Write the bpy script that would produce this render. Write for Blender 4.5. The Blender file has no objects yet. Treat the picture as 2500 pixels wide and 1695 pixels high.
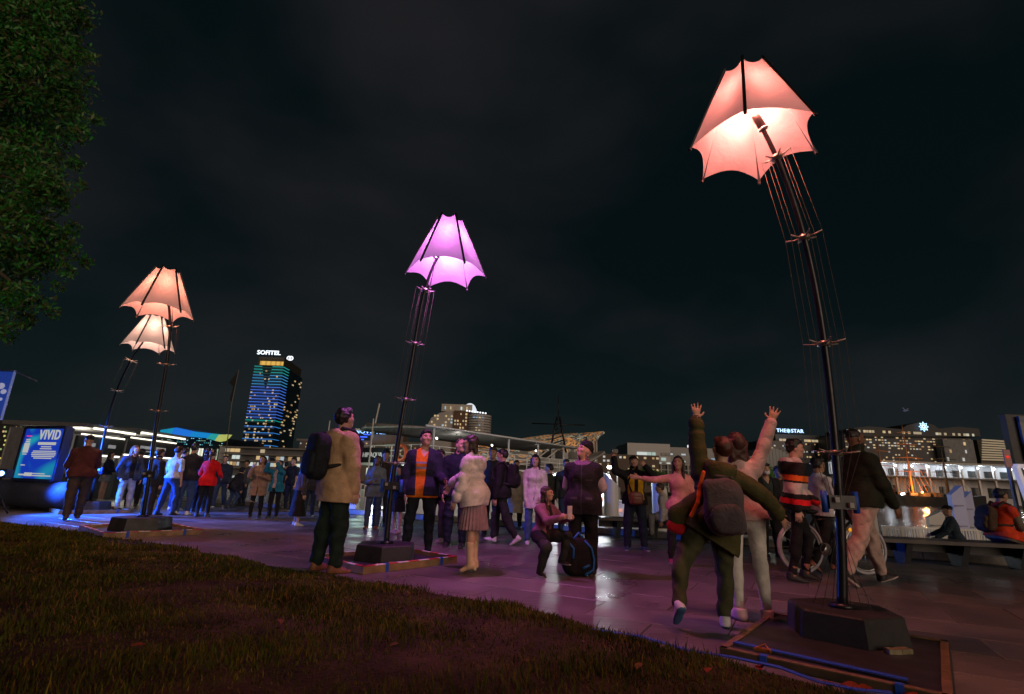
import bpy, math, random
import numpy as np
from mathutils import Vector, Matrix

scene = bpy.context.scene
COL = scene.collection
rng = np.random.default_rng(7)
random.seed(7)

# ------------------------------------------------------------------ camera
CAM_H, FPX, HOR, ROLL = 1.10, 1250.0, 1183.0, math.atan(.035)   # eye height, focal length in photo pixels, horizon row
PITCH = math.atan((HOR - 847.5) / FPX)
_R0 = np.array([1., 0, 0]); _U0 = np.array([0, -math.sin(PITCH), math.cos(PITCH)])
CF = np.array([0, math.cos(PITCH), math.sin(PITCH)])
CR = math.cos(ROLL) * _R0 + math.sin(ROLL) * _U0
CU = -math.sin(ROLL) * _R0 + math.cos(ROLL) * _U0
CC = np.array([0, 0, CAM_H])
cam_data = bpy.data.cameras.new('camera')
cam_data.lens = 18.0; cam_data.sensor_width = 36.0; cam_data.sensor_fit = 'HORIZONTAL'
cam_data.clip_start = .05; cam_data.clip_end = 6000
cam = bpy.data.objects.new('camera', cam_data); COL.objects.link(cam)
cam.matrix_world = Matrix(((CR[0], CU[0], -CF[0], 0), (CR[1], CU[1], -CF[1], 0), (CR[2], CU[2], -CF[2], CAM_H), (0, 0, 0, 1)))
scene.camera = cam

# ------------------------------------------------------------------ sky: clouded city night
SUN_EL, SUN_AZ = math.radians(13), math.radians(155)      # azimuth measured from +Y towards +X: behind the camera, to the right
world = bpy.data.worlds.new('World'); scene.world = world; world.use_nodes = True
nt = world.node_tree; nt.nodes.clear()
N = nt.nodes.new; LK = nt.links.new
tc = N('ShaderNodeTexCoord'); mp = N('ShaderNodeMapping'); mp.inputs['Scale'].default_value = (1.0, 1.0, 1.9)
mp.inputs['Rotation'].default_value = (0.1, 0.35, 1.1)
mp.inputs['Location'].default_value = (2.69, 16.95, 15.28)   # cloud offset
LK(tc.outputs['Generated'], mp.inputs['Vector'])
nz = N('ShaderNodeTexNoise'); nz.inputs['Scale'].default_value = 1.7; nz.inputs['Detail'].default_value = 4.0
nz.inputs['Roughness'].default_value = .46; nz.inputs['Distortion'].default_value = .25
LK(mp.outputs['Vector'], nz.inputs['Vector'])
cr = N('ShaderNodeValToRGB')
cr.color_ramp.elements[0].position = .40; cr.color_ramp.elements[0].color = (.0011, .0038, .0042, 1)
cr.color_ramp.elements[1].position = .66; cr.color_ramp.elements[1].color = (.0118, .0118, .0136, 1)
LK(nz.outputs['Fac'], cr.inputs['Fac'])
sx = N('ShaderNodeSeparateXYZ'); LK(tc.outputs['Generated'], sx.inputs['Vector'])
gr = N('ShaderNodeValToRGB')                                # city glow on the low cloud
gr.color_ramp.elements[0].position = .0; gr.color_ramp.elements[0].color = (.0022, .0040, .0046, 1)
gr.color_ramp.elements[1].position = .38; gr.color_ramp.elements[1].color = (0, 0, 0, 1)
LK(sx.outputs['Z'], gr.inputs['Fac'])
ad = N('ShaderNodeMix'); ad.data_type = 'RGBA'; ad.blend_type = 'ADD'; ad.inputs[0].default_value = 1
LK(cr.outputs['Color'], ad.inputs[6]); LK(gr.outputs['Color'], ad.inputs[7])
bg = N('ShaderNodeBackground'); bg.inputs['Strength'].default_value = 1.0; LK(ad.outputs[2], bg.inputs['Color'])
sky = N('ShaderNodeTexSky'); sky.sky_type = 'NISHITA'; sky.sun_disc = False
sky.sun_elevation = SUN_EL; sky.sun_rotation = SUN_AZ
bg2 = N('ShaderNodeBackground'); bg2.inputs['Strength'].default_value = .0006; LK(sky.outputs['Color'], bg2.inputs['Color'])
ash = N('ShaderNodeAddShader'); LK(bg.outputs[0], ash.inputs[0]); LK(bg2.outputs[0], ash.inputs[1])
wo = N('ShaderNodeOutputWorld'); LK(ash.outputs[0], wo.inputs['Surface'])

# ------------------------------------------------------------------ soft warm city light from behind the camera
sd = bpy.data.lights.new('sun', 'SUN'); sd.energy = 1.1; sd.angle = math.radians(40); sd.color = (1.0, .73, .54)
sun = bpy.data.objects.new('sun', sd); COL.objects.link(sun)
_d = Vector((math.sin(SUN_AZ) * math.cos(SUN_EL), math.cos(SUN_AZ) * math.cos(SUN_EL), math.sin(SUN_EL)))
sun.rotation_euler = _d.to_track_quat('Z', 'Y').to_euler()

scene.render.engine = 'CYCLES'
scene.view_settings.view_transform = 'Standard'; scene.view_settings.look = 'None'
scene.view_settings.exposure = 0.0; scene.view_settings.gamma = 1.0; scene.view_settings.use_curve_mapping = False
scene.cycles.use_denoising = True
scene.cycles.max_bounces = 6; scene.cycles.diffuse_bounces = 3; scene.cycles.glossy_bounces = 3
scene.cycles.transmission_bounces = 4; scene.cycles.transparent_max_bounces = 8
scene.cycles.sample_clamp_indirect = 4.0; scene.cycles.caustics_reflective = False; scene.cycles.caustics_refractive = False

# ------------------------------------------------------------------ helpers: photo survey -> world
def ray(px, py): return CR * (px - 1250) / FPX + CU * (847.5 - py) / FPX + CF
def G(px, py, z=0.0):                                      # where the sight line meets the level z
    d = ray(px, py); return CC + d * ((z - CC[2]) / d[2])
def D(px, py, y):                                          # where the sight line reaches the depth y
    d = ray(px, py); return CC + d * (y / d[1])
def proj(P):
    v = np.asarray(P, float) - CC; return 1250 + FPX * (v @ CR) / (v @ CF), 847.5 - FPX * (v @ CU) / (v @ CF)
def height_at(g, hy):                                      # height above g whose top stands on row hy
    lo, hi = 0., 400.
    for _ in range(50):
        m = (lo + hi) / 2
        if proj(np.asarray(g) + [0, 0, m])[1] > hy: lo = m
        else: hi = m
    return lo

# ------------------------------------------------------------------ materials
MATS = {}
def mat(col, rough=.6, metal=0.0, emit=0.0, ecol=None, var=.12, vscale=14.0, bump=0.0, bscale=70.0, spec=.5, quiet=False, alpha=None):
    col = tuple(col)
    key = (col, rough, metal, emit, ecol, var, vscale, bump, bscale, spec, quiet)
    if key in MATS: return MATS[key]
    m = bpy.data.materials.new('mat_%03d' % len(MATS)); m.use_nodes = True
    t = m.node_tree; b = t.nodes['Principled BSDF']
    b.inputs['Base Color'].default_value = (*col, 1); b.inputs['Roughness'].default_value = rough
    b.inputs['Metallic'].default_value = metal; b.inputs['Specular IOR Level'].default_value = spec
    if emit:
        b.inputs['Emission Color'].default_value = (*(ecol or col), 1); b.inputs['Emission Strength'].default_value = emit
        if quiet: m.cycles.emission_sampling = 'NONE'
    if var or bump:
        c = t.nodes.new('ShaderNodeTexCoord'); n = t.nodes.new('ShaderNodeTexNoise')
        n.inputs['Scale'].default_value = vscale; n.inputs['Detail'].default_value = 5
        t.links.new(c.outputs['Object'], n.inputs['Vector'])
        if var:
            h = t.nodes.new('ShaderNodeHueSaturation'); h.inputs['Color'].default_value = (*col, 1)
            mr = t.nodes.new('ShaderNodeMapRange'); mr.inputs[1].default_value = .25; mr.inputs[2].default_value = .75
            mr.inputs[3].default_value = 1 - var * 2; mr.inputs[4].default_value = 1 + var * 2
            t.links.new(n.outputs['Fac'], mr.inputs[0]); t.links.new(mr.outputs[0], h.inputs['Value'])
            t.links.new(h.outputs['Color'], b.inputs['Base Color'])
            m2 = t.nodes.new('ShaderNodeMapRange'); m2.inputs[3].default_value = min(1, rough + var * .6); m2.inputs[4].default_value = max(.05, rough - var * .6)
            t.links.new(n.outputs['Fac'], m2.inputs[0]); t.links.new(m2.outputs[0], b.inputs['Roughness'])
        if bump:
            n2 = t.nodes.new('ShaderNodeTexNoise'); n2.inputs['Scale'].default_value = bscale; n2.inputs['Detail'].default_value = 6; n2.inputs['Distortion'].default_value = 1.6 if bscale < 15 else 0.0
            t.links.new(c.outputs['Object'], n2.inputs['Vector'])
            bp = t.nodes.new('ShaderNodeBump'); bp.inputs['Strength'].default_value = bump; bp.inputs['Distance'].default_value = .02
            t.links.new(n2.outputs['Fac'], bp.inputs['Height']); t.links.new(bp.outputs[0], b.inputs['Normal'])
    MATS[key] = m
    return m
def glow(col, s, quiet=True):                              # emissive surfaces: lamps, windows, signs and light put in as glow
    return mat((.02, .02, .02), .5, 0, s, tuple(col), 0, quiet=quiet)
def fabric(col, rough=.85, var=.16): return mat(col, rough, 0, 0, None, var, 9.0, .55, 11.0, .2)
BLACK = mat((.012, .012, .013), .45, .3)
DARKMETAL = mat((.03, .03, .034), .35, .7)
STEEL = mat((.45, .44, .42), .35, .9)
WHITEP = mat((.72, .72, .70), .45, 0, var=.06)
GREYP = mat((.28, .28, .28), .55, 0, var=.1)
WOOD = mat((.24, .15, .07), .6, 0, var=.25, vscale=6, bump=.3, bscale=40)

# ------------------------------------------------------------------ mesh helpers
def new_obj(name, me, material=None, parent=None, loc=None, rot=None, sc=None):
    o = bpy.data.objects.new(name, me); COL.objects.link(o)
    if material is not None and me is not None:
        ms = material if isinstance(material, (list, tuple)) else [material]
        if len(me.materials) == 0:
            for x in ms: me.materials.append(x)
    if parent is not None: o.parent = parent
    if loc is not None: o.location = loc
    if rot is not None: o.rotation_euler = rot
    if sc is not None: o.scale = sc
    return o
def tag(o, label=None, cat=None, group=None, kind=None):
    if label: o['label'] = label
    if cat: o['category'] = cat
    if group: o['group'] = group
    if kind: o['kind'] = kind
    return o
def empty(name, loc=(0, 0, 0), rz=0.0):
    o = bpy.data.objects.new(name, None); COL.objects.link(o); o.location = loc; o.rotation_euler = (0, 0, rz)
    o.empty_display_size = .1
    return o
def copy_tree(o, parent=None):
    c = o.copy(); COL.objects.link(c); c.parent = parent
    for ch in [x for x in o.children]: copy_tree(ch, c)
    return c
class MB:
    """collects verts and faces"""
    def __init__(s): s.v = []; s.f = []; s.m = []; s.mi = 0; s.smooth = False; s.sm = []
    def add(s, vs, fs):
        b = len(s.v); s.v += [tuple(map(float, v)) for v in vs]
        for f in fs: s.f.append([b + i for i in f]); s.m.append(s.mi); s.sm.append(s.smooth)
        return s
    def box(s, c, h, R=None, taper=1.0):
        vs = []
        for z in (-1, 1):
            k = taper if z > 0 else 1
            for x, y in ((-1, -1), (1, -1), (1, 1), (-1, 1)): vs.append((x * h[0] * k, y * h[1] * k, z * h[2]))
        vs = np.array(vs)
        if R is not None: vs = vs @ np.asarray(R).T
        return s.add(vs + np.asarray(c), [(3, 2, 1, 0), (4, 5, 6, 7), (0, 1, 5, 4), (1, 2, 6, 5), (2, 3, 7, 6), (3, 0, 4, 7)])
    def bar(s, a, b, w, d=None, up=(0, 0, 1)):              # rectangular bar from a to b
        a = np.asarray(a, float); b = np.asarray(b, float); d = d or w; t = b - a; L = np.linalg.norm(t); t = t / L
        u = np.asarray(up, float)
        if abs(t @ u) > .98: u = np.array([1., 0, 0])
        x = np.cross(t, u); x /= np.linalg.norm(x); y = np.cross(x, t)
        return s.box((a + b) / 2, (w / 2, L / 2, d / 2), np.array([x, t, y]).T)
    def tube(s, pts, r, n=8, cap=True):
        pts = np.asarray(pts, float); k = len(pts); rr = np.broadcast_to(np.asarray(r, float), (k,))
        tg = np.gradient(pts, axis=0); tg /= np.linalg.norm(tg, axis=1)[:, None] + 1e-12
        u = np.array([0, 0, 1.]) if abs(tg[0][2]) < .9 else np.array([1., 0, 0])
        vs = []; sm = s.smooth; s.smooth = True
        x = np.cross(tg[0], u); x /= np.linalg.norm(x)
        for i in range(k):
            x = x - tg[i] * (x @ tg[i]); x /= np.linalg.norm(x); y = np.cross(tg[i], x)
            for j in range(n):
                a = 2 * math.pi * j / n; vs.append(pts[i] + rr[i] * (math.cos(a) * x + math.sin(a) * y))
        fs = [(i * n + j, i * n + (j + 1) % n, (i + 1) * n + (j + 1) % n, (i + 1) * n + j) for i in range(k - 1) for j in range(n)]
        if cap: fs += [tuple(range(n - 1, -1, -1)), tuple(range((k - 1) * n, k * n))]
        s.add(vs, fs); s.smooth = sm
        return s
    def prism(s, poly, z0, z1):                             # xy outline extruded in z
        n = len(poly); vs = [(x, y, z0) for x, y in poly] + [(x, y, z1) for x, y in poly]
        return s.add(vs, [tuple(range(n - 1, -1, -1)), tuple(range(n, 2 * n))] + [(i, (i + 1) % n, n + (i + 1) % n, n + i) for i in range(n)])
    def ball(s, c, r, n=10):
        r = np.broadcast_to(np.asarray(r, float), (3,)); vs = [(0, 0, -1)]; m = n // 2
        for i in range(1, m):
            a = -math.pi / 2 + math.pi * i / m
            for j in range(n): b = 2 * math.pi * j / n; vs.append((math.cos(a) * math.cos(b), math.cos(a) * math.sin(b), math.sin(a)))
        vs.append((0, 0, 1)); fs = []
        for j in range(n): fs.append((0, 1 + (j + 1) % n, 1 + j))
        for i in range(m - 2):
            for j in range(n): a = 1 + i * n + j; b = 1 + i * n + (j + 1) % n; fs.append((a, b, b + n, a + n))
        t = len(vs) - 1
        for j in range(n): fs.append((t, 1 + (m - 2) * n + j, 1 + (m - 2) * n + (j + 1) % n))
        sm = s.smooth; s.smooth = True; s.add(np.array(vs) * r + np.asarray(c), fs); s.smooth = sm
        return s
    def mesh(s, name='mesh'):
        me = bpy.data.meshes.new(name); me.from_pydata(s.v, [], s.f)
        me.polygons.foreach_set('material_index', s.m); me.polygons.foreach_set('use_smooth', s.sm); me.update()
        return me
    def obj(s, name, material, parent=None, loc=None, rot=None): return new_obj(name, s.mesh(name), material, parent, loc, rot)
def rotz(a): c, s = math.cos(a), math.sin(a); return np.array([[c, -s, 0], [s, c, 0], [0, 0, 1.]])
def text(name, body, size, material, parent, loc, rot, ext=.01, align='CENTER', sx=1.0, fat=0.0, space=1.0):
    """raised lettering: one piece per character"""
    cu = bpy.data.curves.new(name, 'FONT'); cu.body = body; cu.size = size; cu.extrude = ext; cu.offset = fat
    cu.align_x = align; cu.space_character = space; cu.align_y = 'CENTER'; cu.resolution_u = 3
    tmp = bpy.data.objects.new('tmp', cu); COL.objects.link(tmp); bpy.context.view_layer.update()
    me = bpy.data.meshes.new_from_object(tmp.evaluated_get(bpy.context.evaluated_depsgraph_get())); bpy.data.objects.remove(tmp)
    nv = len(me.vertices); co = np.empty(nv * 3); me.vertices.foreach_get('co', co); co = co.reshape(-1, 3)
    par = list(range(nv))
    def find(a):
        while par[a] != a: par[a] = par[par[a]]; a = par[a]
        return a
    for e in me.edges: a, b = find(e.vertices[0]), find(e.vertices[1]); par[a] = b
    comp = {}
    for f in me.polygons: comp.setdefault(find(f.vertices[0]), []).append(list(f.vertices))
    root = empty(name, loc); root.parent = parent; root.rotation_euler = rot; root.scale = (sx, 1, 1)
    for fs in comp.values():
        idx = sorted({v for f in fs for v in f}); mp_ = {v: k for k, v in enumerate(idx)}; mb = MB(); mb.add(co[idx], [[mp_[v] for v in f] for f in fs]); mb.obj('letter', material, root)
    return root
UB = MB().box((0, 0, 0), (.5, .5, .5)).mesh('unit_box')
UBM = {}
def ubox(name, material, parent, loc, size, rz=0.0):        # shared unit box, scaled
    k = material.name
    if k not in UBM:
        UBM[k] = UB.copy(); UBM[k].materials.append(material)
    o = bpy.data.objects.new(name, UBM[k]); COL.objects.link(o); o.parent = parent; o.location = loc; o.scale = size; o.rotation_euler = (0, 0, rz)
    return o

# ================================================================== the setting
QA = math.atan2(.482, -.876)                                # direction of the quay edge
QU = np.array([-.876, .482, 0]); QU /= np.linalg.norm(QU); QN = np.array([-QU[1] * -1, -QU[0], 0]); QN = np.array([.482, .876, 0]) / np.linalg.norm([.482, .876])
QC = 13.4                                                   # distance of the quay edge along QN
def Q(u, n, z=0.0): return QU * u + QN * n + np.array([0, 0, z])
QROT = math.atan2(QU[1], QU[0])
LAWN = [(-26.0, 20.0), (-17.0, 14.8), (-10.4, 11.2), (-5.4, 8.55), (-2.6, 6.75), (-1.0, 5.85), (.09, 5.2), (.87, 4.4), (1.43, 3.85), (1.95, 3.3), (3.2, 2.0), (6.0, -1.0)]
def lawn_edge_y(x): return np.interp(x, [p[0] for p in LAWN], [p[1] for p in LAWN])

WATER_Z = -1.7
# water: one sheet out to the horizon, its ripples in the surface relief
wm = bpy.data.materials.new('water'); wm.use_nodes = True; t = wm.node_tree; b = t.nodes['Principled BSDF']
b.inputs['Base Color'].default_value = (.004, .010, .012, 1); b.inputs['Roughness'].default_value = .07; b.inputs['IOR'].default_value = 1.33
tcn = t.nodes.new('ShaderNodeTexCoord'); n1 = t.nodes.new('ShaderNodeTexNoise'); n1.inputs['Scale'].default_value = .55; n1.inputs['Detail'].default_value = 5
n1.inputs['Roughness'].default_value = .6; n1.inputs['Distortion'].default_value = .6
t.links.new(tcn.outputs['Object'], n1.inputs['Vector'])
bp = t.nodes.new('ShaderNodeBump'); bp.inputs['Strength'].default_value = .55; bp.inputs['Distance'].default_value = .35
t.links.new(n1.outputs['Fac'], bp.inputs['Height']); t.links.new(bp.outputs[0], b.inputs['Normal'])
mb = MB(); mb.add([(-3000, -50, WATER_Z), (3000, -50, WATER_Z), (3000, 4000, WATER_Z), (-3000, 4000, WATER_Z)], [(0, 1, 2, 3)])
tag(mb.obj('water', wm), kind='structure')

# ground under plaza and lawn, with the quay wall as its seaward face
mb = MB()
o0, o1 = Q(60, QC - .02), Q(-60, QC - .02); i0, i1 = Q(60, -40), Q(-60, -40)
mb.prism([tuple(i1[:2]), tuple(o1[:2]), tuple(o0[:2]), tuple(i0[:2])], -4.0, -.07)
tag(mb.obj('ground', mat((.10, .095, .09), .8, var=.2, vscale=2)), kind='structure')

# far shore
mb = MB(); mb.prism([(-900, 262), (-120, 262), (-40, 300), (60, 300), (140, 330), (900, 330), (900, 3900), (-900, 3900)], WATER_Z - 1, -.4)
tag(mb.obj('far_shore', mat((.05, .05, .05), .8)), kind='structure')

# paved plaza: damp granite slabs
pm = bpy.data.materials.new('paving'); pm.use_nodes = True; t = pm.node_tree; b = t.nodes['Principled BSDF']
tcn = t.nodes.new('ShaderNodeTexCoord'); geo = t.nodes.new('ShaderNodeNewGeometry'); oi = t.nodes.new('ShaderNodeObjectInfo')
ma = t.nodes.new('ShaderNodeMath'); ma.operation = 'ADD'; t.links.new(geo.outputs['Random Per Island'], ma.inputs[0]); t.links.new(oi.outputs['Random'], ma.inputs[1])
fr = t.nodes.new('ShaderNodeMath'); fr.operation = 'FRACT'; t.links.new(ma.outputs[0], fr.inputs[0])
rp = t.nodes.new('ShaderNodeValToRGB'); rp.color_ramp.elements[0].color = (.105, .094, .088, 1); rp.color_ramp.elements[1].color = (.185, .165, .155, 1)
t.links.new(fr.outputs[0], rp.inputs['Fac'])
ns = t.nodes.new('ShaderNodeTexNoise'); ns.inputs['Scale'].default_value = 1.1; ns.inputs['Detail'].default_value = 8; ns.inputs['Roughness'].default_value = .62
t.links.new(geo.outputs['Position'], ns.inputs['Vector'])
mx = t.nodes.new('ShaderNodeMix'); mx.data_type = 'RGBA'; mx.blend_type = 'MULTIPLY'; mx.inputs[0].default_value = .75
r2 = t.nodes.new('ShaderNodeValToRGB'); r2.color_ramp.elements[0].position = .33; r2.color_ramp.elements[0].color = (.45, .43, .42, 1); r2.color_ramp.elements[1].position = .66; r2.color_ramp.elements[1].color = (1.15, 1.15, 1.15, 1)
t.links.new(ns.outputs['Fac'], r2.inputs['Fac']); t.links.new(rp.outputs['Color'], mx.inputs[6]); t.links.new(r2.outputs['Color'], mx.inputs[7])
fine = t.nodes.new('ShaderNodeTexNoise'); fine.inputs['Scale'].default_value = 160; fine.inputs['Detail'].default_value = 3; t.links.new(geo.outputs['Position'], fine.inputs['Vector'])
mx2 = t.nodes.new('ShaderNodeMix'); mx2.data_type = 'RGBA'; mx2.blend_type = 'OVERLAY'; mx2.inputs[0].default_value = .35
t.links.new(mx.outputs[2], mx2.inputs[6]); t.links.new(fine.outputs['Fac'], mx2.inputs[7]); t.links.new(mx2.outputs[2], b.inputs['Base Color'])
rr = t.nodes.new('ShaderNodeMapRange'); rr.inputs[1].default_value = .35; rr.inputs[2].default_value = .65; rr.inputs[3].default_value = .26; rr.inputs[4].default_value = .50
t.links.new(ns.outputs['Fac'], rr.inputs[0]); t.links.new(rr.outputs[0], b.inputs['Roughness'])
mpn = t.nodes.new('ShaderNodeMapping'); mpn.inputs['Rotation'].default_value = (0, 0, -QROT); mpn.inputs['Scale'].default_value = (2.0, 16.0, 1); t.links.new(geo.outputs['Position'], mpn.inputs['Vector'])
rip = t.nodes.new('ShaderNodeTexNoise'); rip.inputs['Scale'].default_value = 1.3; rip.inputs['Detail'].default_value = 4; t.links.new(mpn.outputs[0], rip.inputs['Vector'])
bp = t.nodes.new('ShaderNodeBump'); bp.inputs['Strength'].default_value = .16; bp.inputs['Distance'].default_value = .03; t.links.new(rip.outputs['Fac'], bp.inputs['Height'])
bp2 = t.nodes.new('ShaderNodeBump'); bp2.inputs['Strength'].default_value = .12; bp2.inputs['Distance'].default_value = .004
t.links.new(fine.outputs['Fac'], bp2.inputs['Height']); t.links.new(bp.outputs[0], bp2.inputs['Normal']); t.links.new(bp2.outputs[0], b.inputs['Normal'])

mb = MB(); e0, e1 = Q(60, QC - .25), Q(-60, QC - .25)
mb.add([(*i1[:2], -.03), (*e1[:2], -.03), (*e0[:2], -.03), (*i0[:2], -.03)], [(0, 1, 2, 3)])
plaza = tag(mb.obj('plaza', mat((.06, .055, .05), .9)), kind='structure')
SW, SD = 1.2, .6
cells = []
for j in range(-14, int((QC - .3) / SD)):
    for i in range(-30, 32):
        c = Q((i + (j % 2) * .5) * SW, (j + .5) * SD)
        if c[1] < lawn_edge_y(c[0]) - .7 or c[1] < 1.0: continue
        px, py = proj((c[0], c[1], 0))
        if not (-250 < px < 2750 and py < 1900): continue
        cells.append((np.hypot(c[0], c[1]), i, j, c))
cells.sort(key=lambda q: q[0])
g = .0022
smesh = MB(); cb = .006
hx, hy = SW / 2 - g, SD / 2 - g
smesh.add([(-hx, -hy, -.05), (hx, -hy, -.05), (hx, hy, -.05), (-hx, hy, -.05), (-hx, -hy, -cb), (hx, -hy, -cb), (hx, hy, -cb), (-hx, hy, -cb),
           (-hx + cb, -hy + cb, 0), (hx - cb, -hy + cb, 0), (hx - cb, hy - cb, 0), (-hx + cb, hy - cb, 0)],
          [(0, 1, 5, 4), (1, 2, 6, 5), (2, 3, 7, 6), (3, 0, 4, 7), (4, 5, 9, 8), (5, 6, 10, 9), (6, 7, 11, 10), (7, 4, 8, 11), (8, 9, 10, 11)])
sm_ = smesh.mesh('slab'); sm_.materials.append(pm)
rest = MB()
for k, (d, i, j, c) in enumerate(cells):
    dz = random.uniform(-.0025, .0015)
    if k < 300:
        o = bpy.data.objects.new('slab', sm_); COL.objects.link(o); o.parent = plaza
        o.location = (c[0], c[1], dz); o.rotation_euler = (random.uniform(-.0015, .0015), random.uniform(-.0015, .0015), QROT)
    else:
        R = rotz(QROT); vs = np.array([(-hx, -hy, -.05), (hx, -hy, -.05), (hx, hy, -.05), (-hx, hy, -.05), (-hx, -hy, 0), (hx, -hy, 0), (hx, hy, 0), (-hx, hy, 0)]) @ R.T + [c[0], c[1], dz]
        rest.add(vs, [(4, 5, 6, 7), (0, 1, 5, 4), (1, 2, 6, 5), (2, 3, 7, 6), (3, 0, 4, 7)])
tag(rest.obj('slab_field', pm, plaza), kind='stuff')

# coping along the quay edge
kb_o = MB().bar(Q(40, QC - .12, -.04), Q(-30, QC - .12, -.04), .34, .05).obj('kerb', mat((.10, .095, .09), .8)); tag(kb_o, kind='structure')
ks = MB().box((0, 0, 0), (.993, .18, .065)).mesh('kerb_stone'); ks.materials.append(mat((.22, .21, .20), .5, var=.15, bump=.2))
for k in range(35):
    o = bpy.data.objects.new('kerb_stone', ks); COL.objects.link(o); o.parent = kb_o; o.location = Q(39 - k * 2, QC - .12, .052 + random.uniform(-.002, .002)); o.rotation_euler = (0, 0, QROT)

# lawn: a gentle mound of earth with grass
gx = np.concatenate([np.linspace(-26, -8, 19), np.linspace(-7.6, 6.0, 60)]); rows = []
depths = np.array([0, .06, .15, .35, .6, 1, 1.5, 2.2, 3, 4, 5.5, 8, 12, 20])
def lawn_z(dn): return .015 + .13 * (1 - np.exp(-np.maximum(dn, 0) / 1.3))
lm = MB(); lm.smooth = True
for x in gx:
    ey = lawn_edge_y(x) + .03 * math.sin(x * 5.1) + .03 * math.sin(x * 13.7 + 1)
    for dn in depths: rows.append((x, ey - dn, float(lawn_z(dn)) - (.06 if dn == 0 else 0)))
nd = len(depths)
lm.add(rows, [((i) * nd + j, (i) * nd + j + 1, (i + 1) * nd + j + 1, (i + 1) * nd + j) for i in range(len(gx) - 1) for j in range(nd - 1)])
tag(lm.obj('lawn', mat((.030, .022, .005), .95, var=.4, vscale=3, bump=.8, bscale=30, spec=.1)), kind='structure')

def grass(n):
    # candidates in the part of the lawn in view, denser close to the camera
    r = np.random.default_rng(3)
    X = r.uniform(-11, 2.2, n * 6); Dn = np.abs(r.uniform(0, 1, n * 6) ** 1.15) * 6.0
    ey = lawn_edge_y(X) + .03 * np.sin(X * 5.1) + .03 * np.sin(X * 13.7 + 1); Y = ey - Dn
    P = np.stack([X, Y, lawn_z(Dn) - .01], 1); v = P - CC
    dep = v @ CF; px = 1250 + FPX * (v @ CR) / dep; py = 847.5 - FPX * (v @ CU) / dep
    ok = (dep > .4) & (px > -80) & (px < 2560) & (py < 1820)
    keep = r.uniform(0, 1, n * 6) < np.clip(1.6 / np.maximum(dep, .8), .10, 1) 
    patch = .5 + .5 * np.sin(X * 2.1 + 1.3 * np.sin(Y * 1.7)) * np.sin(Y * 2.6 + X * .8)
    keep &= r.uniform(0, 1, n * 6) < .22 + .78 * patch
    P = P[ok & keep][:n]; m = len(P); dist = np.linalg.norm(P - CC, axis=1)
    L = r.uniform(.02, .06, m) * (.55 + .9 * (.5 + .5 * np.sin(P[:, 0] * 3.3 + 2 * np.sin(P[:, 1] * 2.9)))) * (1 + .7 * (r.uniform(0, 1, m) > .93)); W = r.uniform(.0016, .0034, m) * np.clip(dist / 2.8, 1, 3.2)
    az = r.uniform(0, 2 * math.pi, m); lean = r.uniform(.25, 1.25, m)
    dx, dy = np.cos(az), np.sin(az); s = np.stack([-dy, dx, 0 * dx], 1) * W[:, None]
    mid = P + np.stack([dx * np.sin(lean * .5), dy * np.sin(lean * .5), np.cos(lean * .5)], 1) * (L * .55)[:, None]
    tip = mid + np.stack([dx * np.sin(lean), dy * np.sin(lean), np.cos(lean) * .8], 1) * (L * .5)[:, None]
    V = np.stack([P - s, P + s, mid + s * .7, mid - s * .7, tip], 1).reshape(-1, 3)
    me = bpy.data.meshes.new('grass'); me.vertices.add(len(V)); me.vertices.foreach_set('co', V.ravel())
    b0 = np.arange(m) * 5
    loops = np.stack([b0, b0 + 1, b0 + 2, b0 + 3, b0 + 3, b0 + 2, b0 + 4], 1).ravel()
    me.loops.add(len(loops)); me.loops.foreach_set('vertex_index', loops)
    st = np.stack([np.arange(m) * 7, np.arange(m) * 7 + 4], 1).ravel()
    me.polygons.add(2 * m); me.polygons.foreach_set('loop_start', st)
    mi = r.choice(4, m, p=[.50, .27, .15, .08]); me.polygons.foreach_set('material_index', np.repeat(mi, 2).astype(np.int32))
    me.update(calc_edges=True)
    return me
gm = grass(150000)
tag(new_obj('grass', gm, [mat((.036, .050, .003), .8, var=.4, vscale=2, spec=.1), mat((.062, .062, .004), .8, var=.4, vscale=2, spec=.1), mat((.125, .095, .012), .85, var=.3, vscale=3, spec=.08), mat((.080, .042, .007), .85, var=.2, spec=.08)]),
    'short patchy grass covering the dark lawn', 'grass', kind='stuff')

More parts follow.
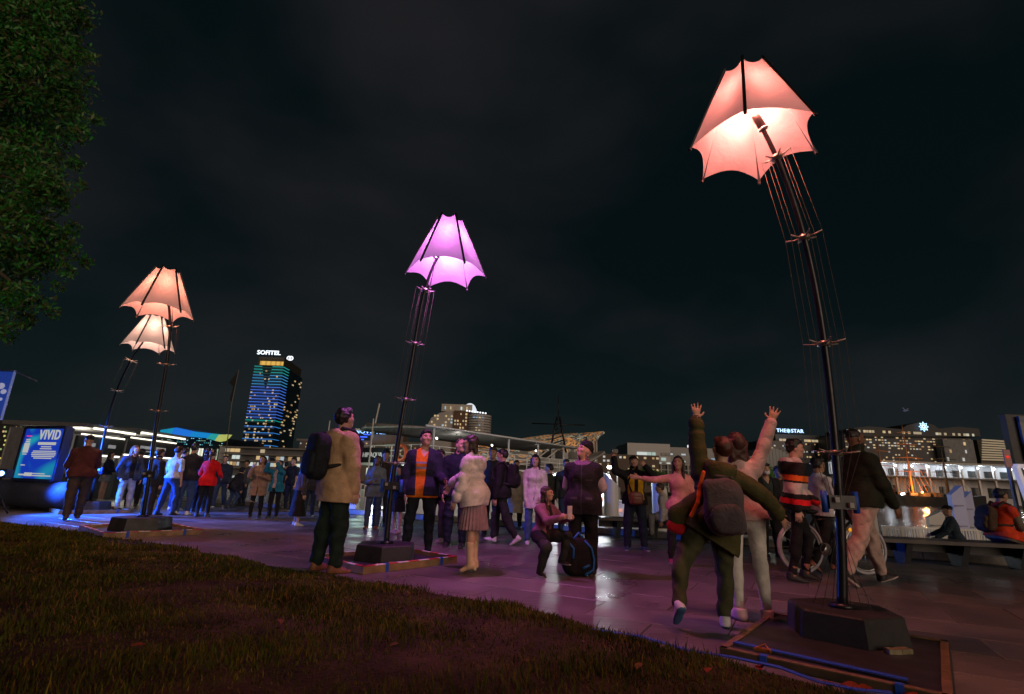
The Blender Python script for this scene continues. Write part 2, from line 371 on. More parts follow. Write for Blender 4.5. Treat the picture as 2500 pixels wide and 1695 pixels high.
# ================================================================== the four lamp sculptures
def shade_material(tr, df, em):
    m = bpy.data.materials.new('shade_fabric'); m.use_nodes = True; t = m.node_tree; t.nodes.clear()
    o = t.nodes.new('ShaderNodeOutputMaterial'); a = t.nodes.new('ShaderNodeBsdfTranslucent'); b = t.nodes.new('ShaderNodeBsdfDiffuse'); mx = t.nodes.new('ShaderNodeAddShader')
    tc = t.nodes.new('ShaderNodeTexCoord'); n = t.nodes.new('ShaderNodeTexNoise'); n.inputs['Scale'].default_value = 5; n.inputs['Detail'].default_value = 4
    t.links.new(tc.outputs['Object'], n.inputs['Vector'])
    for node, col in ((a, tr), (b, df)):
        h = t.nodes.new('ShaderNodeHueSaturation'); h.inputs['Color'].default_value = (*col, 1)
        r = t.nodes.new('ShaderNodeMapRange'); r.inputs[3].default_value = .80; r.inputs[4].default_value = 1.2
        t.links.new(n.outputs['Fac'], r.inputs[0]); t.links.new(r.outputs[0], h.inputs['Value']); t.links.new(h.outputs[0], node.inputs['Color'])
    wv = t.nodes.new('ShaderNodeTexNoise'); wv.inputs['Scale'].default_value = 14; bp = t.nodes.new('ShaderNodeBump'); bp.inputs['Strength'].default_value = .25; bp.inputs['Distance'].default_value = .02
    t.links.new(tc.outputs['Object'], wv.inputs['Vector']); t.links.new(wv.outputs['Fac'], bp.inputs['Height'])
    t.links.new(bp.outputs[0], a.inputs['Normal']); t.links.new(bp.outputs[0], b.inputs['Normal'])
    e = t.nodes.new('ShaderNodeEmission'); e.inputs['Color'].default_value = (*em, 1); e.inputs['Strength'].default_value = .22; m2 = t.nodes.new('ShaderNodeAddShader'); m.cycles.emission_sampling = 'NONE'  # small emission added to the fabric so the shade glows evenly
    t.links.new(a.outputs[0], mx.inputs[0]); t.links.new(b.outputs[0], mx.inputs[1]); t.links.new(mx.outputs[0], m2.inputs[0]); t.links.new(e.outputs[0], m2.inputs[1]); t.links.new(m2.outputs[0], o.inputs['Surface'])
    return m
def lcol_soft(c): return tuple(q * .82 + .18 for q in c)
RB, RT, SHH = .62, .199, .944
BLUESTRAP = mat((.01, .07, .42), .55, var=.1)
PLY = mat((.16, .10, .045), .6, var=.2)
REDTAPE = mat((.45, .02, .03), .5, var=.05); WHTAPE = mat((.7, .66, .66), .5, var=.05)
HEXM = mat((.014, .014, .015), .6, 0, var=.3, vscale=5, bump=.15, bscale=25)
TRAYM = mat((.02, .021, .024), .5, 0, var=.3, vscale=4)

def lamp(label, base, pole_px, ydep, centre, rot, lcol, power, boxrot, tray, fab, spreaders, boxs, cross_rot=.3, tape=None, toff=(0, 0), cab=.0008, rimh=.043):
    bx, by = base
    root = empty('lamp_sculpture', (bx, by, 0)); tag(root, label, 'lamp', 'umbrella shaped lamp sculptures on the plaza')
    off = np.array([bx, by, 0])
    # --- plywood tray with raised rim
    tw, td, trz = tray; R = rotz(trz); mb = MB(); TO = np.array([toff[0], toff[1], 0])
    mb.box((toff[0], toff[1], .03), (tw / 2 - .045, td / 2 - .045, .012), R); mb.obj('tray_board', TRAYM, root)
    mb = MB()
    for sx, sy, w, d in ((0, 1, tw / 2, .022), (0, -1, tw / 2, .022), (1, 0, .022, td / 2 - .046), (-1, 0, .022, td / 2 - .046)):
        mb.box(TO + R @ np.array([sx * (tw / 2 - .022), sy * (td / 2 - .022), rimh + .002]), (w, d, rimh), R)
    mb.obj('tray_rim', WOOD if rimh > .03 else mat((.07, .05, .025), .6, var=.3, vscale=5), root)
    k = 0
    for sx, sy, ln in ((0, 1, tw), (0, -1, tw), (1, 0, td), (-1, 0, td)):
        for half in (0, 1):
            mb = MB(); mb.mi = 0
            n = max(4, int(ln / .16))
            for q in range(n):
                if q * 2 // n != half: continue
                mb.mi = q % 2; p = (q + .5) / n * ln - ln / 2
                c = np.array([p if sx == 0 else sx * (tw / 2 - .022), p if sy == 0 else sy * (td / 2 - .022), 2 * rimh + .0065])
                mb.box(TO + R @ c, ((ln / n / 2) if sx == 0 else .024, (ln / n / 2) if sy == 0 else .024, .0035), R)
            mb.obj('edge_tape', [REDTAPE, WHTAPE] if tape == 'red' else [PLY, PLY], root)
    for sx in (-.55, .62):
        mb = MB(); mb.box(TO + R @ np.array([sx * tw / 2, -td / 2 - .003, rimh + .007]), (.022, .004, rimh + .003), R); mb.box(TO + R @ np.array([sx * tw / 2, -td / 2 + .02, 2 * rimh + .0125]), (.022, .028, .002), R)
        mb.obj('strap', BLUESTRAP, root)
    mb = MB(); mb.box(TO + R @ np.array([-.30 * tw, -td * .40, .055]), (.05, .022, .010), R)
    mb.tube([TO + R @ np.array([-.26 * tw, -td * .42, .06]), TO + R @ np.array([-.30 * tw, -td * .37, .08]), TO + R @ np.array([-.34 * tw, -td * .43, .06])], .007, 6)
    mb.obj('buckle', mat((.5, .18, .05), .4, .6), root)
    # --- hexagonal ballast box
    s = boxs; hexo = [(math.cos(boxrot + i * math.pi / 3), math.sin(boxrot + i * math.pi / 3)) for i in range(6)]
    mb = MB(); r0, r1, h = .53 * s, .50 * s, .25 * s; z0 = .043
    vs = [(x * r0, y * r0, z0) for x, y in hexo] + [(x * r1, y * r1, z0 + h - .012) for x, y in hexo] + [(x * (r1 - .012), y * (r1 - .012), z0 + h) for x, y in hexo]
    fs = [(5, 4, 3, 2, 1, 0), (12, 13, 14, 15, 16, 17)]
    for a in range(2): fs += [(a * 6 + i, a * 6 + (i + 1) % 6, a * 6 + 6 + (i + 1) % 6, a * 6 + 6 + i) for i in range(6)]
    mb.add(vs, fs); box = mb.obj('ballast_box', HEXM, root)
    topz = z0 + h
    mb = MB(); mb.tube([(0, 0, topz - .001), (0, 0, topz + .03)], [.10, .09], 14); mb.obj('flange', DARKMETAL, box)
    for q in range(2):
        a = boxrot + 4.5 + q * .20; mb = MB(); mb.box((math.cos(a) * .58 * s, math.sin(a) * .58 * s, .06), (.045, .03, .016), rotz(a + 1.5)); mb.obj('cable_clamp', mat((.2, .17, .09), .5, var=.2), root)
    mb = MB(); mb.box(TO + R @ np.array([-.06 * tw, -.40 * td, .061]), (.40 * tw, .026, .003), R @ rotz(-.05))
    mb.obj('strap', BLUESTRAP, root)
    # --- pole: bent tube
    c = np.asarray(centre, float)
    pts = [np.array([bx, by, topz])]
    n = len(pole_px)
    for i, (px, py) in enumerate(pole_px): pts.append(D(px, py, by + (ydep - by) * (i + 1) / n))
    pts.append(c + np.array([0, 0, SHH * .55]))
    pts = np.array(pts) - off
    # resample smoothly
    tt = np.concatenate([[0], np.cumsum(np.linalg.norm(np.diff(pts, axis=0), axis=1))]); tn = np.linspace(0, tt[-1], 60)
    co = [np.polyfit(tt, pts[:, a], 5 if len(pts) > 7 else 4) for a in range(3)]
    sp = np.stack([np.polyval(co[a], tn) for a in range(3)], 1); sp[0] = pts[0]
    mb = MB(); mb.tube(sp, np.linspace(.040, .021, 60), 12); mb.obj('pole', DARKMETAL, root)
    # --- spreader stars and the cables through them
    tg = np.gradient(sp, axis=0); tg /= np.linalg.norm(tg, axis=1)[:, None]
    ends = [[] for _ in range(6)]
    rowz = np.array([proj(q + off)[1] for q in sp])
    for row, rad in spreaders:
        i = int(np.argmin(np.abs(rowz - row))); p, t_ = sp[i], tg[i]
        e1 = np.cross(t_, [0, 1, 0]); e1 /= np.linalg.norm(e1); e2 = np.cross(t_, e1)
        hub = MB(); hub.tube([p - t_ * .022, p + t_ * .022], .052, 12); st = hub.obj('spreader', mat((.20, .18, .15), .4, .6), root)
        for k in range(6):
            a = cross_rot + k * math.pi / 3; v = math.cos(a) * e1 + math.sin(a) * e2; e = p + v * rad + t_ * .02
            rb = MB(); rb.tube([p + v * .04, p + v * rad * .6 + t_ * .006, e], [.011, .008, .006], 6); rb.obj('rod', mat((.30, .27, .24), .4, .6), st)
            ends[k].append(e)
    for k in range(6):
        a = boxrot + k * math.pi / 3
        lst = [np.array([math.cos(a) * .2, math.sin(a) * .2, topz])] + ends[k]
        if len(lst) > 1:
            mb = MB(); mb.tube(lst, cab, 5); mb.obj('cable', mat((.085, .072, .048), .7, 0, spec=.2), root)
    # --- winch box on the pole
    i = int(np.argmin(np.abs(sp[:, 2] - 1.05))); p = sp[i]
    mb = MB(); mb.box(p + [0, .0, 0], (.11, .05, .055)); w = mb.obj('winch', mat((.03, .03, .032), .4, .4), root)
    for x in (-.13, .132): mb = MB(); mb.tube([p + [x, -.01, -.085], p + [x, -.01, .09]], .026, 10); mb.obj('strap_roll', BLUESTRAP, w)
    for x, z in ((-.06, .02), (.055, -.02)): mb = MB(); mb.box(p + [x, -.066, z], (.018, .016, .02)); mb.obj('latch', GREYP, w)
    # --- shade: six stretched panels between six ribs, open at top and bottom
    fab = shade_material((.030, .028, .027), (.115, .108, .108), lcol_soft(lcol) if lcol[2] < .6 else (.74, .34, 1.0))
    cl = c - off
    rings = 15; seg = 10
    tips = [(math.cos(rot + i * math.pi / 3), math.sin(rot + i * math.pi / 3)) for i in range(6)]
    for i in range(6):
        a = np.array(tips[i]); b = np.array(tips[(i + 1) % 6]); mb = MB(); mb.smooth = True; vs = []
        for r_ in range(rings + 1):
            f = r_ / rings                                   # 0 bottom, 1 top
            for s_ in range(seg + 1):
                g_ = s_ / seg; bow = 4 * g_ * (1 - g_)
                rad = RB + (RT - RB) * f
                inward = 1 - (.10 * bow) * (.35 + .65 * (1 - f)) - .05 * math.sin(math.pi * f) * bow
                xy = (a + (b - a) * g_) * rad * inward
                z = f * SHH + bow * (.085 * (1 - f) ** 3 - .045 * f ** 4)
                vs.append((cl[0] + xy[0], cl[1] + xy[1], cl[2] + z))
        w = seg + 1
        mb.add(vs, [(r_ * w + s_, r_ * w + s_ + 1, (r_ + 1) * w + s_ + 1, (r_ + 1) * w + s_) for r_ in range(rings) for s_ in range(seg)])
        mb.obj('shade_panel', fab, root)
        mb = MB(); d_ = np.array([a[0], a[1], 0])
        p0 = cl + d_ * (RB + .012) + [0, 0, -.03]; p1 = cl + d_ * (RT + .012) + [0, 0, SHH + .02]
        mb.bar(p0, p1, .030, .016, up=d_); mb.obj('rib', BLACK, root)
        mb = MB(); mb.ball(p0, .017, 8); mb.obj('rib_tip', BLACK, root)
        mb = MB(); mb.tube([cl + np.array([0, 0, SHH * .60]) , cl + d_ * (RT + .10) + [0, 0, SHH * .86]], .006, 5); mb.obj('stay', DARKMETAL, root)
    # --- lamp head at the pole's end
    tip = sp[-1]; tv = tg[-1]
    mb = MB(); mb.tube([tip - tv * .30, tip - tv * .02], .040, 12); mb.obj('lamp_socket', mat((.35, .3, .28), .4, .3), root)
    mb = MB(); mb.tube([tip - tv * .315, tip - tv * .295], .046, 12); mb.obj('socket_ring', mat((.6, .6, .6), .4), root)
    bulb = cl + np.array([0, 0, SHH * .70])
    mb = MB(); mb.ball(bulb, (.055, .055, .07), 14); bo = mb.obj('bulb', mat((.9, .9, .9), .4, 0, 6.0, tuple(min(1, q * .6 + .4) for q in lcol), 0, quiet=True), root)
    ld = bpy.data.lights.new('lamp_light', 'POINT'); ld.energy = power; ld.color = lcol; ld.shadow_soft_size = .12
    lo = bpy.data.objects.new('lamp_light', ld); COL.objects.link(lo); lo.parent = root; lo.location = cl + np.array([0, 0, SHH * .70 - .10])
    bo.visible_shadow = True
    return root

gR = G(2066, 1565); gM = G(939, 1374); gL = G(341, 1300); gLL = G(213, 1250)
lamp('tall bent lamp with glowing salmon shade nearest the camera at right', gR[:2], [(2053, 1290), (2040, 1118), (2012, 833), (1965, 590), (1902, 400), (1868, 325)], 4.43, (2.348, 4.43, 4.434), 3.129,
     (1.0, .24, .19), 480, .30, (1.25, 1.5, -.68), None, [(1118, .18), (833, .17), (590, .16), (392, .14)], .80, toff=(-.23, -.29), cab=.0023, rimh=.021)
lamp('bent lamp with glowing violet shade in the middle of the plaza', gM[:2], [(955, 1194), (973, 1076), (990, 973), (1013, 834), (1041, 705), (1060, 640)], 7.387, (-1.065, 7.387, 4.208), 3.177,
     (.86, .19, .86), 720, .62, (1.55, 1.25, .86), None, [(1133, .16), (977, .155), (834, .15), (707, .14)], .84, tape='red', cab=.0016)
lamp('bent lamp with glowing salmon shade overlapping the cream one behind', gL[:2], [(371, 1108), (389, 1006), (405, 893), (414, 796), (415, 752)], 9.81, (-7.115, 9.81, 4.172), 3.832,
     (1.0, .30, .19), 420, .62, (1.5, 1.75, .86), None, [(1122, .2), (1006, .17), (893, .17), (797, .16)], .95, tape='red')
cLL = D(362, 851, 13.6)
lamp('bent lamp with glowing cream shade farthest left behind the salmon one', gLL[:2], [(240, 1140), (261, 1033), (285, 957), (319, 882), (341, 846)], 13.6, (cLL[0], cLL[1], cLL[2]), 2.79,
     (1.0, .54, .40), 420, .60, (1.5, 1.75, .86), None, [(1042, .18), (957, .17), (882, .17)], .95)

# ================================================================== people: signed-distance bodies and clothes turned into one skin each
class SDF:
    def __init__(s, wr=0.0, wf=18.0, seed=0): s.p = []; s.cuts = []; s.wr = wr; s.wf = wf; s.seed = seed
    def cone(s, a, b, ra, rb=None, k=.03, flat=None, sub=False):
        a = np.asarray(a, float); b = np.asarray(b, float); rb = ra if rb is None else rb; R = max(ra, rb) + k
        ba = b - a; L2 = ba @ ba + 1e-9
        def fn(X, Y, Z):
            x, y, z = X - a[0], Y - a[1], Z - a[2]
            h = np.clip((x * ba[0] + y * ba[1] + z * ba[2]) / L2, 0, 1)
            x = x - ba[0] * h; y = y - ba[1] * h; z = z - ba[2] * h
            if flat is not None:
                n, f = flat; q = (x * n[0] + y * n[1] + z * n[2]) * (1 / f - 1); x = x + n[0] * q; y = y + n[1] * q; z = z + n[2] * q
            d = np.sqrt(x * x + y * y + z * z) - (ra + (rb - ra) * h)
            return d * (flat[1] if flat is not None else 1)
        s.p.append((fn, np.minimum(a, b) - R, np.maximum(a, b) + R, k, sub)); return s
    def ell(s, c, r, R=None, k=.03, sub=False, pw=2):
        c = np.asarray(c, float); r = np.asarray(r, float); R = np.eye(3) if R is None else np.asarray(R); m = float(r.min()); e = np.abs(R) @ r + k
        def fn(X, Y, Z):
            x, y, z = X - c[0], Y - c[1], Z - c[2]
            u = (x * R[0, 0] + y * R[1, 0] + z * R[2, 0]) / r[0]; v = (x * R[0, 1] + y * R[1, 1] + z * R[2, 1]) / r[1]; w = (x * R[0, 2] + y * R[1, 2] + z * R[2, 2]) / r[2]
            if pw == 2: return (np.sqrt(u * u + v * v + w * w) - 1) * m
            return ((np.abs(u) ** pw + np.abs(v) ** pw + np.abs(w) ** pw) ** (1 / pw) - 1) * m
        s.p.append((fn, c - e, c + e, k, sub)); return s
    def cut(s, fn): s.p.append((fn, None, None, 0, 'cut')); return s              # keeps the region where fn < 0
    def build(s, vox):
        lo = np.min([p[1] for p in s.p if not p[4]], 0) - 2 * vox; hi = np.max([p[2] for p in s.p if not p[4]], 0) + 2 * vox; wdone = False
        n = np.ceil((hi - lo) / vox).astype(int) + 1
        ax = [(lo[i] + vox * np.arange(n[i])).astype(np.float32) for i in range(3)]
        F = np.full(n, .12, np.float32)
        X, Y, Z = ax[0][:, None, None], ax[1][None, :, None], ax[2][None, None, :]
        Wn = 0.0
        if s.wr:
            r = np.random.default_rng(s.seed)
            for q in range(4):
                v = r.normal(size=3); v /= np.linalg.norm(v); v *= s.wf * (1 + .7 * q); ph = r.uniform(0, 6.28)
                w2 = r.normal(size=3) * s.wf * .5
                Wn = Wn + (s.wr / (1 + .6 * q)) * np.sin(X * v[0] + Y * v[1] + Z * v[2] + ph + 1.2 * np.sin(X * w2[0] + Y * w2[1] + Z * w2[2]))
        for fn, l, h, k, sub in s.p:
            if sub == 'cut':
                F = np.maximum(F, fn(X, Y, Z) - Wn * .8); continue
            i0 = np.maximum(0, np.floor((l - lo) / vox).astype(int) - 1); i1 = np.minimum(n, np.ceil((h - lo) / vox).astype(int) + 2)
            if np.any(i1 <= i0): continue
            sl = tuple(slice(i0[i], i1[i]) for i in range(3))
            d = fn(ax[0][sl[0]][:, None, None], ax[1][sl[1]][None, :, None], ax[2][sl[2]][None, None, :]); f = F[sl]
            if sub: F[sl] = np.maximum(f, -d)
            elif k <= 0: F[sl] = np.minimum(f, d)
            else:
                hh = np.maximum(k - np.abs(f - d), 0) / k; F[sl] = np.minimum(f, d) - hh * hh * k * .25
        F = F + Wn
        F[0] = F[-1] = .1; F[:, 0] = F[:, -1] = .1; F[:, :, 0] = F[:, :, -1] = .1
        return nets(F, lo, vox)
def nets(F, lo, h):
    S = F < 0; nx, ny, nz = F.shape
    c = [S[i:nx - 1 + i, j:ny - 1 + j, k:nz - 1 + k] for i in (0, 1) for j in (0, 1) for k in (0, 1)]
    cnt = sum(a.astype(np.int8) for a in c); M = (cnt > 0) & (cnt < 8)
    I = np.argwhere(M); idx = np.full(M.shape, -1, np.int32); idx[M] = np.arange(len(I))
    corner = np.array([(i, j, k) for i in (0, 1) for j in (0, 1) for k in (0, 1)])
    V = np.stack([F[I[:, 0] + q[0], I[:, 1] + q[1], I[:, 2] + q[2]] for q in corner], 1)
    acc = np.zeros((len(I), 3)); num = np.zeros(len(I))
    for a in range(8):
        for b in range(a + 1, 8):
            dd = corner[b] - corner[a]
            if np.abs(dd).sum() != 1: continue
            x = (V[:, a] < 0) != (V[:, b] < 0); t = np.where(x, V[:, a] / np.where(x, V[:, a] - V[:, b], 1), 0)
            acc += np.where(x[:, None], corner[a] + t[:, None] * dd, 0); num += x
    P = lo + h * (I + acc / num[:, None])
    quads = []
    for axx in range(3):
        o = [0, 0, 0]; o[axx] = 1
        A = S[:nx - o[0], :ny - o[1], :nz - o[2]]; B = S[o[0]:, o[1]:, o[2]:]
        E = np.argwhere(A != B); u, v = [q for q in range(3) if q != axx]
        E = E[(E[:, u] > 0) & (E[:, v] > 0) & (E[:, u] < F.shape[u] - 1) & (E[:, v] < F.shape[v] - 1)]
        def at(du, dv): e = E.copy(); e[:, u] -= du; e[:, v] -= dv; return idx[e[:, 0], e[:, 1], e[:, 2]]
        q = np.stack([at(1, 1), at(0, 1), at(0, 0), at(1, 0)], 1); fl = A[E[:, 0], E[:, 1], E[:, 2]]
        if axx == 1: fl = ~fl
        q[~fl] = q[~fl][:, ::-1]; quads.append(q)
    return P, np.concatenate(quads)
def np_mesh(name, P, Qd, mats, mi=None):
    me = bpy.data.meshes.new(name); me.vertices.add(len(P)); me.vertices.foreach_set('co', np.asarray(P, np.float32).ravel())
    me.loops.add(Qd.size); me.loops.foreach_set('vertex_index', Qd.ravel().astype(np.int32))
    me.polygons.add(len(Qd)); me.polygons.foreach_set('loop_start', (np.arange(len(Qd)) * 4).astype(np.int32))
    me.polygons.foreach_set('use_smooth', np.ones(len(Qd), bool))
    if mi is not None: me.polygons.foreach_set('material_index', mi.astype(np.int32))
    me.update(calc_edges=True)
    for m in mats: me.materials.append(m)
    return me
def rx(a): c, s = math.cos(a), math.sin(a); return np.array([[1, 0, 0], [0, c, -s], [0, s, c]])
def ry(a): c, s = math.cos(a), math.sin(a); return np.array([[c, 0, s], [0, 1, 0], [-s, 0, c]])
def unit(v): v = np.asarray(v, float); return v / (np.linalg.norm(v) + 1e-9)
_ball = {}
def ball_mesh(m):
    if m.name not in _ball: _ball[m.name] = MB().ball((0, 0, 0), 1, 10).mesh('ball'); _ball[m.name].materials.append(m)
    return _ball[m.name]
SKIN = {'fair': (.50, .30, .23), 'light': (.46, .27, .19), 'tan': (.34, .19, .12), 'brown': (.17, .085, .05), 'dark': (.08, .04, .026)}
HAIRK = {'black': (.010, .009, .009), 'brown': (.035, .020, .012), 'auburn': (.06, .018, .012), 'grey': (.28, .27, .26), 'blond': (.16, .10, .05)}
HANG = ((.10, .02, -1), (.04, .16, -1), (.0, 1, 0))
STAND = ((.06, .02, -1), (.02, -.02, -1))

class Person:
    """facing +Y in its own frame, right hand towards +X; vectors in pose are in that frame"""
    def __init__(s, label, px, py, hy, face, vox=.011, sex='m', skin='light', hair=('short', 'black'), lean=(2, 0), twist=0, head=(0, 0, 0),
                 aR=None, aL=None, lR=None, lL=None, hands=('relax', 'relax'), feet=(0, 0), fpitch=(0, 0), top=None, under=None, bottom=None, shoes=None,
                 pos=None, H=None, seat=None, face_on=True, z=0.0, mask=False, bulk=1.0, group='people on the waterfront plaza', smile=False):
        s.vox = vox; f_ = sex == 'f'
        s.R = T = rotz(math.radians(twist)) @ ry(math.radians(lean[1])) @ rx(-math.radians(lean[0])); s.T = T
        aR = aR or HANG; aL = aL or HANG; lR = lR or STAND; lL = lL or STAND
        mir = lambda v: np.array([-v[0], v[1], v[2]], float)
        shw = .162 if f_ else .182; hw = .095 if f_ else .09
        J = {}
        J['shR'] = T @ np.array([shw, 0, .418]); J['shL'] = T @ np.array([-shw, 0, .418]); J['neck'] = T @ np.array([0, -.015, .51])
        HR = rotz(math.radians(head[0] + twist * .5)) @ ry(math.radians(head[2])) @ rx(math.radians(head[1]) - math.radians(lean[0]) * .4); s.HR = HR
        J['head'] = J['neck'] + T @ np.array([0, .0, .05]) + HR @ np.array([0, .02, .115])
        for S, a, l in (('R', aR, lR), ('L', aL, lL)):
            m = (lambda v: np.asarray(v, float)) if S == 'R' else mir
            J['el' + S] = J['sh' + S] + .285 * unit(m(a[0])); J['wr' + S] = J['el' + S] + .25 * unit(m(a[1]))
            J['hd' + S] = unit(m(a[3])) if len(a) > 3 else unit(m(a[1])); J['th' + S] = unit(m(a[2]))
            J['hip' + S] = np.array([hw if S == 'R' else -hw, 0, -.04]); J['kn' + S] = J['hip' + S] + .43 * unit(m(l[0])); J['an' + S] = J['kn' + S] + .415 * unit(m(l[1]))
            ft = feet[0 if S == 'R' else 1]; fp = fpitch[0 if S == 'R' else 1]
            J['fd' + S] = rotz(math.radians(ft if S == 'L' else -ft)) @ rx(math.radians(fp)) @ np.array([0, 1., 0])
            J['fu' + S] = rotz(math.radians(ft if S == 'L' else -ft)) @ rx(math.radians(fp)) @ np.array([0, 0, 1.])
        soles = []
        for S in 'RL':
            for q in (-.06, .17): soles.append((J['an' + S] - .075 * J['fu' + S] + q * J['fd' + S])[2])
        low = min(soles) if seat is None else -.13
        topz = (J['head'] + HR @ np.array([0, -.01, .125]))[2] - low
        if pos is None:
            g = G(px, py, z); Hm = height_at(g, hy)
        else: g = np.array(pos, float); Hm = H if H else topz
        if seat is not None: g = g.copy()
        k = Hm / topz; s.k = k
        if seat is not None and H: k = s.k = H / 1.75
        s.J = {n: (v * k if n[:2] not in ('hd', 'th', 'fd', 'fu') else v) for n, v in J.items()}
        s.z0 = -low * k
        for n in s.J:
            if n[:2] not in ('hd', 'th', 'fd', 'fu'): s.J[n] = s.J[n] + [0, 0, s.z0]
        s.pel = np.array([0, 0, s.z0]); s.f_ = f_; s.bulk = bulk; s.hands = hands
        s.loc = (g[0], g[1], g[2]); s.rz = math.radians(face)
        s.skin = mat(SKIN[skin], .55, 0, var=.08, vscale=12, spec=.4)
        # --- body
        b = SDF(); s.body_prims(b, 0, k)
        P, Qd = b.build(vox)
        s.o = new_obj('person', np_mesh('person', P, Qd, [s.skin])); s.o.location = s.loc; s.o.rotation_euler = (0, 0, s.rz)
        tag(s.o, label, 'person', group)
        if face_on: s.face_bits(hair[1], smile)
        if hair[0]: s.hair(*hair)
        if mask:
            q = SDF(); c = s.J['head']; q.ell(c + s.HR @ np.array([0, .05, -.052]) * k, np.array([.066, .062, .052]) * k, s.HR); HRt = s.HR
            q.cut(lambda X, Y, Z: (.028 * k) - ((X - c[0]) * HRt[0, 1] + (Y - c[1]) * HRt[1, 1] + (Z - c[2]) * HRt[2, 1]))
            s.child('face_mask', q, mat((.62, .64, .68), .8, var=.04))
        if under: s.top(under, 'shirt')
        if bottom: s.bottom(bottom)
        if top: s.top(top, top.get('name', 'jacket'))
        if shoes: s.shoes(shoes)
    def W(s, v): return Matrix.Translation(s.loc) @ Matrix.Rotation(s.rz, 4, 'Z') @ Vector(v)
    def child(s, name, sdf, m, mi=None, vox=None):
        P, Qd = sdf.build(vox or s.vox)
        if len(Qd) == 0: return None
        ms = m if isinstance(m, (list, tuple)) else [m]
        me = np_mesh(name, P, Qd, ms, mi(P[Qd].mean(1)) if mi else None)
        return new_obj(name, me, None, s.o)
    def tl(s, X, Y, Z):                                     # torso coordinates (units of a 1.75 m figure)
        T = s.T; x, y, z = X, Y, Z - s.z0; k = s.k
        return (x * T[0, 0] + y * T[1, 0] + z * T[2, 0]) / k, (x * T[0, 1] + y * T[1, 1] + z * T[2, 1]) / k, (x * T[0, 2] + y * T[1, 2] + z * T[2, 2]) / k
    def tp(s, v): return s.pel + s.T @ (np.asarray(v, float) * s.k)
    def torso_prims(s, q, t, k, low=True, fem=None):
        f_ = s.f_; w = s.bulk; B = .05 * k
        e = lambda c, r: q.ell(s.tp(c), np.array(r) * k * np.array([w, w, 1]) + t, s.T, B)
        if low: q.ell(s.pel + np.array([0, -.01, -.02]) * k, np.array([.165 if f_ else .158, .112, .125]) * k * np.array([w, w, 1]) + t, None, B)
        e((0, 0, .13), (.125 if f_ else .140, .095, .14)); e((0, .005, .31), (.148 if f_ else .166, .112, .19))
        if f_: e((0, .075, .33), (.115, .06, .065))
        w_ = 1 + (w - 1) * .35
        for x in (-1, 1): q.cone(s.tp((x * .02, -.02, .490)), s.tp((x * (.124 if f_ else .142), -.005, .420)), .050 * k * w_ + t * .5, .052 * k * w_ + t * .8, k=B)
    def arm_prims(s, q, S, t, k, frac=1.0, t2=None):
        a, b, c = s.J['sh' + S], s.J['el' + S], s.J['wr' + S]; t2 = t if t2 is None else t2; w = (.9 if s.f_ else 1) * s.bulk
        if frac <= .5:
            q.cone(a, a + (b - a) * frac * 2, .052 * k * w + t, .046 * k * w + t, k=.03 * k); return
        q.cone(a, b, .052 * k * w + t, .042 * k * w + t, k=.03 * k); q.cone(b, b + (c - b) * (frac - .5) * 2, .042 * k * w + t, .031 * k + t2, k=.02 * k)
    def leg_prims(s, q, S, t, k, frac=1.0, t2=None):
        h, n, a = s.J['hip' + S], s.J['kn' + S], s.J['an' + S]; t2 = t if t2 is None else t2; w = s.bulk
        if frac <= .5:
            q.cone(h, h + (n - h) * frac * 2, .088 * k * w + t, .075 * k * w + t2, k=.04 * k); return
        q.cone(h, n, .088 * k * w + t, .056 * k + (t + t2) / 2, k=.04 * k); e = n + (a - n) * (frac - .5) * 2
        q.cone(n, e, .056 * k + (t + t2) / 2, .042 * k + t2, k=.03 * k)
        q.ell(n + (a - n) * .3 + np.array([0, -.012, 0]) * k, np.array([.05, .055, .11]) * k + t2 * .8, None, .04 * k)
    def body_prims(s, q, t, k):
        s.torso_prims(q, -.006 * k, k)
        for S in 'RL':
            s.arm_prims(q, S, -.004 * k, k); s.leg_prims(q, S, -.006 * k, k)
            a = s.J['an' + S]; q.cone(a - s.J['fu' + S] * .04 * k - s.J['fd' + S] * .03 * k, a - s.J['fu' + S] * .05 * k + s.J['fd' + S] * .12 * k, .026 * k, .014 * k, k=.02 * k)
            s.hand_prims(q, S, s.hands[0 if S == 'R' else 1], k)
        q.cone(s.J['neck'] - s.T @ np.array([0, 0, .03]) * k, s.J['head'] + s.HR @ np.array([0, -.02, -.06]) * k, (.052 if s.f_ else .060) * k, .052 * k, k=.03 * k)
        c = s.J['head']; HR = s.HR; E = lambda v, r, kk=.02, sub=False: q.ell(c + HR @ (np.array(v) * k), np.array(r) * k, HR, kk * k, sub)
        E((0, -.012, .025), (.076, .096, .092), .03); E((0, .028, -.030), (.060, .070, .088), .035); E((0, .060, -.088), (.030, .028, .024), .03)
        E((0, .082, .034), (.050, .018, .012), .02); E((-.045, .062, -.018), (.022, .026, .020), .02); E((.045, .062, -.018), (.022, .026, .020), .02)
        for x in (-1, 1): E((x * .077, -.008, -.008), (.012, .021, .032), .012)
        q.cone(c + HR @ np.array([0, .090, .020]) * k, c + HR @ np.array([0, .108, -.026]) * k, .008 * k, .014 * k, k=.014 * k)
        for x in (-1, 1): E((x * .031, .104, .014), (.017, .014, .012), 0, True)
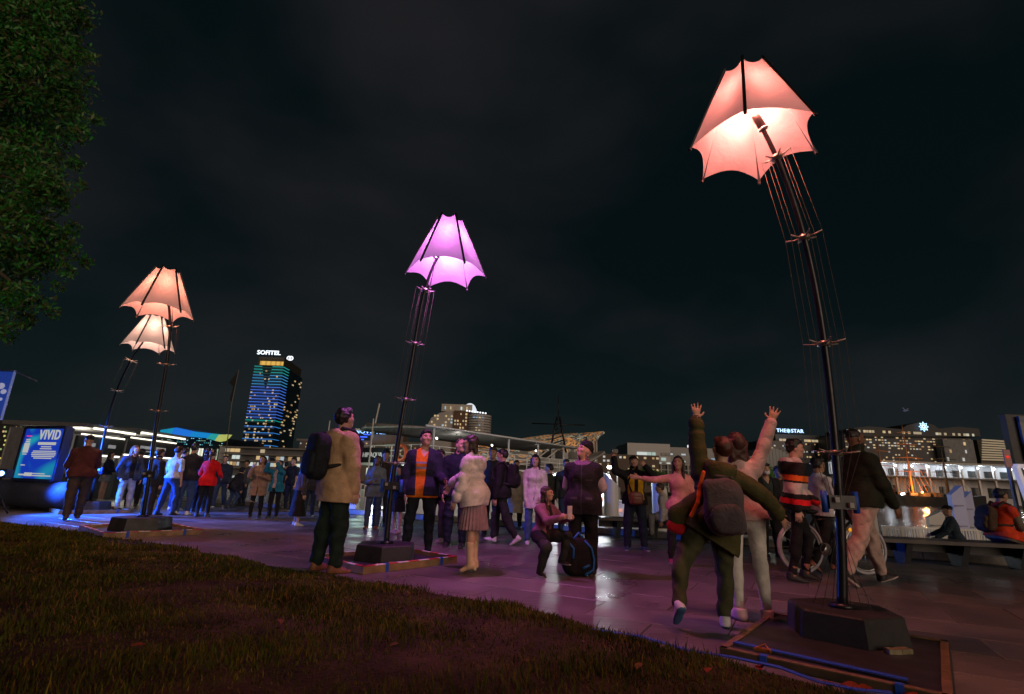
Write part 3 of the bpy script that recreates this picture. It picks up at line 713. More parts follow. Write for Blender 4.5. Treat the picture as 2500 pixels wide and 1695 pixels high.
    def hand_prims(s, q, S, mode, k):
        w = s.J['wr' + S]; d = s.J['hd' + S]; th = s.J['th' + S]; t = th - d * (th @ d); t = unit(t); n = np.cross(d, t)
        fr = max(.0095 * k, s.vox * .62); cu = {'relax': .55, 'spread': .08, 'hold': 1.35, 'flat': .2}[mode]; spd = {'relax': .06, 'spread': .30, 'hold': .05, 'flat': .06}[mode]
        sg = 1 if (n @ (s.pel - w + np.array([0, .3, .1])) > 0) else -1
        n = n * sg
        q.cone(w - d * .02 * k, w + d * .075 * k, .030 * k, .038 * k, k=.015 * k, flat=(n, .48))
        for i, (o, L) in enumerate(((.030, .078), (.010, .088), (-.011, .082), (-.031, .066))):
            b = w + (d * .080 + t * o) * k; dd = unit(d + t * o / .03 * spd); m = b + (dd * math.cos(cu * .5) + n * math.sin(cu * .5)) * L * .5 * k
            e = m + (dd * math.cos(cu * 1.25) + n * math.sin(cu * 1.25)) * L * .5 * k
            q.cone(b - d * .01 * k, m, fr * 1.06, fr, k=.004); q.cone(m, e, fr, fr * .9, k=.004)
        b = w + (d * .025 + t * .028) * k; o = {'spread': 1.1, 'relax': .55, 'hold': .45, 'flat': .6}[mode]
        m = b + unit(d * .8 + t * o + n * .25) * .045 * k; e = m + unit(d + t * o * .5 + n * cu * .5) * .032 * k
        q.cone(b, m, fr * 1.25, fr * 1.1, k=.012 * k); q.cone(m, e, fr * 1.1, fr * .95, k=.004)
    def face_bits(s, hk, smile):
        k = s.k; c = s.J['head']; HR = s.HR
        def put(name, v, r, m):
            o = new_obj(name, ball_mesh(m), None, s.o); M = np.eye(4); M[:3, :3] = HR @ np.diag(np.array(r) * k); M[:3, 3] = c + HR @ (np.array(v) * k)
            o.matrix_local = Matrix(M.tolist())
        dk = mat((.02, .014, .012), .25); hb = mat(HAIRK.get(hk, (.02, .015, .012)), .8)
        lip = mat((.26, .08, .075), .5)
        for x in (-1, 1):
            put('eye', (x * .031, .0885, .013), (.0125, .006, .0062), dk); put('eyebrow', (x * .032, .0965, .034), (.019, .006, .0042), hb)
        if smile: put('mouth', (0, .0885, -.052), (.026, .010, .011), mat((.7, .64, .6), .4)); put('lip', (0, .089, -.064), (.022, .009, .005), lip)
        else: put('mouth', (0, .0900, -.055), (.023, .008, .0065), lip)
    def hair(s, typ, colr):
        k = s.k; c = s.J['head']; HR = s.HR; q = SDF(.0035 * k, 60, 5); L = lambda v: c + HR @ (np.array(v, float) * k)
        fabm = colr not in HAIRK
        m = fabric(colr) if fabm else mat(HAIRK[colr], .45, 0, var=.25, vscale=40, bump=.35, bscale=120, spec=.5)
        hl = lambda X, Y, Z: [((X - c[0]) * HR[0, i] + (Y - c[1]) * HR[1, i] + (Z - c[2]) * HR[2, i]) / k for i in range(3)]
        if typ == 'beanie':
            q.ell(L((0, -.014, .045)), np.array([.090, .110, .098]) * k, HR); q.ell(L((0, -.02, .13)), np.array([.05, .06, .03]) * k, HR)
            q.cut(lambda X, Y, Z: (lambda h: (.030 + .25 * h[1] - h[2]) * k)(hl(X, Y, Z))); s.child('beanie', q, m); return
        if typ == 'cap':
            q.ell(L((0, -.014, .040)), np.array([.088, .108, .092]) * k, HR); q.cut(lambda X, Y, Z: (lambda h: (.045 - h[2]) * k)(hl(X, Y, Z)))
            cp = s.child('cap', q, m); q = SDF(); q.ell(L((0, .125, .052)), np.array([.07, .065, .012]) * k, HR @ rx(-.2)); s.child('cap_brim', q, m); typ, m = 'stubble', mat(HAIRK['black'], .6)
        if typ == 'hood':
            q.ell(L((0, -.02, .02)), np.array([.105, .120, .125]) * k, HR); q.cut(lambda X, Y, Z: (lambda h: (h[1] - .055 - .2 * h[2]) * k)(hl(X, Y, Z))); s.child('hood', q, m); return
        rz_ = .087 if typ != 'stubble' else .0785
        q = SDF(.0035 * k, 60, 5)
        q.ell(L((0, -.020, .030)), np.array([rz_, 0.106 if typ != 'stubble' else .094, .104 if typ != 'stubble' else .092]) * k, HR)
        if typ == 'short': q.ell(L((0, .045, .095)), np.array([.065, .05, .03]) * k, HR, .03 * k)
        low = {'short': -.072, 'stubble': .012}.get(typ, -.09)
        def face_cut(X, Y, Z):
            h = hl(X, Y, Z); hair_line = .062 - 0 * h[0]
            return np.maximum(-np.maximum(.018 - h[1] + .0 * h[0], h[2] - hair_line + 1.2 * np.maximum(0, np.abs(h[0]) - .05)), (low - h[2])) * k
        q.cut(face_cut)
        s.child('hair', q, m)
        q = SDF(.004 * k, 55, 6)
        if typ == 'long':
            for x in (-.055, -.02, .02, .055): q.cone(L((x, -.045, .02)), L((x * 1.3, -.085, -.36)), .050 * k, .030 * k, k=.03 * k)
            for x in (-1, 1): q.cone(L((x * .078, .0, .02)), L((x * .095, .045, -.26)), .026 * k, .020 * k, k=.03 * k)
            s.child('long_hair', q, m)
        if typ == 'bob':
            for x in (-.05, 0, .05): q.cone(L((x, -.05, .02)), L((x * 1.3, -.065, -.12)), .048 * k, .034 * k, k=.03 * k)
            for x in (-1, 1): q.cone(L((x * .076, -.01, .03)), L((x * .086, .012, -.12)), .025 * k, .02 * k, k=.03 * k)
            s.child('long_hair', q, m)
        if typ == 'ponytail':
            q.cone(L((0, -.11, .03)), L((0, -.145, -.05)), .03 * k, .034 * k, k=.02 * k); q.cone(L((0, -.145, -.05)), L((.01, -.135, -.25)), .034 * k, .016 * k, k=.02 * k); s.child('ponytail', q, m)
        if typ == 'bun':
            q.ell(L((0, -.12, .02)), np.array([.05, .045, .05]) * k, HR); q.ell(L((.03, -.10, -.04)), np.array([.04, .04, .06]) * k, HR); s.child('hair_bun', q, m)
    def top(s, o, name):
        k = s.k; t = o.get('t', .022) * k; q = SDF(o.get('wr', .0035) * k, o.get('wf', 17), int(abs(s.loc[0] * 100)) % 97)
        s.torso_prims(q, t, k, low=o.get('hem', -.1) < .05)
        hem = o.get('hem', -.1)
        if hem < .05:
            q.ell(s.pel + np.array([0, -.01, -.01]) * k, np.array([.168 if s.f_ else .162, .116, .135]) * k * np.array([s.bulk, s.bulk, 1]) + t + o.get('over', .016) * k, None, .04 * k)
            if not o.get('coat') and not o.get('nothigh'):
                for S in 'RL':
                    h_, n_ = s.J['hip' + S], s.J['kn' + S]; q.cone(h_, h_ + (n_ - h_) * .5, .096 * k * s.bulk + t + o.get('over', .016) * k, .09 * k * s.bulk + t + o.get('over', .016) * k, k=.06 * k)
        if o.get('coat'):                                   # skirts of a long coat, spread round the legs
            ln = o['coat']; fl = o.get('flare', .05)
            q.cone(s.pel + np.array([0, -.005, -.02]) * k, s.pel + np.array([o.get('dx', 0), -.005 + o.get('dy', 0), -ln]) * k, .155 * k + t, (.155 + fl) * k + t, k=.05 * k, flat=(np.array([0, 1., 0]), .78))
        if o.get('flare') and not o.get('coat'):
            q.cone(s.tp((0, 0, .10)), s.tp((0, 0, hem - .06)), .12 * k + t, (.15 + o['flare']) * k + t, k=.04 * k, flat=(s.T @ np.array([0, 1., 0]), .78))
        if o.get('collar') == 'stand': q.cone(s.tp((0, -.012, .50)), s.tp((0, .0, .565)), .072 * k + t * .3, .074 * k + t * .2, k=.02 * k)
        if o.get('collar') == 'hood':
            q.cone(s.tp((-.085, -.085 - t / k * .8, .475 + o.get('hoodz', 0))), s.tp((.085, -.085 - t / k * .8, .475 + o.get('hoodz', 0))), .052 * k + t * .4, k=.03 * k); q.ell(s.tp((0, -.118 - t / k * .8, .425 + o.get('hoodz', 0))), np.array([.110, .048, .095]) * k + t * .2, s.T, .03 * k); q.cone(s.tp((-.09, .0, .495 + o.get('hoodz', 0))), s.tp((.09, .0, .495 + o.get('hoodz', 0))), .055 * k, k=.03 * k)
            for x in (-1, 1): q.cone(s.tp((x * .09, -.04, .52)), s.tp((x * .05, .085, .45)), .035 * k, .025 * k, k=.02 * k)
        if o.get('puff'): s.puff_torso(q, o, t, hem)
        T = s.T
        if o.get('coat'): ln = o['coat']; z0 = s.z0; q.cut(lambda X, Y, Z: (z0 - ln * k) - Z + 0 * X + 0 * Y)
        else:
            def hemcut(X, Y, Z):
                x, y, z = s.tl(X, Y, Z); return (hem + o.get('hemtilt', 0) * x - z) * k
            q.cut(hemcut)
        # sleeves that hang below the hem stay; neck opening
        nc = s.J['neck'] + s.T @ np.array([0, .03, .055]) * k; q.ell(nc, np.array([.062, .062, .075]) * k, s.T, 0, sub=True)
        if o.get('vneck'):
            def vc(X, Y, Z):
                x, y, z = s.tl(X, Y, Z); return -np.maximum(np.maximum(np.abs(x) - .6 * np.maximum(z - o['vneck'], 0), .03 - y), o['vneck'] - z) * k
            q.cut(vc)
        if o.get('open') is not None:
            w0, w1, cx = o['open']
            def oc(X, Y, Z):
                x, y, z = s.tl(X, Y, Z); w = w0 + (w1 - w0) * np.clip((z + .15) / .6, 0, 1)
                return -np.maximum(np.maximum(np.abs(x - cx) - w, .0 - y), z - .66) * k
            q.cut(oc)
        sl = o.get('sleeve', .97)
        if sl > 0:
            for S in 'RL': s.arm_prims(q, S, t * o.get('ts', 1.0), k, sl, t * o.get('tc', .8))
        if o.get('puff') and sl > 0: s.puff_arms(q, o, t)
        mi = None; cols = [fabric(o['col'])] if not o.get('leather') else [mat(o['col'], .35, 0, var=.15, bump=.2, bscale=60)]
        if o.get('paint'):
            fn, extra = o['paint']; cols += [fabric(c) for c in extra]
            mi = lambda C: fn(*s.tl(C[:, 0], C[:, 1], C[:, 2]))
        return s.child(name, q, cols, mi, o.get('vox'))
    def puff_torso(s, q, o, t, hem):
        k = s.k; pf = o['puff'] * k; p_ = o.get('pitch', .085) * k
        for i in range(int(.75 * k / p_)):
            f = hem + (i + .5) * p_ / k
            if f > .44: break
            w = .150 if s.f_ else .162; w = w + (.02 if f < .02 else 0)
            q.ell(s.tp((0, 0, f)), np.array([w * k * s.bulk + t + pf, .112 * k * s.bulk + t + pf, p_ * .60]), s.T, .010 * k)
    def puff_arms(s, q, o, t):
        k = s.k; pf = o['puff'] * k; p_ = o.get('pitch', .085) * k
        for S in 'RL':
            for A, B, r0, r1 in ((s.J['sh' + S], s.J['el' + S], .052, .044), (s.J['el' + S], s.J['wr' + S], .044, .034)):
                L = np.linalg.norm(B - A); m = max(2, int(L / p_)); d = (B - A) / L
                for i in range(m):
                    f = (i + .5) / m; r = (r0 + (r1 - r0) * f) * k + t + pf; cc = A + (B - A) * f
                    q.cone(cc - d * p_ * .12, cc + d * p_ * .12, r, r, k=.010 * k)
    def bottom(s, o):
        k = s.k; t = o.get('t', .014) * k; kind = o.get('kind', 'trousers'); q = SDF(o.get('wr', .0048) * k, o.get('wf', 22), int(abs(s.loc[0] * 70)) % 89)
        wz = o.get('waist', .08)
        if kind in ('trousers', 'shorts'):
            fr = o.get('len', .96 if kind == 'trousers' else .40)
            q.ell(s.pel + np.array([0, -.01, -.01]) * k, np.array([.168 if s.f_ else .162, .116, .135]) * k * np.array([s.bulk, s.bulk, 1]) + t, None, .04 * k)
            for S in 'RL': s.leg_prims(q, S, t, k, fr, o.get('t2', o.get('t', .014)) * k)
            z0 = s.z0; q.cut(lambda X, Y, Z: Z - (z0 + wz * k) + 0 * X + 0 * Y)
            mi = None; cols = [fabric(o['col'])]
            s.child('trousers' if kind == 'trousers' else 'shorts', q, cols, mi)
        else:
            ln = o.get('len', .45); fl = o.get('flare', .07); a = s.pel + np.array([0, 0, .08]) * k; b = s.pel + np.array([o.get('dx', 0), o.get('dy', 0), -ln]) * k
            q = SDF(.003 * k, 16, 3); q.cone(a, b, .135 * k + t, (.16 + fl) * k, k=.02 * k, flat=(np.array([0, 1., 0]), .85)); q.ell(s.pel, np.array([.172, .125, .13]) * k, None, .04 * k)
            z0 = s.z0; q.cut(lambda X, Y, Z: np.maximum(Z - (z0 + wz * k), (z0 - ln * k) - Z) + 0 * X + 0 * Y)
            if o.get('pleat'):
                n_ = o['pleat']
                q.cut(lambda X, Y, Z: (np.sqrt((X - (b[0] - a[0]) * np.clip((a[2] - Z) / (a[2] - b[2]), 0, 1)) ** 2 + (Y / .85 - (b[1] - a[1]) * np.clip((a[2] - Z) / (a[2] - b[2]), 0, 1)) ** 2)
                                       - (.135 * k + t + ((.16 + fl) * k - .135 * k - t) * np.clip((a[2] - Z) / (a[2] - b[2]), 0, 1)) + (.003 + .010 * np.clip((a[2] - Z) / (a[2] - b[2]), 0, 1)) * k * (1 - np.sin(n_ * np.arctan2(Y / .85, X)))))
            s.child('skirt', q, fabric(o['col']))
    def shoes(s, o):
        k = s.k
        for S in 'RL':
            a, fd, fu = s.J['an' + S], s.J['fd' + S], s.J['fu' + S]; sd = np.cross(fd, fu); F = np.array([sd, fd, fu]).T; at = lambda x, y, z: a + F @ (np.array([x, y, z]) * k)
            q = SDF(); big = o.get('big', 1.0)
            if o.get('kind') == 'boot':
                sh = unit(s.J['kn' + S] - a); hh = o.get('h', .26); lift = o.get('heel', .05)
                q.cone(a - fu * .02 * k, a + sh * hh * k, .050 * k, .062 * k, k=.03 * k); q.cone(at(0, -.03, -.02), at(0, .13, -.055), .042 * k, .026 * k, k=.03 * k)
                q.cut(lambda X, Y, Z, b=a + sh * hh * k, n=sh: (X - b[0]) * n[0] + (Y - b[1]) * n[1] + (Z - b[2]) * n[2])
                q.cone(at(0, -.045, -.03), at(0, -.05, -.075), .026 * k, .022 * k, k=.015 * k)
                s.child('boot', q, mat(o['col'], .5, 0, var=.1)); continue
            q.cone(at(0, -.045, -.052), at(0, .15, -.058), .036 * k * big, .034 * k * big, k=.02 * k, flat=(fu, .55)); q.cone(at(0, -.02, -.01), at(0, .10, -.05), .044 * k * big, .030 * k * big, k=.03 * k)
            q.cone(at(0, -.03, -.03), at(0, -.02, .012), .042 * k * big, .046 * k * big, k=.02 * k)
            q.cut(lambda X, Y, Z, b=at(0, 0, -.076), n=fu: -((X - b[0]) * n[0] + (Y - b[1]) * n[1] + (Z - b[2]) * n[2]))
            q.cut(lambda X, Y, Z, b=at(0, 0, .03), n=fu: ((X - b[0]) * n[0] + (Y - b[1]) * n[1] + (Z - b[2]) * n[2]))
            zb = -.054
            s.child('shoe', q, [mat(o['col'], .6, 0, var=.12), mat(o.get('sole', (.6, .58, .55)), .6)], lambda C, a=a, fu=fu: (((C - a) @ fu) < zb * k).astype(int), min(s.vox, .012))
            if o.get('sock'):
                q = SDF(); q.cone(a - fu * .01 * k, a + unit(s.J['kn' + S] - a) * .09 * k, .046 * k, .047 * k); s.child('sock', q, fabric(o['sock']))

def bag_obj(name, label, cat, P, parts, group=None):
    """a bag carried by P, built in P's frame; parts = [(name, sdf, material)], the first is the body"""
    root = None
    for n, q, m in parts:
        Pv, Qd = q.build(max(.009, P.vox * .9)); me = np_mesh(n, Pv, Qd, [m])
        if root is None:
            root = new_obj(name, me); root.location = P.loc; root.rotation_euler = (0, 0, P.rz); tag(root, label, cat, group)
        else: new_obj(n, me, None, root)
    return root
def backpack(label, P, col, strapcol, size=(.145, .085, .22), cen=(0, -.215, .29), pocket=True, tilt=0.0, colp=None, out=1.12):
    k = P.k; B = SDF(.003, 18, 3); R = P.T @ rx(tilt); B.ell(P.tp(cen), np.array(size) * k, R, .02, pw=4)
    parts = [('backpack', B, fabric(col, .8))]
    if pocket:
        q = SDF(.002, 20, 2); q.ell(P.tp((cen[0], cen[1] - size[1] * .82, cen[2] - size[2] * .32)), np.array([size[0] * .8, size[1] * .5, size[2] * .52]) * k, R, .02, pw=4); parts.append(('pocket', q, fabric(colp or tuple(c * 1.3 for c in col), .8)))
    for x in (-1, 1):
        q = SDF(); pts = [(x * .09, -.13, .44), (x * .105, -.06, .535), (x * .112, .05, .52), (x * .12, .145, .40), (x * .15, .13, .25), (x * .17, .02, .17), (x * .11, -.14, .13)]
        pts = [(a[0] * (1 + (out - 1) * .5), a[1] * out - .03 * (out - 1), a[2] + (.10 * (out - 1) if a[2] > .5 else 0)) for a in pts]
        for a, b in zip(pts[:-1], pts[1:]): q.cone(P.tp(a), P.tp(b), .021 * k, k=.01)
        parts.append(('strap', q, fabric(strapcol, .7)))
    q = SDF(); q.cone(P.tp((-.03, cen[1] + .03, cen[2] + size[2] + .0)), P.tp((.03, cen[1] + .03, cen[2] + size[2])), .016 * k); parts.append(('handle', q, fabric(strapcol)))
    return bag_obj('backpack', label, 'backpack', P, parts)
def phone(label, P, pts, size=(.038, .004, .075), R=None, cat='phone', col=(.02, .02, .022), screen=0):
    c = P.W(pts); o = empty('phone', c, P.rz); tag(o, label, cat)
    mb = MB(); mb.box((0, 0, 0), size, R); mb.obj('phone_case', mat(col, .3), o)
    RR = np.eye(3) if R is None else R
    mb = MB(); mb.box(RR @ np.array([0, -size[1] - .001, 0]), (size[0] * .9, .001, size[2] * .93), R); mb.obj('phone_screen', glow((.6, .7, .9), screen, True) if screen else mat((.02, .02, .03), .1), o)
    return o
# ================================================================== the people in the photograph
BK = (.012, .012, .014); NAVY = (.016, .018, .045); JEAN = (.035, .06, .14); DJEAN = (.018, .026, .055); WH = (.62, .60, .58)
WALK_R = dict(lR=((.03, .42, -1), (.0, .05, -1)), lL=((.03, -.28, -1), (.0, -.62, -1)), fpitch=(12, -30))
WALK_L = dict(lL=((.03, .42, -1), (.0, .05, -1)), lR=((.03, -.28, -1), (.0, -.62, -1)), fpitch=(-30, 12))
FAR = dict(vox=.016)
SH_W = dict(col=(.62, .60, .60)); SH_K = dict(col=(.02, .02, .022), sole=(.10, .10, .10)); SH_KW = dict(col=(.02, .02, .022), sole=(.6, .55, .55))

# --- far left, washed in blue
Person('burly person in maroon jacket and dark trousers walking away past the lit festival panel', 172, 1270, 1062, 45, **FAR, bulk=1.18, skin='tan', hair=('cap', (.01, .01, .012)), lR=((.05, .25, -1), (0, .02, -1)), lL=((.05, -.2, -1), (0, -.35, -1)), fpitch=(5, -15),
       aR=((.2, .5, -1), (0, .9, -.4), (0, 0, 1)), aL=((.2, .4, -1), (-.1, .9, -.3), (0, 0, 1)), top=dict(col=(.060, .020, .020), hem=-.12, t=.035), bottom=dict(col=(.035, .03, .028), t=.03), shoes=SH_K, lean=(9, 0), face_on=False)
Person('bare-legged person in navy jacket and short skirt behind the rear lamp base', 243, 1226, 1102, -70, **FAR, sex='f', skin='fair', hair=('bob', 'black'), aR=((.1, .3, -1), (-.1, 1, -.1), (0, 0, 1)), aL=((.1, .3, -1), (-.1, 1, -.05), (0, 0, 1)),
       top=dict(col=NAVY, hem=-.02, t=.03), bottom=dict(kind='skirt', col=(.20, .22, .26), len=.26, flare=.05), shoes=SH_W)
Person('long-haired person in open dark denim jacket and pale jeans left of the salmon lamp', 296, 1250, 1088, -125, **FAR, sex='f', skin='fair', hair=('long', 'blond'), head=(15, 0, 0), aR=((.35, -.1, -1), (-.1, .5, -1), (0, 1, 0)), aL=((.3, .1, -1), (.0, .3, -1), (0, 1, 0)),
       top=dict(col=(.03, .045, .075), hem=-.13, t=.045, open=(.05, .06, 0)), under=dict(col=BK, hem=-.08, t=.014), bottom=dict(col=(.36, .38, .42), t=.016, t2=.012), shoes=SH_KW)
Person('person in dark coat and dark trousers standing half behind the salmon lamp pole', 354, 1262, 1096, -25, **FAR, hair=('short', 'brown'), top=dict(col=(.02, .022, .026), hem=-.16, t=.04, collar='stand'), bottom=dict(col=(.025, .022, .018), t=.03, t2=.03), shoes=SH_K, lean=(5, 0), face_on=False,
       aL=((.25, .2, -1), (.1, .3, -1), (0, 1, 0)))
Person('person in pale shirt and blue jeans standing left of the dark t-shirt', 404, 1258, 1090, -12, **FAR, skin='fair', hair=('short', 'brown'), top=dict(name='shirt', col=(.42, .44, .50), hem=-.03, t=.014, sleeve=.42), bottom=dict(col=JEAN, t=.018), shoes=SH_K, lR=((.12, .2, -1), (.0, -.1, -1)), lL=((.1, -.1, -1), (.05, -.2, -1)), face_on=False)
Person('person in dark t-shirt and jeans seen from behind with bare forearms', 444, 1258, 1083, 2, **FAR, skin='fair', hair=('short', 'black'), top=dict(name='t_shirt', col=(.018, .018, .022), hem=-.12, t=.022, sleeve=.42), bottom=dict(col=JEAN, t=.016), shoes=SH_W, aL=((.22, -.02, -1), (.05, .12, -1), (0, 1, 0)), aR=((.2, .3, -1), (-.2, .8, -.2), (0, 1, 0)), face_on=False, lL=((.12, .05, -1), (.05, -.05, -1)))
Person('person in black jacket and trousers hidden behind the red jacket', 480, 1250, 1094, 14, **FAR, skin='tan', hair=('short', 'black'), top=dict(col=BK, hem=-.14, t=.03, collar='stand'), bottom=dict(col=(.02, .02, .02), t=.02), shoes=SH_KW, face_on=False)
Person('person in bright red jacket and black trousers with a ponytail seen from behind', 492, 1262, 1098, 4, vox=.014, sex='f', skin='light', hair=('ponytail', 'brown'), top=dict(col=(.62, .010, .014), hem=-.16, t=.02, flare=.045), bottom=dict(col=BK, t=.008, t2=.006), shoes=SH_K, face_on=False,
       aL=((.35, .2, -1), (-.2, .9, -.1), (0, 0, 1)), aR=((.35, .2, -1), (-.2, .8, -.3), (0, 0, 1)))
Person('person in dark blue jacket and jeans walking towards the camera behind the red jacket', 530, 1244, 1112, 195, **FAR, skin='fair', hair=('short', 'brown'), top=dict(col=(.02, .03, .06), hem=-.12, t=.03), bottom=dict(col=JEAN, t=.02), shoes=SH_W, **{k: v for k, v in WALK_R.items()})
Person('small person in navy coat and jeans bending forward beside a red bag', 560, 1244, 1141, -35, **FAR, skin='light', hair=('hood', (.02, .022, .035)), top=dict(col=(.02, .022, .035), hem=-.18, t=.045), bottom=dict(col=JEAN, t=.015), shoes=SH_K, lean=(26, 0), lR=((.05, .5, -1), (0, -.4, -1)), lL=((.05, .2, -1), (0, -.6, -1)), fpitch=(0, -20), face_on=False)
# --- middle left  (EXTRA figures half hidden in the crowd)
Person('person in dark clothes and black shoes behind the pale jeans', 318, 1238, 1096, 20, **FAR, skin='light', hair=('short', 'black'), top=dict(col=(.03, .03, .035), hem=-.12, t=.03), bottom=dict(col=BK, t=.02), shoes=SH_KW, face_on=False)
Person('person in dark green jacket between the pale shirt and the dark t-shirt', 424, 1246, 1094, -8, **FAR, skin='light', hair=('short', 'black'), top=dict(col=(.02, .035, .03), hem=-.12, t=.03), bottom=dict(col=JEAN, t=.02), shoes=SH_W, face_on=False)
Person('person in grey jacket by the water behind the small bending person', 588, 1234, 1124, 150, **FAR, skin='tan', hair=('short', 'black'), top=dict(col=(.08, .085, .10), hem=-.12, t=.03), bottom=dict(col=DJEAN, t=.02), shoes=SH_K)
Person('person in shorts and dark top behind the teal jacket', 684, 1242, 1128, 20, **FAR, skin='light', hair=('short', 'black'), top=dict(col=(.03, .03, .04), hem=-.12, t=.03), bottom=dict(kind='shorts', col=(.04, .04, .05), t=.03), shoes=SH_W, face_on=False)
Person('person in dark coat behind the black backpack of the brown coat', 752, 1262, 1122, 175, **FAR, skin='light', hair=('short', 'brown'), top=dict(col=(.035, .03, .035), hem=-.16, t=.03), bottom=dict(col=DJEAN, t=.02), shoes=SH_K)
Person('person with pink trainers standing behind the orange jumper', 1062, 1322, 1098, 165, **FAR, skin='light', hair=('short', 'black'), top=dict(col=(.03, .028, .035), hem=-.14, t=.03), bottom=dict(col=(.05, .05, .06), t=.02), shoes=dict(col=(.5, .3, .42)))
Person('person in jeans hidden behind the padded vest', 1382, 1304, 1122, 170, **FAR, skin='light', hair=('short', 'black'), top=dict(col=(.04, .045, .06), hem=-.12, t=.03), bottom=dict(col=JEAN, t=.02), shoes=SH_W)
Person('person in long tan coat with one hand raised to the cheek', 621, 1264, 1114, 190, vox=.013, sex='f', skin='tan', hair=('bob', 'black'), head=(-15, 14, 6), top=dict(name='coat', col=(.27, .17, .12), coat=.34, t=.03, flare=.05, open=(.012, .03, 0)), under=dict(col=(.3, .2, .16), t=.014, hem=-.1), bottom=dict(col=BK, t=.004, t2=.004), shoes=SH_K,
       aR=((.35, .5, -.7), (-.35, .35, 1), (0, 0, 1)), aL=((.3, .3, -.8), (-.7, .6, .2), (0, 0, 1)))
P = Person('person in open teal jacket raising both hands to take a photo', 664, 1266, 1124, 170, vox=.013, sex='f', skin='light', hair=('bob', 'black'), head=(0, 10, 0), top=dict(col=(.015, .16, .26), hem=-.16, t=.03, open=(.055, .05, 0)), under=dict(col=(.36, .29, .28), t=.014, hem=-.05), bottom=dict(col=BK, t=.014), shoes=SH_K,
       aR=((.25, .75, .15), (-.45, .35, 1), (0, 0, 1)), aL=((.25, .75, .15), (-.45, .35, 1), (0, 0, 1)), hands=('hold', 'hold'))
phone('phone held up in front of the teal jacket wearer', P, (P.J['wrR'] + P.J['wrL']) / 2 + [0, .06, .1], (.075, .006, .038))
Person('bearded person in navy vest standing behind the teal jacket', 702, 1246, 1118, 160, **FAR, skin='light', hair=('short', 'black'), top=dict(name='vest', col=(.016, .022, .05), hem=-.1, t=.03, sleeve=.3), bottom=dict(col=DJEAN, t=.02), shoes=SH_KW)
Person('person in long black dress and white trainers beside the brown coat', 722, 1284, 1126, -55, vox=.013, sex='f', skin='light', hair=('long', 'black'), top=dict(col=(.06, .05, .055), hem=-.02, t=.025), bottom=dict(kind='skirt', col=BK, len=.70, flare=.12), shoes=SH_W)
# --- brown coat
PB = Person('person in brown hooded coat with a black backpack looking up at the violet lamp', 798, 1396, 998, -48, vox=.010, skin='light', hair=('short', 'black'), head=(16, 14, 0), lean=(2, 0), bulk=1.05,
            top=dict(name='coat', col=(.42, .28, .165), hem=-.24, t=.045, collar='hood', wr=.004, flare=.03, over=.02), bottom=dict(col=(.010, .020, .016), t=.030, t2=.028, wr=.006), shoes=dict(col=(.16, .06, .025), sole=(.30, .12, .04)),
            aR=((.16, .10, -1), (.05, .22, -1), (0, 1, 0)), aL=((.16, -.05, -1), (.0, .25, -1), (0, 1, 0)), feet=(10, 10), lR=((.10, .06, -1), (.03, -.04, -1)), lL=((.08, -.06, -1), (.03, -.1, -1)))
backpack('black backpack worn over the brown hooded coat', PB, (.010, .013, .016), (.012, .012, .013), size=(.165, .095, .25), cen=(0, -.275, .24), out=1.2)
Person('person in grey-blue jacket and jeans with folded arms behind the violet lamp', 906, 1292, 1113, 178, vox=.012, sex='f', skin='brown', hair=('bob', 'black'), head=(5, 10, 0), top=dict(col=(.16, .19, .24), hem=-.2, t=.03, collar='stand'), bottom=dict(col=(.07, .10, .17), t=.016), shoes=dict(col=(.22, .06, .03), sole=(.1, .05, .04)),
       aR=((.22, .2, -1), (-1, .55, .15), (0, 0, 1)), aL=((.22, .2, -1), (-1, .62, .0), (0, 0, 1)))
Person('person in dark beanie and jacket standing right behind the folded arms', 926, 1284, 1099, 185, **FAR, skin='tan', hair=('beanie', (.012, .012, .015)), head=(20, 0, 0), top=dict(col=(.03, .022, .022), hem=-.14, t=.03), bottom=dict(col=(.03, .03, .03), t=.02), shoes=SH_K)
P = Person('person in black top and skirt reading a phone behind the violet lamp pole', 966, 1302, 1136, 140, vox=.013, sex='f', skin='light', hair=('bob', 'black'), head=(0, -18, 0), top=dict(col=BK, hem=-.04, t=.03), bottom=dict(kind='skirt', col=BK, len=.42), shoes=dict(col=(.5, .35, .42)),
           aR=((.1, .3, -1), (-.25, 1, .2), (0, 0, 1)), aL=((.1, .3, -1), (-.25, 1, .15), (0, 0, 1)))
phone('dark phone in the hands of the person in black skirt', P, (P.J['wrR'] + P.J['wrL']) / 2 + [0, .09, .05], (.036, .006, .07), rx(-.5))
# --- central group
PO = Person('person in orange jumper under an open navy jacket looking up', 1018, 1360, 1051, 186, vox=.010, skin='light', hair=('short', 'black'), head=(22, 10, 0), lean=(-1, 0), bulk=1.04,
            top=dict(col=(.020, .020, .045), hem=-.13, t=.035, open=(.055, .085, .03), over=.022), under=dict(name='jumper', col=(.62, .15, .010), hem=-.16, t=.016, vneck=.40, paint=(lambda x, y, z: (((z > .235) & (z < .262)) | ((z > .305) & (z < .332))).astype(int), [(.22, .24, .38)])),
            bottom=dict(col=(.012, .017, .022), t=.016, t2=.012), shoes=dict(col=(.05, .05, .07), sole=(.16, .2, .32)),
            aR=((.22, -.08, -1), (-.05, .3, -1), (0, 1, 0)), aL=((.18, .25, -1), (.30, .85, -.25), (0, 0, 1)), hands=('relax', 'flat'), lR=((.14, .05, -1), (.05, -.05, -1)), lL=((.10, .0, -1), (.03, -.03, -1)), feet=(25, 20))
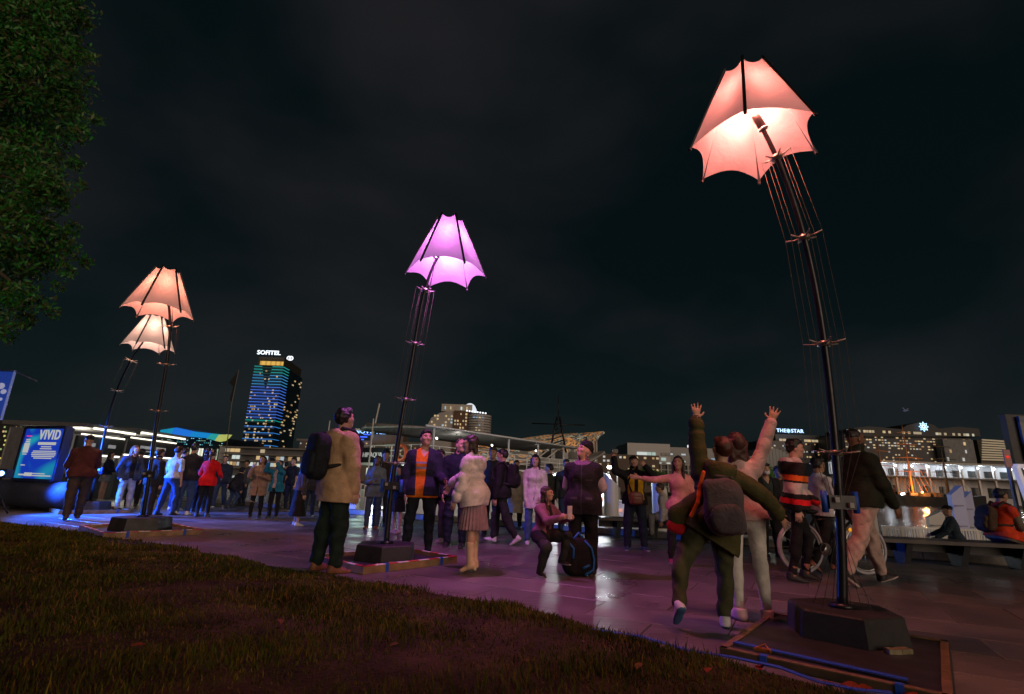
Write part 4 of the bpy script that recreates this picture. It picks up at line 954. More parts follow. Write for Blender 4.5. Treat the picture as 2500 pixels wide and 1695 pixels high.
Person('bald person in dark navy coat turned towards the white puffer jacket', 1108, 1336, 1070, 172, vox=.010, skin='fair', hair=('stubble', 'brown'), head=(48, 0, 0), top=dict(col=(.016, .018, .040), hem=-.16, t=.035, collar='stand'), bottom=dict(col=(.016, .022, .040), t=.022), shoes=SH_K,
       aL=((.15, .1, -1), (-.1, .25, -1), (0, 1, 0)), lL=((.10, .12, -1), (.0, -.1, -1)))
PW = Person('person in white puffer jacket, mauve pleated skirt and cream heeled boots', 1150, 1396, 1063, 66, vox=.0095, sex='f', skin='light', hair=('bob', 'brown'), head=(26, -3, 0), lean=(9, 0),
            top=dict(col=(.62, .57, .54), hem=-.17, t=.032, puff=.006, pitch=.11, collar='hood', hoodz=-.045, hemtilt=0, over=.03), bottom=dict(kind='skirt', col=(.26, .17, .20), len=.47, flare=.085, pleat=26), shoes=dict(kind='boot', col=(.60, .43, .28), h=.27),
            aR=((.15, .75, -.6), (-.15, .9, -.55), (0, 0, 1), (0, .45, -1)), aL=((.24, .02, -1), (-.06, .48, -1), (0, 1, 0)), lR=((.03, .08, -1), (.02, .0, -1)), lL=((.05, -.06, -1), (.02, -.05, -1)), feet=(8, 18), fpitch=(-14, -14))
PK = Person('person in black with a black backpack and white trainers walking left', 1222, 1330, 1097, 72, vox=.012, skin='light', hair=('short', 'black'), top=dict(col=BK, hem=-.12, t=.03), bottom=dict(col=(.02, .022, .022), t=.02), shoes=SH_W, **WALK_R)
backpack('black backpack on the person in black walking left', PK, (.012, .012, .013), (.02, .02, .02), size=(.14, .10, .22))
Person('dark-haired person facing the camera behind the white puffer hood', 1196, 1310, 1092, 165, **FAR, skin='tan', hair=('short', 'brown'), top=dict(col=(.03, .03, .035), hem=-.14, t=.03), bottom=dict(col=BK, t=.02), shoes=SH_K)
Person('smiling person in long beige coat with a hand at the mouth', 1256, 1292, 1124, 186, vox=.013, sex='f', skin='tan', hair=('bun', 'black'), smile=True, top=dict(name='coat', col=(.26, .22, .17), coat=.55, t=.03, flare=.04), bottom=dict(col=BK, t=.01), shoes=SH_K, aR=((.25, .5, -.8), (-.5, .5, 1), (0, 0, 1)))
Person('person in long white coat and jeans with long dark hair', 1303, 1330, 1110, 178, vox=.010, sex='f', skin='fair', hair=('long', 'black'), head=(-8, 0, 0), top=dict(name='coat', col=(.60, .56, .55), coat=.27, t=.032, flare=.035, open=(.0, .05, .02)), under=dict(col=(.6, .57, .57), t=.014, hem=-.05), bottom=dict(col=(.05, .09, .20), t=.016), shoes=SH_W,
       aR=((.14, .0, -1), (-.05, .2, -1), (0, 1, 0)), aL=((.14, .08, -1), (-.35, .45, -.8), (0, 1, 0)))
Person('young person in dark green jacket seen in profile beside the white coat', 1341, 1302, 1133, 60, **FAR, skin='light', hair=('short', 'black'), head=(15, 0, 0), top=dict(col=(.03, .035, .03), hem=-.12, t=.03), bottom=dict(col=BK, t=.02), shoes=SH_K)
# --- crouching with a phone
PC = Person('smiling person in mauve jacket crouching to take a photo', 1322, 1402, 1187, -138, vox=.0095, sex='f', skin='light', hair=('long', 'brown'), smile=True, head=(22, 6, 0), lean=(10, 0), twist=0,
            top=dict(col=(.20, .085, .13), hem=-.14, t=.032, open=(.03, .05, 0), over=.012, nothigh=True), under=dict(col=(.02, .018, .02), t=.014, hem=-.08), bottom=dict(col=(.03, .034, .03), t=.024, wr=.007), shoes=dict(col=(.015, .015, .018), sole=(.4, .35, .35)),
            lR=((.42, .86, -.30), (-.10, -.45, -1)), lL=((.22, .92, .10), (-.02, -.30, -1)), fpitch=(-8, 0), feet=(10, 5),
            aR=((.10, .75, -.65), (-.20, .85, .25), (0, 0, 1)), aL=((.05, .80, -.55), (-.25, .9, .18), (0, 0, 1)), hands=('hold', 'hold'))
phone('white phone held out by the crouching person', PC, (PC.J['wrR'] + PC.J['wrL']) / 2 + [0, .08, .07], (.04, .006, .08), None, 'phone', (.6, .56, .55))
# --- old man
POLD = Person('older person in dark padded vest and black beanie gazing up', 1424, 1402, 1081, 163, vox=.010, skin='fair', hair=('beanie', (.012, .012, .016)), head=(-52, 20, 0), lean=(-3, 0), bulk=1.16,
              top=dict(name='vest', col=(.018, .017, .022), hem=-.2, t=.034, sleeve=.12, collar='stand', over=.02, paint=(lambda x, y, z: np.where((z > .465) & (x * x + y * y < .0165), 1, np.where((y > .03) & (np.abs(x) < .009) & (z < .47), 2, np.where((y > .04) & (np.abs(np.abs(x) - .10) < .045) & ((np.abs(z - .015) < .012) | (np.abs(z - .26) < .010)), 2, 0))), [(.17, .10, .17), (.055, .05, .055)])), under=dict(name='shirt', col=(.42, .36, .38), t=.016, hem=-.1, sleeve=.48), bottom=dict(col=(.012, .013, .013), t=.024, t2=.024), shoes=SH_K,
              aR=((.28, -.35, -1), (-.55, -.5, -.6), (0, 0, 1)), aL=((.28, -.35, -1), (-.55, -.5, -.6), (0, 0, 1)))
# black and blue bag on the ground before him
gb = G(1410, 1405); bagr = empty('sports_bag', (gb[0], gb[1], 0), .3); tag(bagr, 'black bag with blue trim standing on the paving beside the crouching person', 'bag')
q = SDF(.005, 14, 4); q.ell((0, 0, .22), (.20, .12, .24), None, .02, pw=3.2); q.cut(lambda X, Y, Z: -Z + .003 + 0 * X + 0 * Y); Pv, Qd = q.build(.012); new_obj('bag_body', np_mesh('bag_body', Pv, Qd, [fabric((.012, .012, .014))]), None, bagr)
for pts in ([(.05, -.105, .43), (.14, -.12, .34), (.18, -.115, .2), (.17, -.11, .08), (.05, -.12, .02)], [(-.16, -.09, .40), (-.11, -.12, .34), (-.12, -.13, .22)], [(-.09, -.03, .42), (0, -.03, .52), (.09, -.03, .42)], [(.02, -.125, .10), (.11, -.125, .14)]):
    mb = MB(); mb.tube(pts, .016, 6); mb.obj('blue_trim', mat((.008, .12, .40), .5, var=.1), bagr)
# --- right of centre
PY = Person('person in black and yellow jacket and cap lifting a camera to the eye', 1553, 1344, 1113, 180, vox=.0105, skin='light', hair=('cap', (.012, .012, .014)), head=(-8, 12, 0),
            top=dict(col=(.014, .015, .018), hem=-.12, t=.035, collar='stand', paint=(lambda x, y, z: ((y > .02) & (z < .40) & (np.abs(x) > .035) & (np.abs(x) < .15) & (z > -.02)).astype(int), [(.50, .28, .01)])), bottom=dict(col=(.018, .026, .042), t=.028, t2=.026), shoes=dict(col=(.03, .07, .12), sole=(.5, .5, .5)),
            aR=((.75, .55, .25), (.15, .25, 1), (-1, 0, 0)), aL=((.35, .75, .0), (-.75, .35, .75), (0, 0, 1)), hands=('hold', 'hold'), lR=((.12, 0, -1), (.05, -.03, -1)), lL=((.12, 0, -1), (.05, -.03, -1)), feet=(18, 15))
phone('small dark camera held high by the black and yellow jacket wearer', PY, PY.J['wrR'] + [-.02, .05, .12], (.05, .02, .035), None, 'camera')
q = SDF(.003, 18, 3); q.ell(PY.tp((.02, .235, .0)), np.array([.135, .06, .13]) * PY.k, PY.T, .02, pw=3)
q2 = SDF(); q2.ell(PY.tp((.02, .285, -.03)), np.array([.10, .03, .075]) * PY.k, PY.T, .02, pw=3)
q3 = SDF()
for a, b in zip([(.10, .20, .10), (.16, .13, .30), (.06, .12, .46)], [(.16, .13, .30), (.06, .12, .46), (-.06, .02, .52)]): q3.cone(PY.tp(a), PY.tp(b), .018 * PY.k)
LEA = mat((.16, .055, .022), .4, var=.2, bump=.2)
bag_obj('shoulder_bag', 'brown leather bag slung in front of the black and yellow jacket', 'bag', PY, [('bag_body', q, LEA), ('pocket', q2, LEA), ('strap', q3, fabric(BK))])
Person('person in pink top and black trousers striding with one arm out behind the olive jacket', 1668, 1384, 1114, 172, vox=.0105, sex='f', skin='tan', hair=('long', 'black'), head=(-20, 4, 0), top=dict(col=(.50, .22, .20), hem=-.08, t=.02, sleeve=.85), bottom=dict(col=BK, t=.014), shoes=dict(col=(.22, .03, .07), sole=(.5, .4, .4)),
       aR=((.95, .25, -.12), (1, .15, .12), (0, 0, 1)), aL=((.2, .1, -1), (.1, .3, -1), (0, 1, 0)), lR=((.16, .12, -1), (.05, -.1, -1)), lL=((.06, -.1, -1), (.02, -.45, -1)), fpitch=(5, -25), hands=('flat', 'relax'))
# --- the pair with raised arms
PL = Person('person in pink jumper and white leggings with one arm flung up beside the olive jacket', 1838, 1514, 1058, -14, vox=.0095, sex='f', skin='light', hair=('long', 'auburn'), head=(12, 14, 0), lean=(0, -4),
            top=dict(name='jumper', col=(.55, .38, .36), hem=-.06, t=.028, tc=.9), bottom=dict(col=(.58, .56, .52), t=.006, t2=.004, wr=.002), shoes=dict(col=(.52, .40, .44), sole=(.5, .4, .43), big=1.25, sock=(.5, .33, .33)),
            aR=((.42, .14, .90), (.36, .06, .95), (-1, 0, 0)), aL=((.5, .2, -.7), (.3, .5, -.6), (0, 1, 0)), hands=('spread', 'relax'), lR=((.03, .02, -1), (.06, -.02, -1)), lL=((.06, -.02, -1), (.0, -.05, -1)), feet=(20, 25), fpitch=(0, 0), face_on=False)
POL = Person('person in olive puffer jacket and joggers throwing one arm straight up', 1758, 1532, 1068, -6, vox=.0095, skin='light', hair=('short', 'auburn'), head=(18, 12, 6), lean=(4, 12), twist=-14, bulk=1.10,
             top=dict(col=(.060, .056, .020), hem=-.20, t=.032, puff=.008, pitch=.10, collar='hood', flare=.07, hemtilt=-.35), bottom=dict(col=(.052, .055, .026), t=.034, t2=.018, wr=.007), shoes=dict(col=(.52, .50, .54), sole=(.03, .10, .20)),
             aL=((.06, .04, 1), (-.06, .05, 1), (-1, 0, 0)), aR=((.80, .10, -.52), (.62, .36, -.70), (0, 0, 1)), hands=('spread', 'spread'), lL=((.66, -.05, -1), (.22, -.50, -1)), lR=((-.03, .05, -1), (-.06, -.02, -1)), feet=(15, 10), fpitch=(0, -42), face_on=False)
q = SDF(.004, 18, 4); q.ell(POL.tp((.07, -.275, .12)), np.array([.175, .11, .26]) * POL.k, POL.T @ ry(-.28), .02, pw=3.4)
q2 = SDF(.003, 18, 5); q2.ell(POL.tp((.11, -.375, .01)), np.array([.13, .05, .12]) * POL.k, POL.T @ ry(-.28), .02, pw=3.4)
st1 = SDF(); pts = [(-.15, -.17, .40), (-.165, -.165, .25), (-.16, -.19, .10), (-.20, -.17, -.03)]
for a, b in zip(pts[:-1], pts[1:]): st1.cone(POL.tp(a), POL.tp(b), .019 * POL.k, k=.01)
st2 = SDF(); pts = [(.10, -.16, .40), (.12, -.06, .53), (.125, .06, .50), (.14, .18, .36)]
for a, b in zip(pts[:-1], pts[1:]): st2.cone(POL.tp(a), POL.tp(b), .022 * POL.k, k=.01)
q4 = SDF(); q4.cone(POL.tp((-.04, -.27, .38)), POL.tp((.05, -.27, .39)), .016 * POL.k)
bag_obj('backpack', 'sagging grey backpack with orange strap on the olive puffer jacket', 'backpack', POL, [('backpack', q, fabric((.085, .07, .075))), ('pocket', q2, fabric((.065, .055, .06))), ('orange_strap', st1, fabric((.75, .13, .015))), ('strap', st2, fabric((.06, .05, .05))), ('handle', q4, fabric((.06, .05, .05)))])
q = SDF(); c = POL.J['wrL'] - unit(POL.J['wrL'] - POL.J['elL']) * .005; d_ = unit(POL.J['wrL'] - POL.J['elL']); q.cone(c - d_ * .012, c + d_ * .012, .036 * POL.k); q.ell(c + np.array([0, -.034, 0]), (.024, .014, .026), None, .01)
bag_obj('wristwatch', 'black wristwatch on the arm raised from the olive jacket', 'watch', POL, [('watch', q, mat((.012, .012, .014), .3))])
fy = POL.T @ np.array([0, 1., 0])
q = SDF(.003, 16, 2); q.cone(POL.tp((-.10, -.06, .14)), POL.tp((-.34, -.05, -.04)), .13 * POL.k, .085 * POL.k, flat=(fy, .6)); q.cone(POL.tp((-.10, -.04, .0)), POL.tp((-.33, -.05, -.08)), .10 * POL.k, .075 * POL.k, flat=(fy, .6)); POL.child('jacket_flap', q, fabric((.060, .056, .020)))
q = SDF(.003, 16, 2); q.cone(POL.tp((-.10, -.03, -.17)), POL.tp((-.36, -.055, -.155)), .080 * POL.k, .055 * POL.k, flat=(fy, .55)); POL.child('jacket_lining', q, fabric((.48, .012, .02)))
# --- right side
PM = Person('person in black jacket, dark shirt and white face mask facing the camera', 1886, 1362, 1131, 178, vox=.0105, skin='light', hair=('short', 'black'), mask=True, top=dict(col=(.016, .016, .018), hem=-.14, t=.034, open=(.07, .085, 0), over=.02), under=dict(col=(.035, .045, .045), t=.016, hem=-.14, vneck=.40), bottom=dict(col=BK, t=.02), shoes=SH_K,
            aR=((.2, .0, -1), (-.15, .35, -1), (0, 1, 0)), aL=((.2, .0, -1), (-.15, .35, -1), (0, 1, 0)))
Person('person in dark brown jacket behind the striped jumper', 1918, 1352, 1138, 175, **FAR, skin='tan', hair=('short', 'black'), top=dict(col=(.04, .025, .02), hem=-.12, t=.03), bottom=dict(col=BK, t=.02), shoes=SH_K)
def stripes(x, y, z):
    m = np.zeros(len(z), int); zz = z + .05 * x; m[(zz > .26) & (zz < .33)] = 1; m[(zz > .10) & (zz < .235)] = 2; m[(zz > -.03) & (zz < .035)] = 3; m[zz > .495] = 2
    return m
Person('person in black jumper with orange, white and red stripes walking right', 1962, 1420, 1072, -104, vox=.0095, skin='fair', hair=('short', 'black'), top=dict(name='jumper', col=(.016, .015, .016), hem=-.10, t=.034, collar='hood', paint=(stripes, [(.70, .12, .02), (.52, .42, .42), (.62, .012, .02)])), bottom=dict(col=(.010, .010, .012), t=.006, t2=.005), shoes=dict(col=(.012, .012, .014), sole=(.04, .035, .035), sock=(.3, .14, .1)),
       aL=((.2, .35, -1), (.0, .7, -.6), (0, 0, 1)), aR=((.2, -.35, -1), (.0, .05, -1), (0, 1, 0)), lean=(5, 0), lR=((.02, -.12, -1), (0, -.22, -1)), lL=((.02, .30, -1), (0, -.15, -1)), fpitch=(-5, -5))
PBK = Person('person in white t-shirt wheeling a bicycle behind the right lamp pole', 2024, 1398, 1117, -80, vox=.0105, skin='tan', hair=('short', 'black'), top=dict(name='t_shirt', col=(.56, .56, .60), hem=-.12, t=.024, sleeve=.44), bottom=dict(col=(.016, .016, .018), t=.02), shoes=dict(col=(.30, .08, .05), sole=(.05, .05, .05)),
             aL=((.3, .4, -1), (.3, .9, -.35), (0, 0, 1)), aR=((.15, .4, -1), (.0, .9, -.35), (0, 0, 1)), hands=('hold', 'hold'), **{k: v for k, v in WALK_L.items()})
PG = Person('bearded person in dark green jumper and beige trousers striding right past the lamp', 2128, 1431, 1046, -80, vox=.0095, skin='brown', hair=('stubble', 'black'), head=(0, 2, 0), lean=(4, 0), bulk=1.1,
            top=dict(name='jumper', col=(.014, .020, .013), hem=-.10, t=.032, collar='stand'), bottom=dict(col=(.42, .31, .27), t=.026, t2=.018, wr=.007), shoes=dict(col=(.014, .013, .014), sole=(.55, .45, .43)),
            lL=((.03, .44, -1), (0, .22, -1)), lR=((.03, -.42, -1), (0, -.62, -1)), fpitch=(-32, 14), aR=((.14, .30, -1), (.0, .55, -1), (0, 1, 0)), aL=((.14, -.28, -1), (.0, .05, -1), (0, 1, 0)))
q = SDF(.004, 40, 5); c = PG.J['head']; q.ell(c + PG.HR @ np.array([0, .036, -.070]) * PG.k, np.array([.062, .066, .052]) * PG.k, PG.HR); q.cut(lambda X, Y, Z: (Z - (c[2] - .045 * PG.k)) + 0 * X + 0 * Y); PG.child('beard', q, mat((.012, .009, .008), .8))
# ================================================================== across the water: the lit waterfront
WARM = [glow((1.0, .70, .33), .62), glow((1.0, .78, .48), .45), glow((1.0, .60, .26), .36), glow((.9, .9, .85), .5)]
COOL = [glow((.75, .92, 1.0), .5), glow((.9, 1, .95), .65), glow((.5, .75, 1.0), .4)]
def zat(px, py, y): return D(px, py, y)[2]
def face_windows(parent, a, b, z0, z1, nc, nr, prob, mats, w=.62, h=.55, r=None, depth=.4, skip=None):
    """lit windows as separate pieces on the upright face from a to b (world xy)"""
    r = r or random.Random(nc * 31 + nr); a = np.array([*a[:2], 0.]); b = np.array([*b[:2], 0.]); t = b - a; L = np.linalg.norm(t); t /= L; nrm = np.array([t[1], -t[0], 0]); rz_ = math.atan2(t[1], t[0])
    cw, ch = L / nc, (z1 - z0) / nr
    for i in range(nc):
        for j in range(nr):
            p_ = prob(i / nc, j / nr) if callable(prob) else prob
            if r.random() > p_: continue
            c = a + t * (i + .5) * cw + nrm * (depth * .5) ; m = r.choice(mats)
            ubox('window', m, parent, (c[0], c[1], z0 + (j + .5) * ch), (cw * w * r.choice((1, 1, .75, 1.15)), depth * 1.6, ch * h), rz_)
def slab_building(label, name, px0, px1, pyt, y, dep, material, cat='building', base=-.4, yaw=0.0):
    a = D(px0, HOR, y); b = D(px1, HOR, y); zt = zat((px0 + px1) / 2, pyt, y); t = np.array([math.cos(yaw), math.sin(yaw)]); L = (b[0] - a[0]) / max(.2, math.cos(yaw))
    a2 = a[:2]; b2 = a2 + t * L; n = np.array([-t[1], t[0]]) * dep
    root = empty(name, (0, 0, 0)); tag(root, label, cat, 'buildings across the water')
    mb = MB(); mb.prism([tuple(a2), tuple(b2), tuple(b2 + n), tuple(a2 + n)], base, zt); mb.obj('wall', material, root)
    return root, a2, b2, zt
GLASSDK = mat((.010, .016, .024), .15, 0, var=.2, vscale=.1)
CONC = mat((.16, .155, .15), .7, var=.15, vscale=.1)
# --- hotel tower
TY = 480.
tw = empty('hotel_tower'); tag(tw, 'tall glass hotel tower with blue light strips and a lit rooftop sign', 'building', 'buildings across the water')
zt = zat(630, 892, TY); zb = 0.
pl = [D(591, 1080, TY), D(664, 1080, TY), D(679, 1080, TY + 14), D(716, 1080, TY + 60), D(640, 1080, TY + 75)]
poly = [(p[0], p[1]) for p in pl]
mb = MB(); mb.prism(poly, zb, zt); mb.obj('facade', GLASSDK, tw)
zc = zat(640, 870, TY); sc_ = .9; cx = np.mean([p[0] for p in poly]); cy = np.mean([p[1] for p in poly])
mb = MB(); mb.prism([(cx + (x - cx) * sc_, cy + (y_ - cy) * sc_) for x, y_ in poly], zt, zc); crown = mb.obj('crown', mat((.05, .045, .03), .5), tw)
p0, p1, p2, p3 = [np.array([*p, 0]) for p in poly[:4]]
def led(c): return glow(c, 1.25)
nl = 27
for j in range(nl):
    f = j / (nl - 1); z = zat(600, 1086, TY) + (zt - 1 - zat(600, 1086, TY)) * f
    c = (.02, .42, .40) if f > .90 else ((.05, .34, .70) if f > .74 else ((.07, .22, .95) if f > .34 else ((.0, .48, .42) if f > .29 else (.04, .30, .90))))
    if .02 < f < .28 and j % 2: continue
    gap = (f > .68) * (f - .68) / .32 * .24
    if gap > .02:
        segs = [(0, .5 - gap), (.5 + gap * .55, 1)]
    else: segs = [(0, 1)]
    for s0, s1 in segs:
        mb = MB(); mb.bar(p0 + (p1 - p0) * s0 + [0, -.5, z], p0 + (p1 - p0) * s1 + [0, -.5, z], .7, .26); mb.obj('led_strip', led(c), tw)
    mb = MB(); mb.bar(p0 + [0, -.2, z - 1.1], p1 + [0, -.2, z - 1.1], .5, 1.5); mb.obj('led_reflection', glow(tuple(q * .3 for q in c), .22), tw)  # glowing band put in for the strip's light reflected on the glass
    mb = MB(); nn = np.array([.6, -.6, z]); mb.bar(p1 + [.3, -.5, z], p2 + nn, .7, .26); mb.obj('led_strip', led(tuple(q * .7 for q in c)), tw)
r = random.Random(5)
face_windows(tw, p0, p1, zat(600, 1100, TY), zt - 4, 15, 29, lambda u, v: .34 if v < .26 else (.16 if v < .5 else (.10 if v < .8 else .08)), WARM[:3], .75, .5, r)
face_windows(tw, p2, p3, zat(600, 1086, TY), zt - 4, 9, 29, lambda u, v: .20 if .15 < v < .62 else .05, WARM[:3], .6, .5, r)
for k in range(14):
    a = np.array([poly[0][0] + (poly[1][0] - poly[0][0]) * (.16 + .80 * k / 14), TY + 4.5, 0]); ubox('crown_light', glow((1.0, .58, .12), .75 if k % 3 else .5), tw, (a[0], TY + 2.2, zt + (zc - zt) * .32), (2.0, .5, (zc - zt) * .42))
sg = text('sign_lettering', 'SOFITEL', 5.6, glow((.80, .90, 1.0), 1.6), tw, (D(657, 862, TY)[0], TY - .5, D(657, 862, TY)[2]), (math.radians(90), 0, 0), .4, sx=1.12, fat=.10)
for k, dx in enumerate((-1.0, 1.0)):
    mb = MB(); a = [(dx + 2.0 * math.cos(q), 0, 2.0 * math.sin(q)) for q in np.linspace(0, 2 * math.pi, 21)]; mb.tube(a, .36, 6, False); o = mb.obj('logo_ring', glow((.85, .92, 1.0), 2.0), tw); o.location = (D(710, 876, TY + 30)[0], TY + 28., zat(710, 876, TY + 30))

# --- convention centre; the coloured light on its faceted roof is put in as emission
IY = 300.
ic = empty('convention_centre'); tag(ic, 'long low hall with a blue-lit faceted roof left of the hotel tower', 'building', 'buildings across the water')
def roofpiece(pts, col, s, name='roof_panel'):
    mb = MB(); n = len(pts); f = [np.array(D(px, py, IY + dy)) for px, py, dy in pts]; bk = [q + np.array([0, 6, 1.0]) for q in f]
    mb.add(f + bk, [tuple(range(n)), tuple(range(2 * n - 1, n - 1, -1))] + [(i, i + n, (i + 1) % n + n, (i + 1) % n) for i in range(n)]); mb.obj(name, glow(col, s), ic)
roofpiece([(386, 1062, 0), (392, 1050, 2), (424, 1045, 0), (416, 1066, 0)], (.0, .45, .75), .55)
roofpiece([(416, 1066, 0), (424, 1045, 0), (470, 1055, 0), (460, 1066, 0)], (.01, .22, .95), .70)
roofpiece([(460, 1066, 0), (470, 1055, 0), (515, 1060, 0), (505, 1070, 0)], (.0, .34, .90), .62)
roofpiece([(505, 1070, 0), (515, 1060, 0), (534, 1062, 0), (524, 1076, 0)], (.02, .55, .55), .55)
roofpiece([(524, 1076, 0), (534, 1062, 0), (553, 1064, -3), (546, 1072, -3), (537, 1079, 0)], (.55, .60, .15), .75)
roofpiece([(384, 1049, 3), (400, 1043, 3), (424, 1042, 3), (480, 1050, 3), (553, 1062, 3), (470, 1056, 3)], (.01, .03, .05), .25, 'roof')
a = D(386, 1066, IY + 4); b = D(548, 1066, IY + 4)
mb = MB(); mb.prism([(a[0], a[1]), (b[0], b[1]), (b[0] + 5, b[1] + 40), (a[0] - 5, a[1] + 40)], -.4, zat(470, 1066, IY)); mb.obj('wall', GLASSDK, ic)
r = random.Random(3)
face_windows(ic, a, b, zat(470, 1087, IY), zat(470, 1067, IY), 34, 4, .42, [glow((.05, .5, .6), .5), glow((.3, .8, 1.0), .8), glow((.5, .9, .6), .4)], .35, .35, r)
face_windows(ic, a, b, zat(470, 1122, IY), zat(470, 1092, IY), 40, 1, .62, [glow((.85, .9, .6), .75), glow((.6, .75, .5), .5), glow((.95, .95, .85), 1.0)], .55, .9, r)
mb = MB(); p = D(553, 1085, IY - 6); mb.box((p[0], p[1], 8), (2.2, 2.2, 8.5)); mb.obj('column', mat((.35, .37, .38), .6), ic)

# --- quayside terraces below the tower
rt, a, b, z1 = slab_building('wide terraced waterfront block full of small lights below the hotel tower', 'waterfront_block', 535, 735, 1092, 285, 30, mat((.10, .10, .11), .6, var=.2, vscale=.1))
r = random.Random(8)
for k, (zz0, zz1, n, pr) in enumerate(((1107, 1096, 16, .4), (1124, 1112, 20, .45), (1140, 1128, 24, .5), (1156, 1146, 26, .5), (1172, 1162, 26, .5))):
    face_windows(rt, a, b, zat(630, zz0, 285), zat(630, zz1, 285), n, 1, pr, WARM + COOL[:2] if k else WARM[:2], .8, .75, r)
    ubox('terrace_slab', CONC, rt, ((a[0] + b[0]) / 2, a[1] - 1.2, zat(630, zz1 - 2, 285)), (b[0] - a[0] + 2, 3.0, .7))
rt, a, b, z1 = slab_building('low block with a grid of coloured window lights right of the hotel tower', 'office_block', 717, 842, 1077, 340, 30, mat((.11, .09, .085), .7))
face_windows(rt, a, b, zat(770, 1128, 340), zat(770, 1080, 340), 17, 6, .55, WARM + COOL, .38, .38, random.Random(4))
ubox('parapet', CONC, rt, ((a[0] + b[0]) / 2, a[1] + 1, z1 + .4), (b[0] - a[0] + 4, 3, 1.2))

# --- second hotel with stepped blue lights
rt, a, b, z1 = slab_building('pale stepped hotel with a small blue rooftop sign', 'stepped_hotel', 845, 1060, 1078, 400, 30, mat((.20, .165, .13), .7, var=.1))
rt2 = MB(); c0 = D(905, 1070, 405); c1 = D(985, 1070, 405); rt2.prism([(c0[0], 404), (c1[0], 404), (c1[0], 425), (c0[0], 425)], z1 - 1, zat(940, 1062, 405)); rt2.obj('upper_storey', mat((.20, .165, .13), .7, var=.1), rt)
face_windows(rt, a, b, zat(950, 1135, 400), zat(950, 1081, 400), 30, 7, .30, WARM, .4, .42, random.Random(6))
face_windows(rt, a, b, zat(950, 1135, 400), zat(950, 1081, 400), 30, 7, .30, [mat((.03, .03, .035), .3)], .4, .42, random.Random(16))
for k in range(4): p = D(872 + k * 8, 1079 - k * 6, 396); ubox('blue_step_light', glow((.04, .12, 1.0), 1.6), rt, (p[0], 396 , p[2]), (5.2, .5, .8))
pz = D(904, 1054, 398); text('sign_lettering', 'NOVOTEL', 5.2, glow((.25, .5, 1.0), 2.2), rt, (pz[0], 398, pz[2]), (math.radians(90), 0, 0), .3)

# --- curved apartment block
DY = 330.
dk = empty('curved_apartment_block'); tag(dk, 'rounded apartment block with a white floodlit arched roof', 'building', 'buildings across the water')
def px_x(px, y, row=1040): return D(px, row, y)[0]
BR = mat((.10, .05, .035), .7, var=.1, vscale=.2); PALE = mat((.33, .32, .31), .6, var=.08, vscale=.2)
prof = [(1030, 1062), (1042, 1040), (1052, 1020), (1072, 1008), (1090, 1004), (1098, 1004)]
pts = [(px_x(q[0], DY), zat(q[0], q[1], DY)) for q in prof]; x1 = px_x(1130, DY)
mb = MB(); f = [(x, DY, z) for x, z in pts] + [(x1, DY, zat(1110, 1004, DY)), (x1, DY, -.4), (pts[0][0], DY, -.4)]; n = len(f); bk = [(x, DY + 25, z) for x, _, z in f]
mb.add(f + bk, [tuple(range(n - 1, -1, -1)), tuple(range(n, 2 * n))] + [(i, (i + 1) % n, (i + 1) % n + n, i + n) for i in range(n)]); mb.obj('stepped_wing', PALE, dk)
mb = MB(); mb.box(((px_x(1107, DY) + px_x(1142, DY)) / 2, DY + 8, zat(1120, 1004, DY) / 2), ((px_x(1142, DY) - px_x(1107, DY)) / 2, 9.5, zat(1120, 1003, DY) / 2)); mb.obj('brick_core', BR, dk)
cxr = px_x(1166, DY); rr_ = px_x(1196, DY) - cxr
mb = MB(); mb.smooth = False
ring = [(cxr + rr_ * math.cos(q), DY + 8 + rr_ * .9 * math.sin(q)) for q in np.linspace(0, 2 * math.pi, 25)[:-1]]; ztop = zat(1166, 1012, DY); mb.prism(ring, -.4, ztop); mb.obj('round_wing', mat((.03, .035, .045), .2), dk)
for k in range(8):
    z = ztop - k * (ztop - zat(1166, 1062, DY)) / 8; mb = MB(); mb.prism([(cxr + (x - cxr) * 1.06, DY + 8 + (y_ - DY - 8) * 1.06) for x, y_ in ring], z - .9, z + .3); mb.obj('balcony_slab', PALE, dk)
mb = MB(); mb.box(((px_x(1074, DY) + px_x(1150, DY)) / 2, DY + 10, (zat(1110, 1004, DY) + zat(1110, 986, DY)) / 2), ((px_x(1150, DY) - px_x(1074, DY)) / 2, 8, (zat(1110, 986, DY) - zat(1110, 1004, DY)) / 2)); mb.obj('top_storey', mat((.42, .38, .33), .6), dk)
mb = MB(); a_ = [(px_x(1144, DY) + (px_x(1160, DY) - px_x(1144, DY)) * math.cos(q), DY + 3, zat(1144, 1002, DY) + (zat(1144, 983, DY) - zat(1144, 1002, DY)) * math.sin(q)) for q in np.linspace(math.pi, 0, 17)]
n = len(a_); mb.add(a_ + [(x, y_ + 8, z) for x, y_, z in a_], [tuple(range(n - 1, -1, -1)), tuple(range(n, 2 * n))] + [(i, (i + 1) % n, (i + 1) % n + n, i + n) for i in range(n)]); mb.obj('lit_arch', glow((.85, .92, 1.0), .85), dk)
for k in range(8): p = D(1140 + k * 6.5, 1003 + k * .9, DY - 2); ubox('floodlight', glow((.95, .97, 1.0), 1.6), dk, (p[0], DY - 2, p[2]), (1.0, .6, .8))
r = random.Random(12)
face_windows(dk, (px_x(1050, DY), DY), (px_x(1105, DY), DY), zat(1080, 1058, DY), zat(1080, 1012, DY), 8, 6, .36, WARM[:2] + COOL[:1], .6, .5, r)
face_windows(dk, (px_x(1108, DY), DY - 2), (px_x(1141, DY), DY - 2), zat(1120, 1058, DY), zat(1120, 1008, DY), 5, 6, .34, WARM[:2], .55, .5, r)
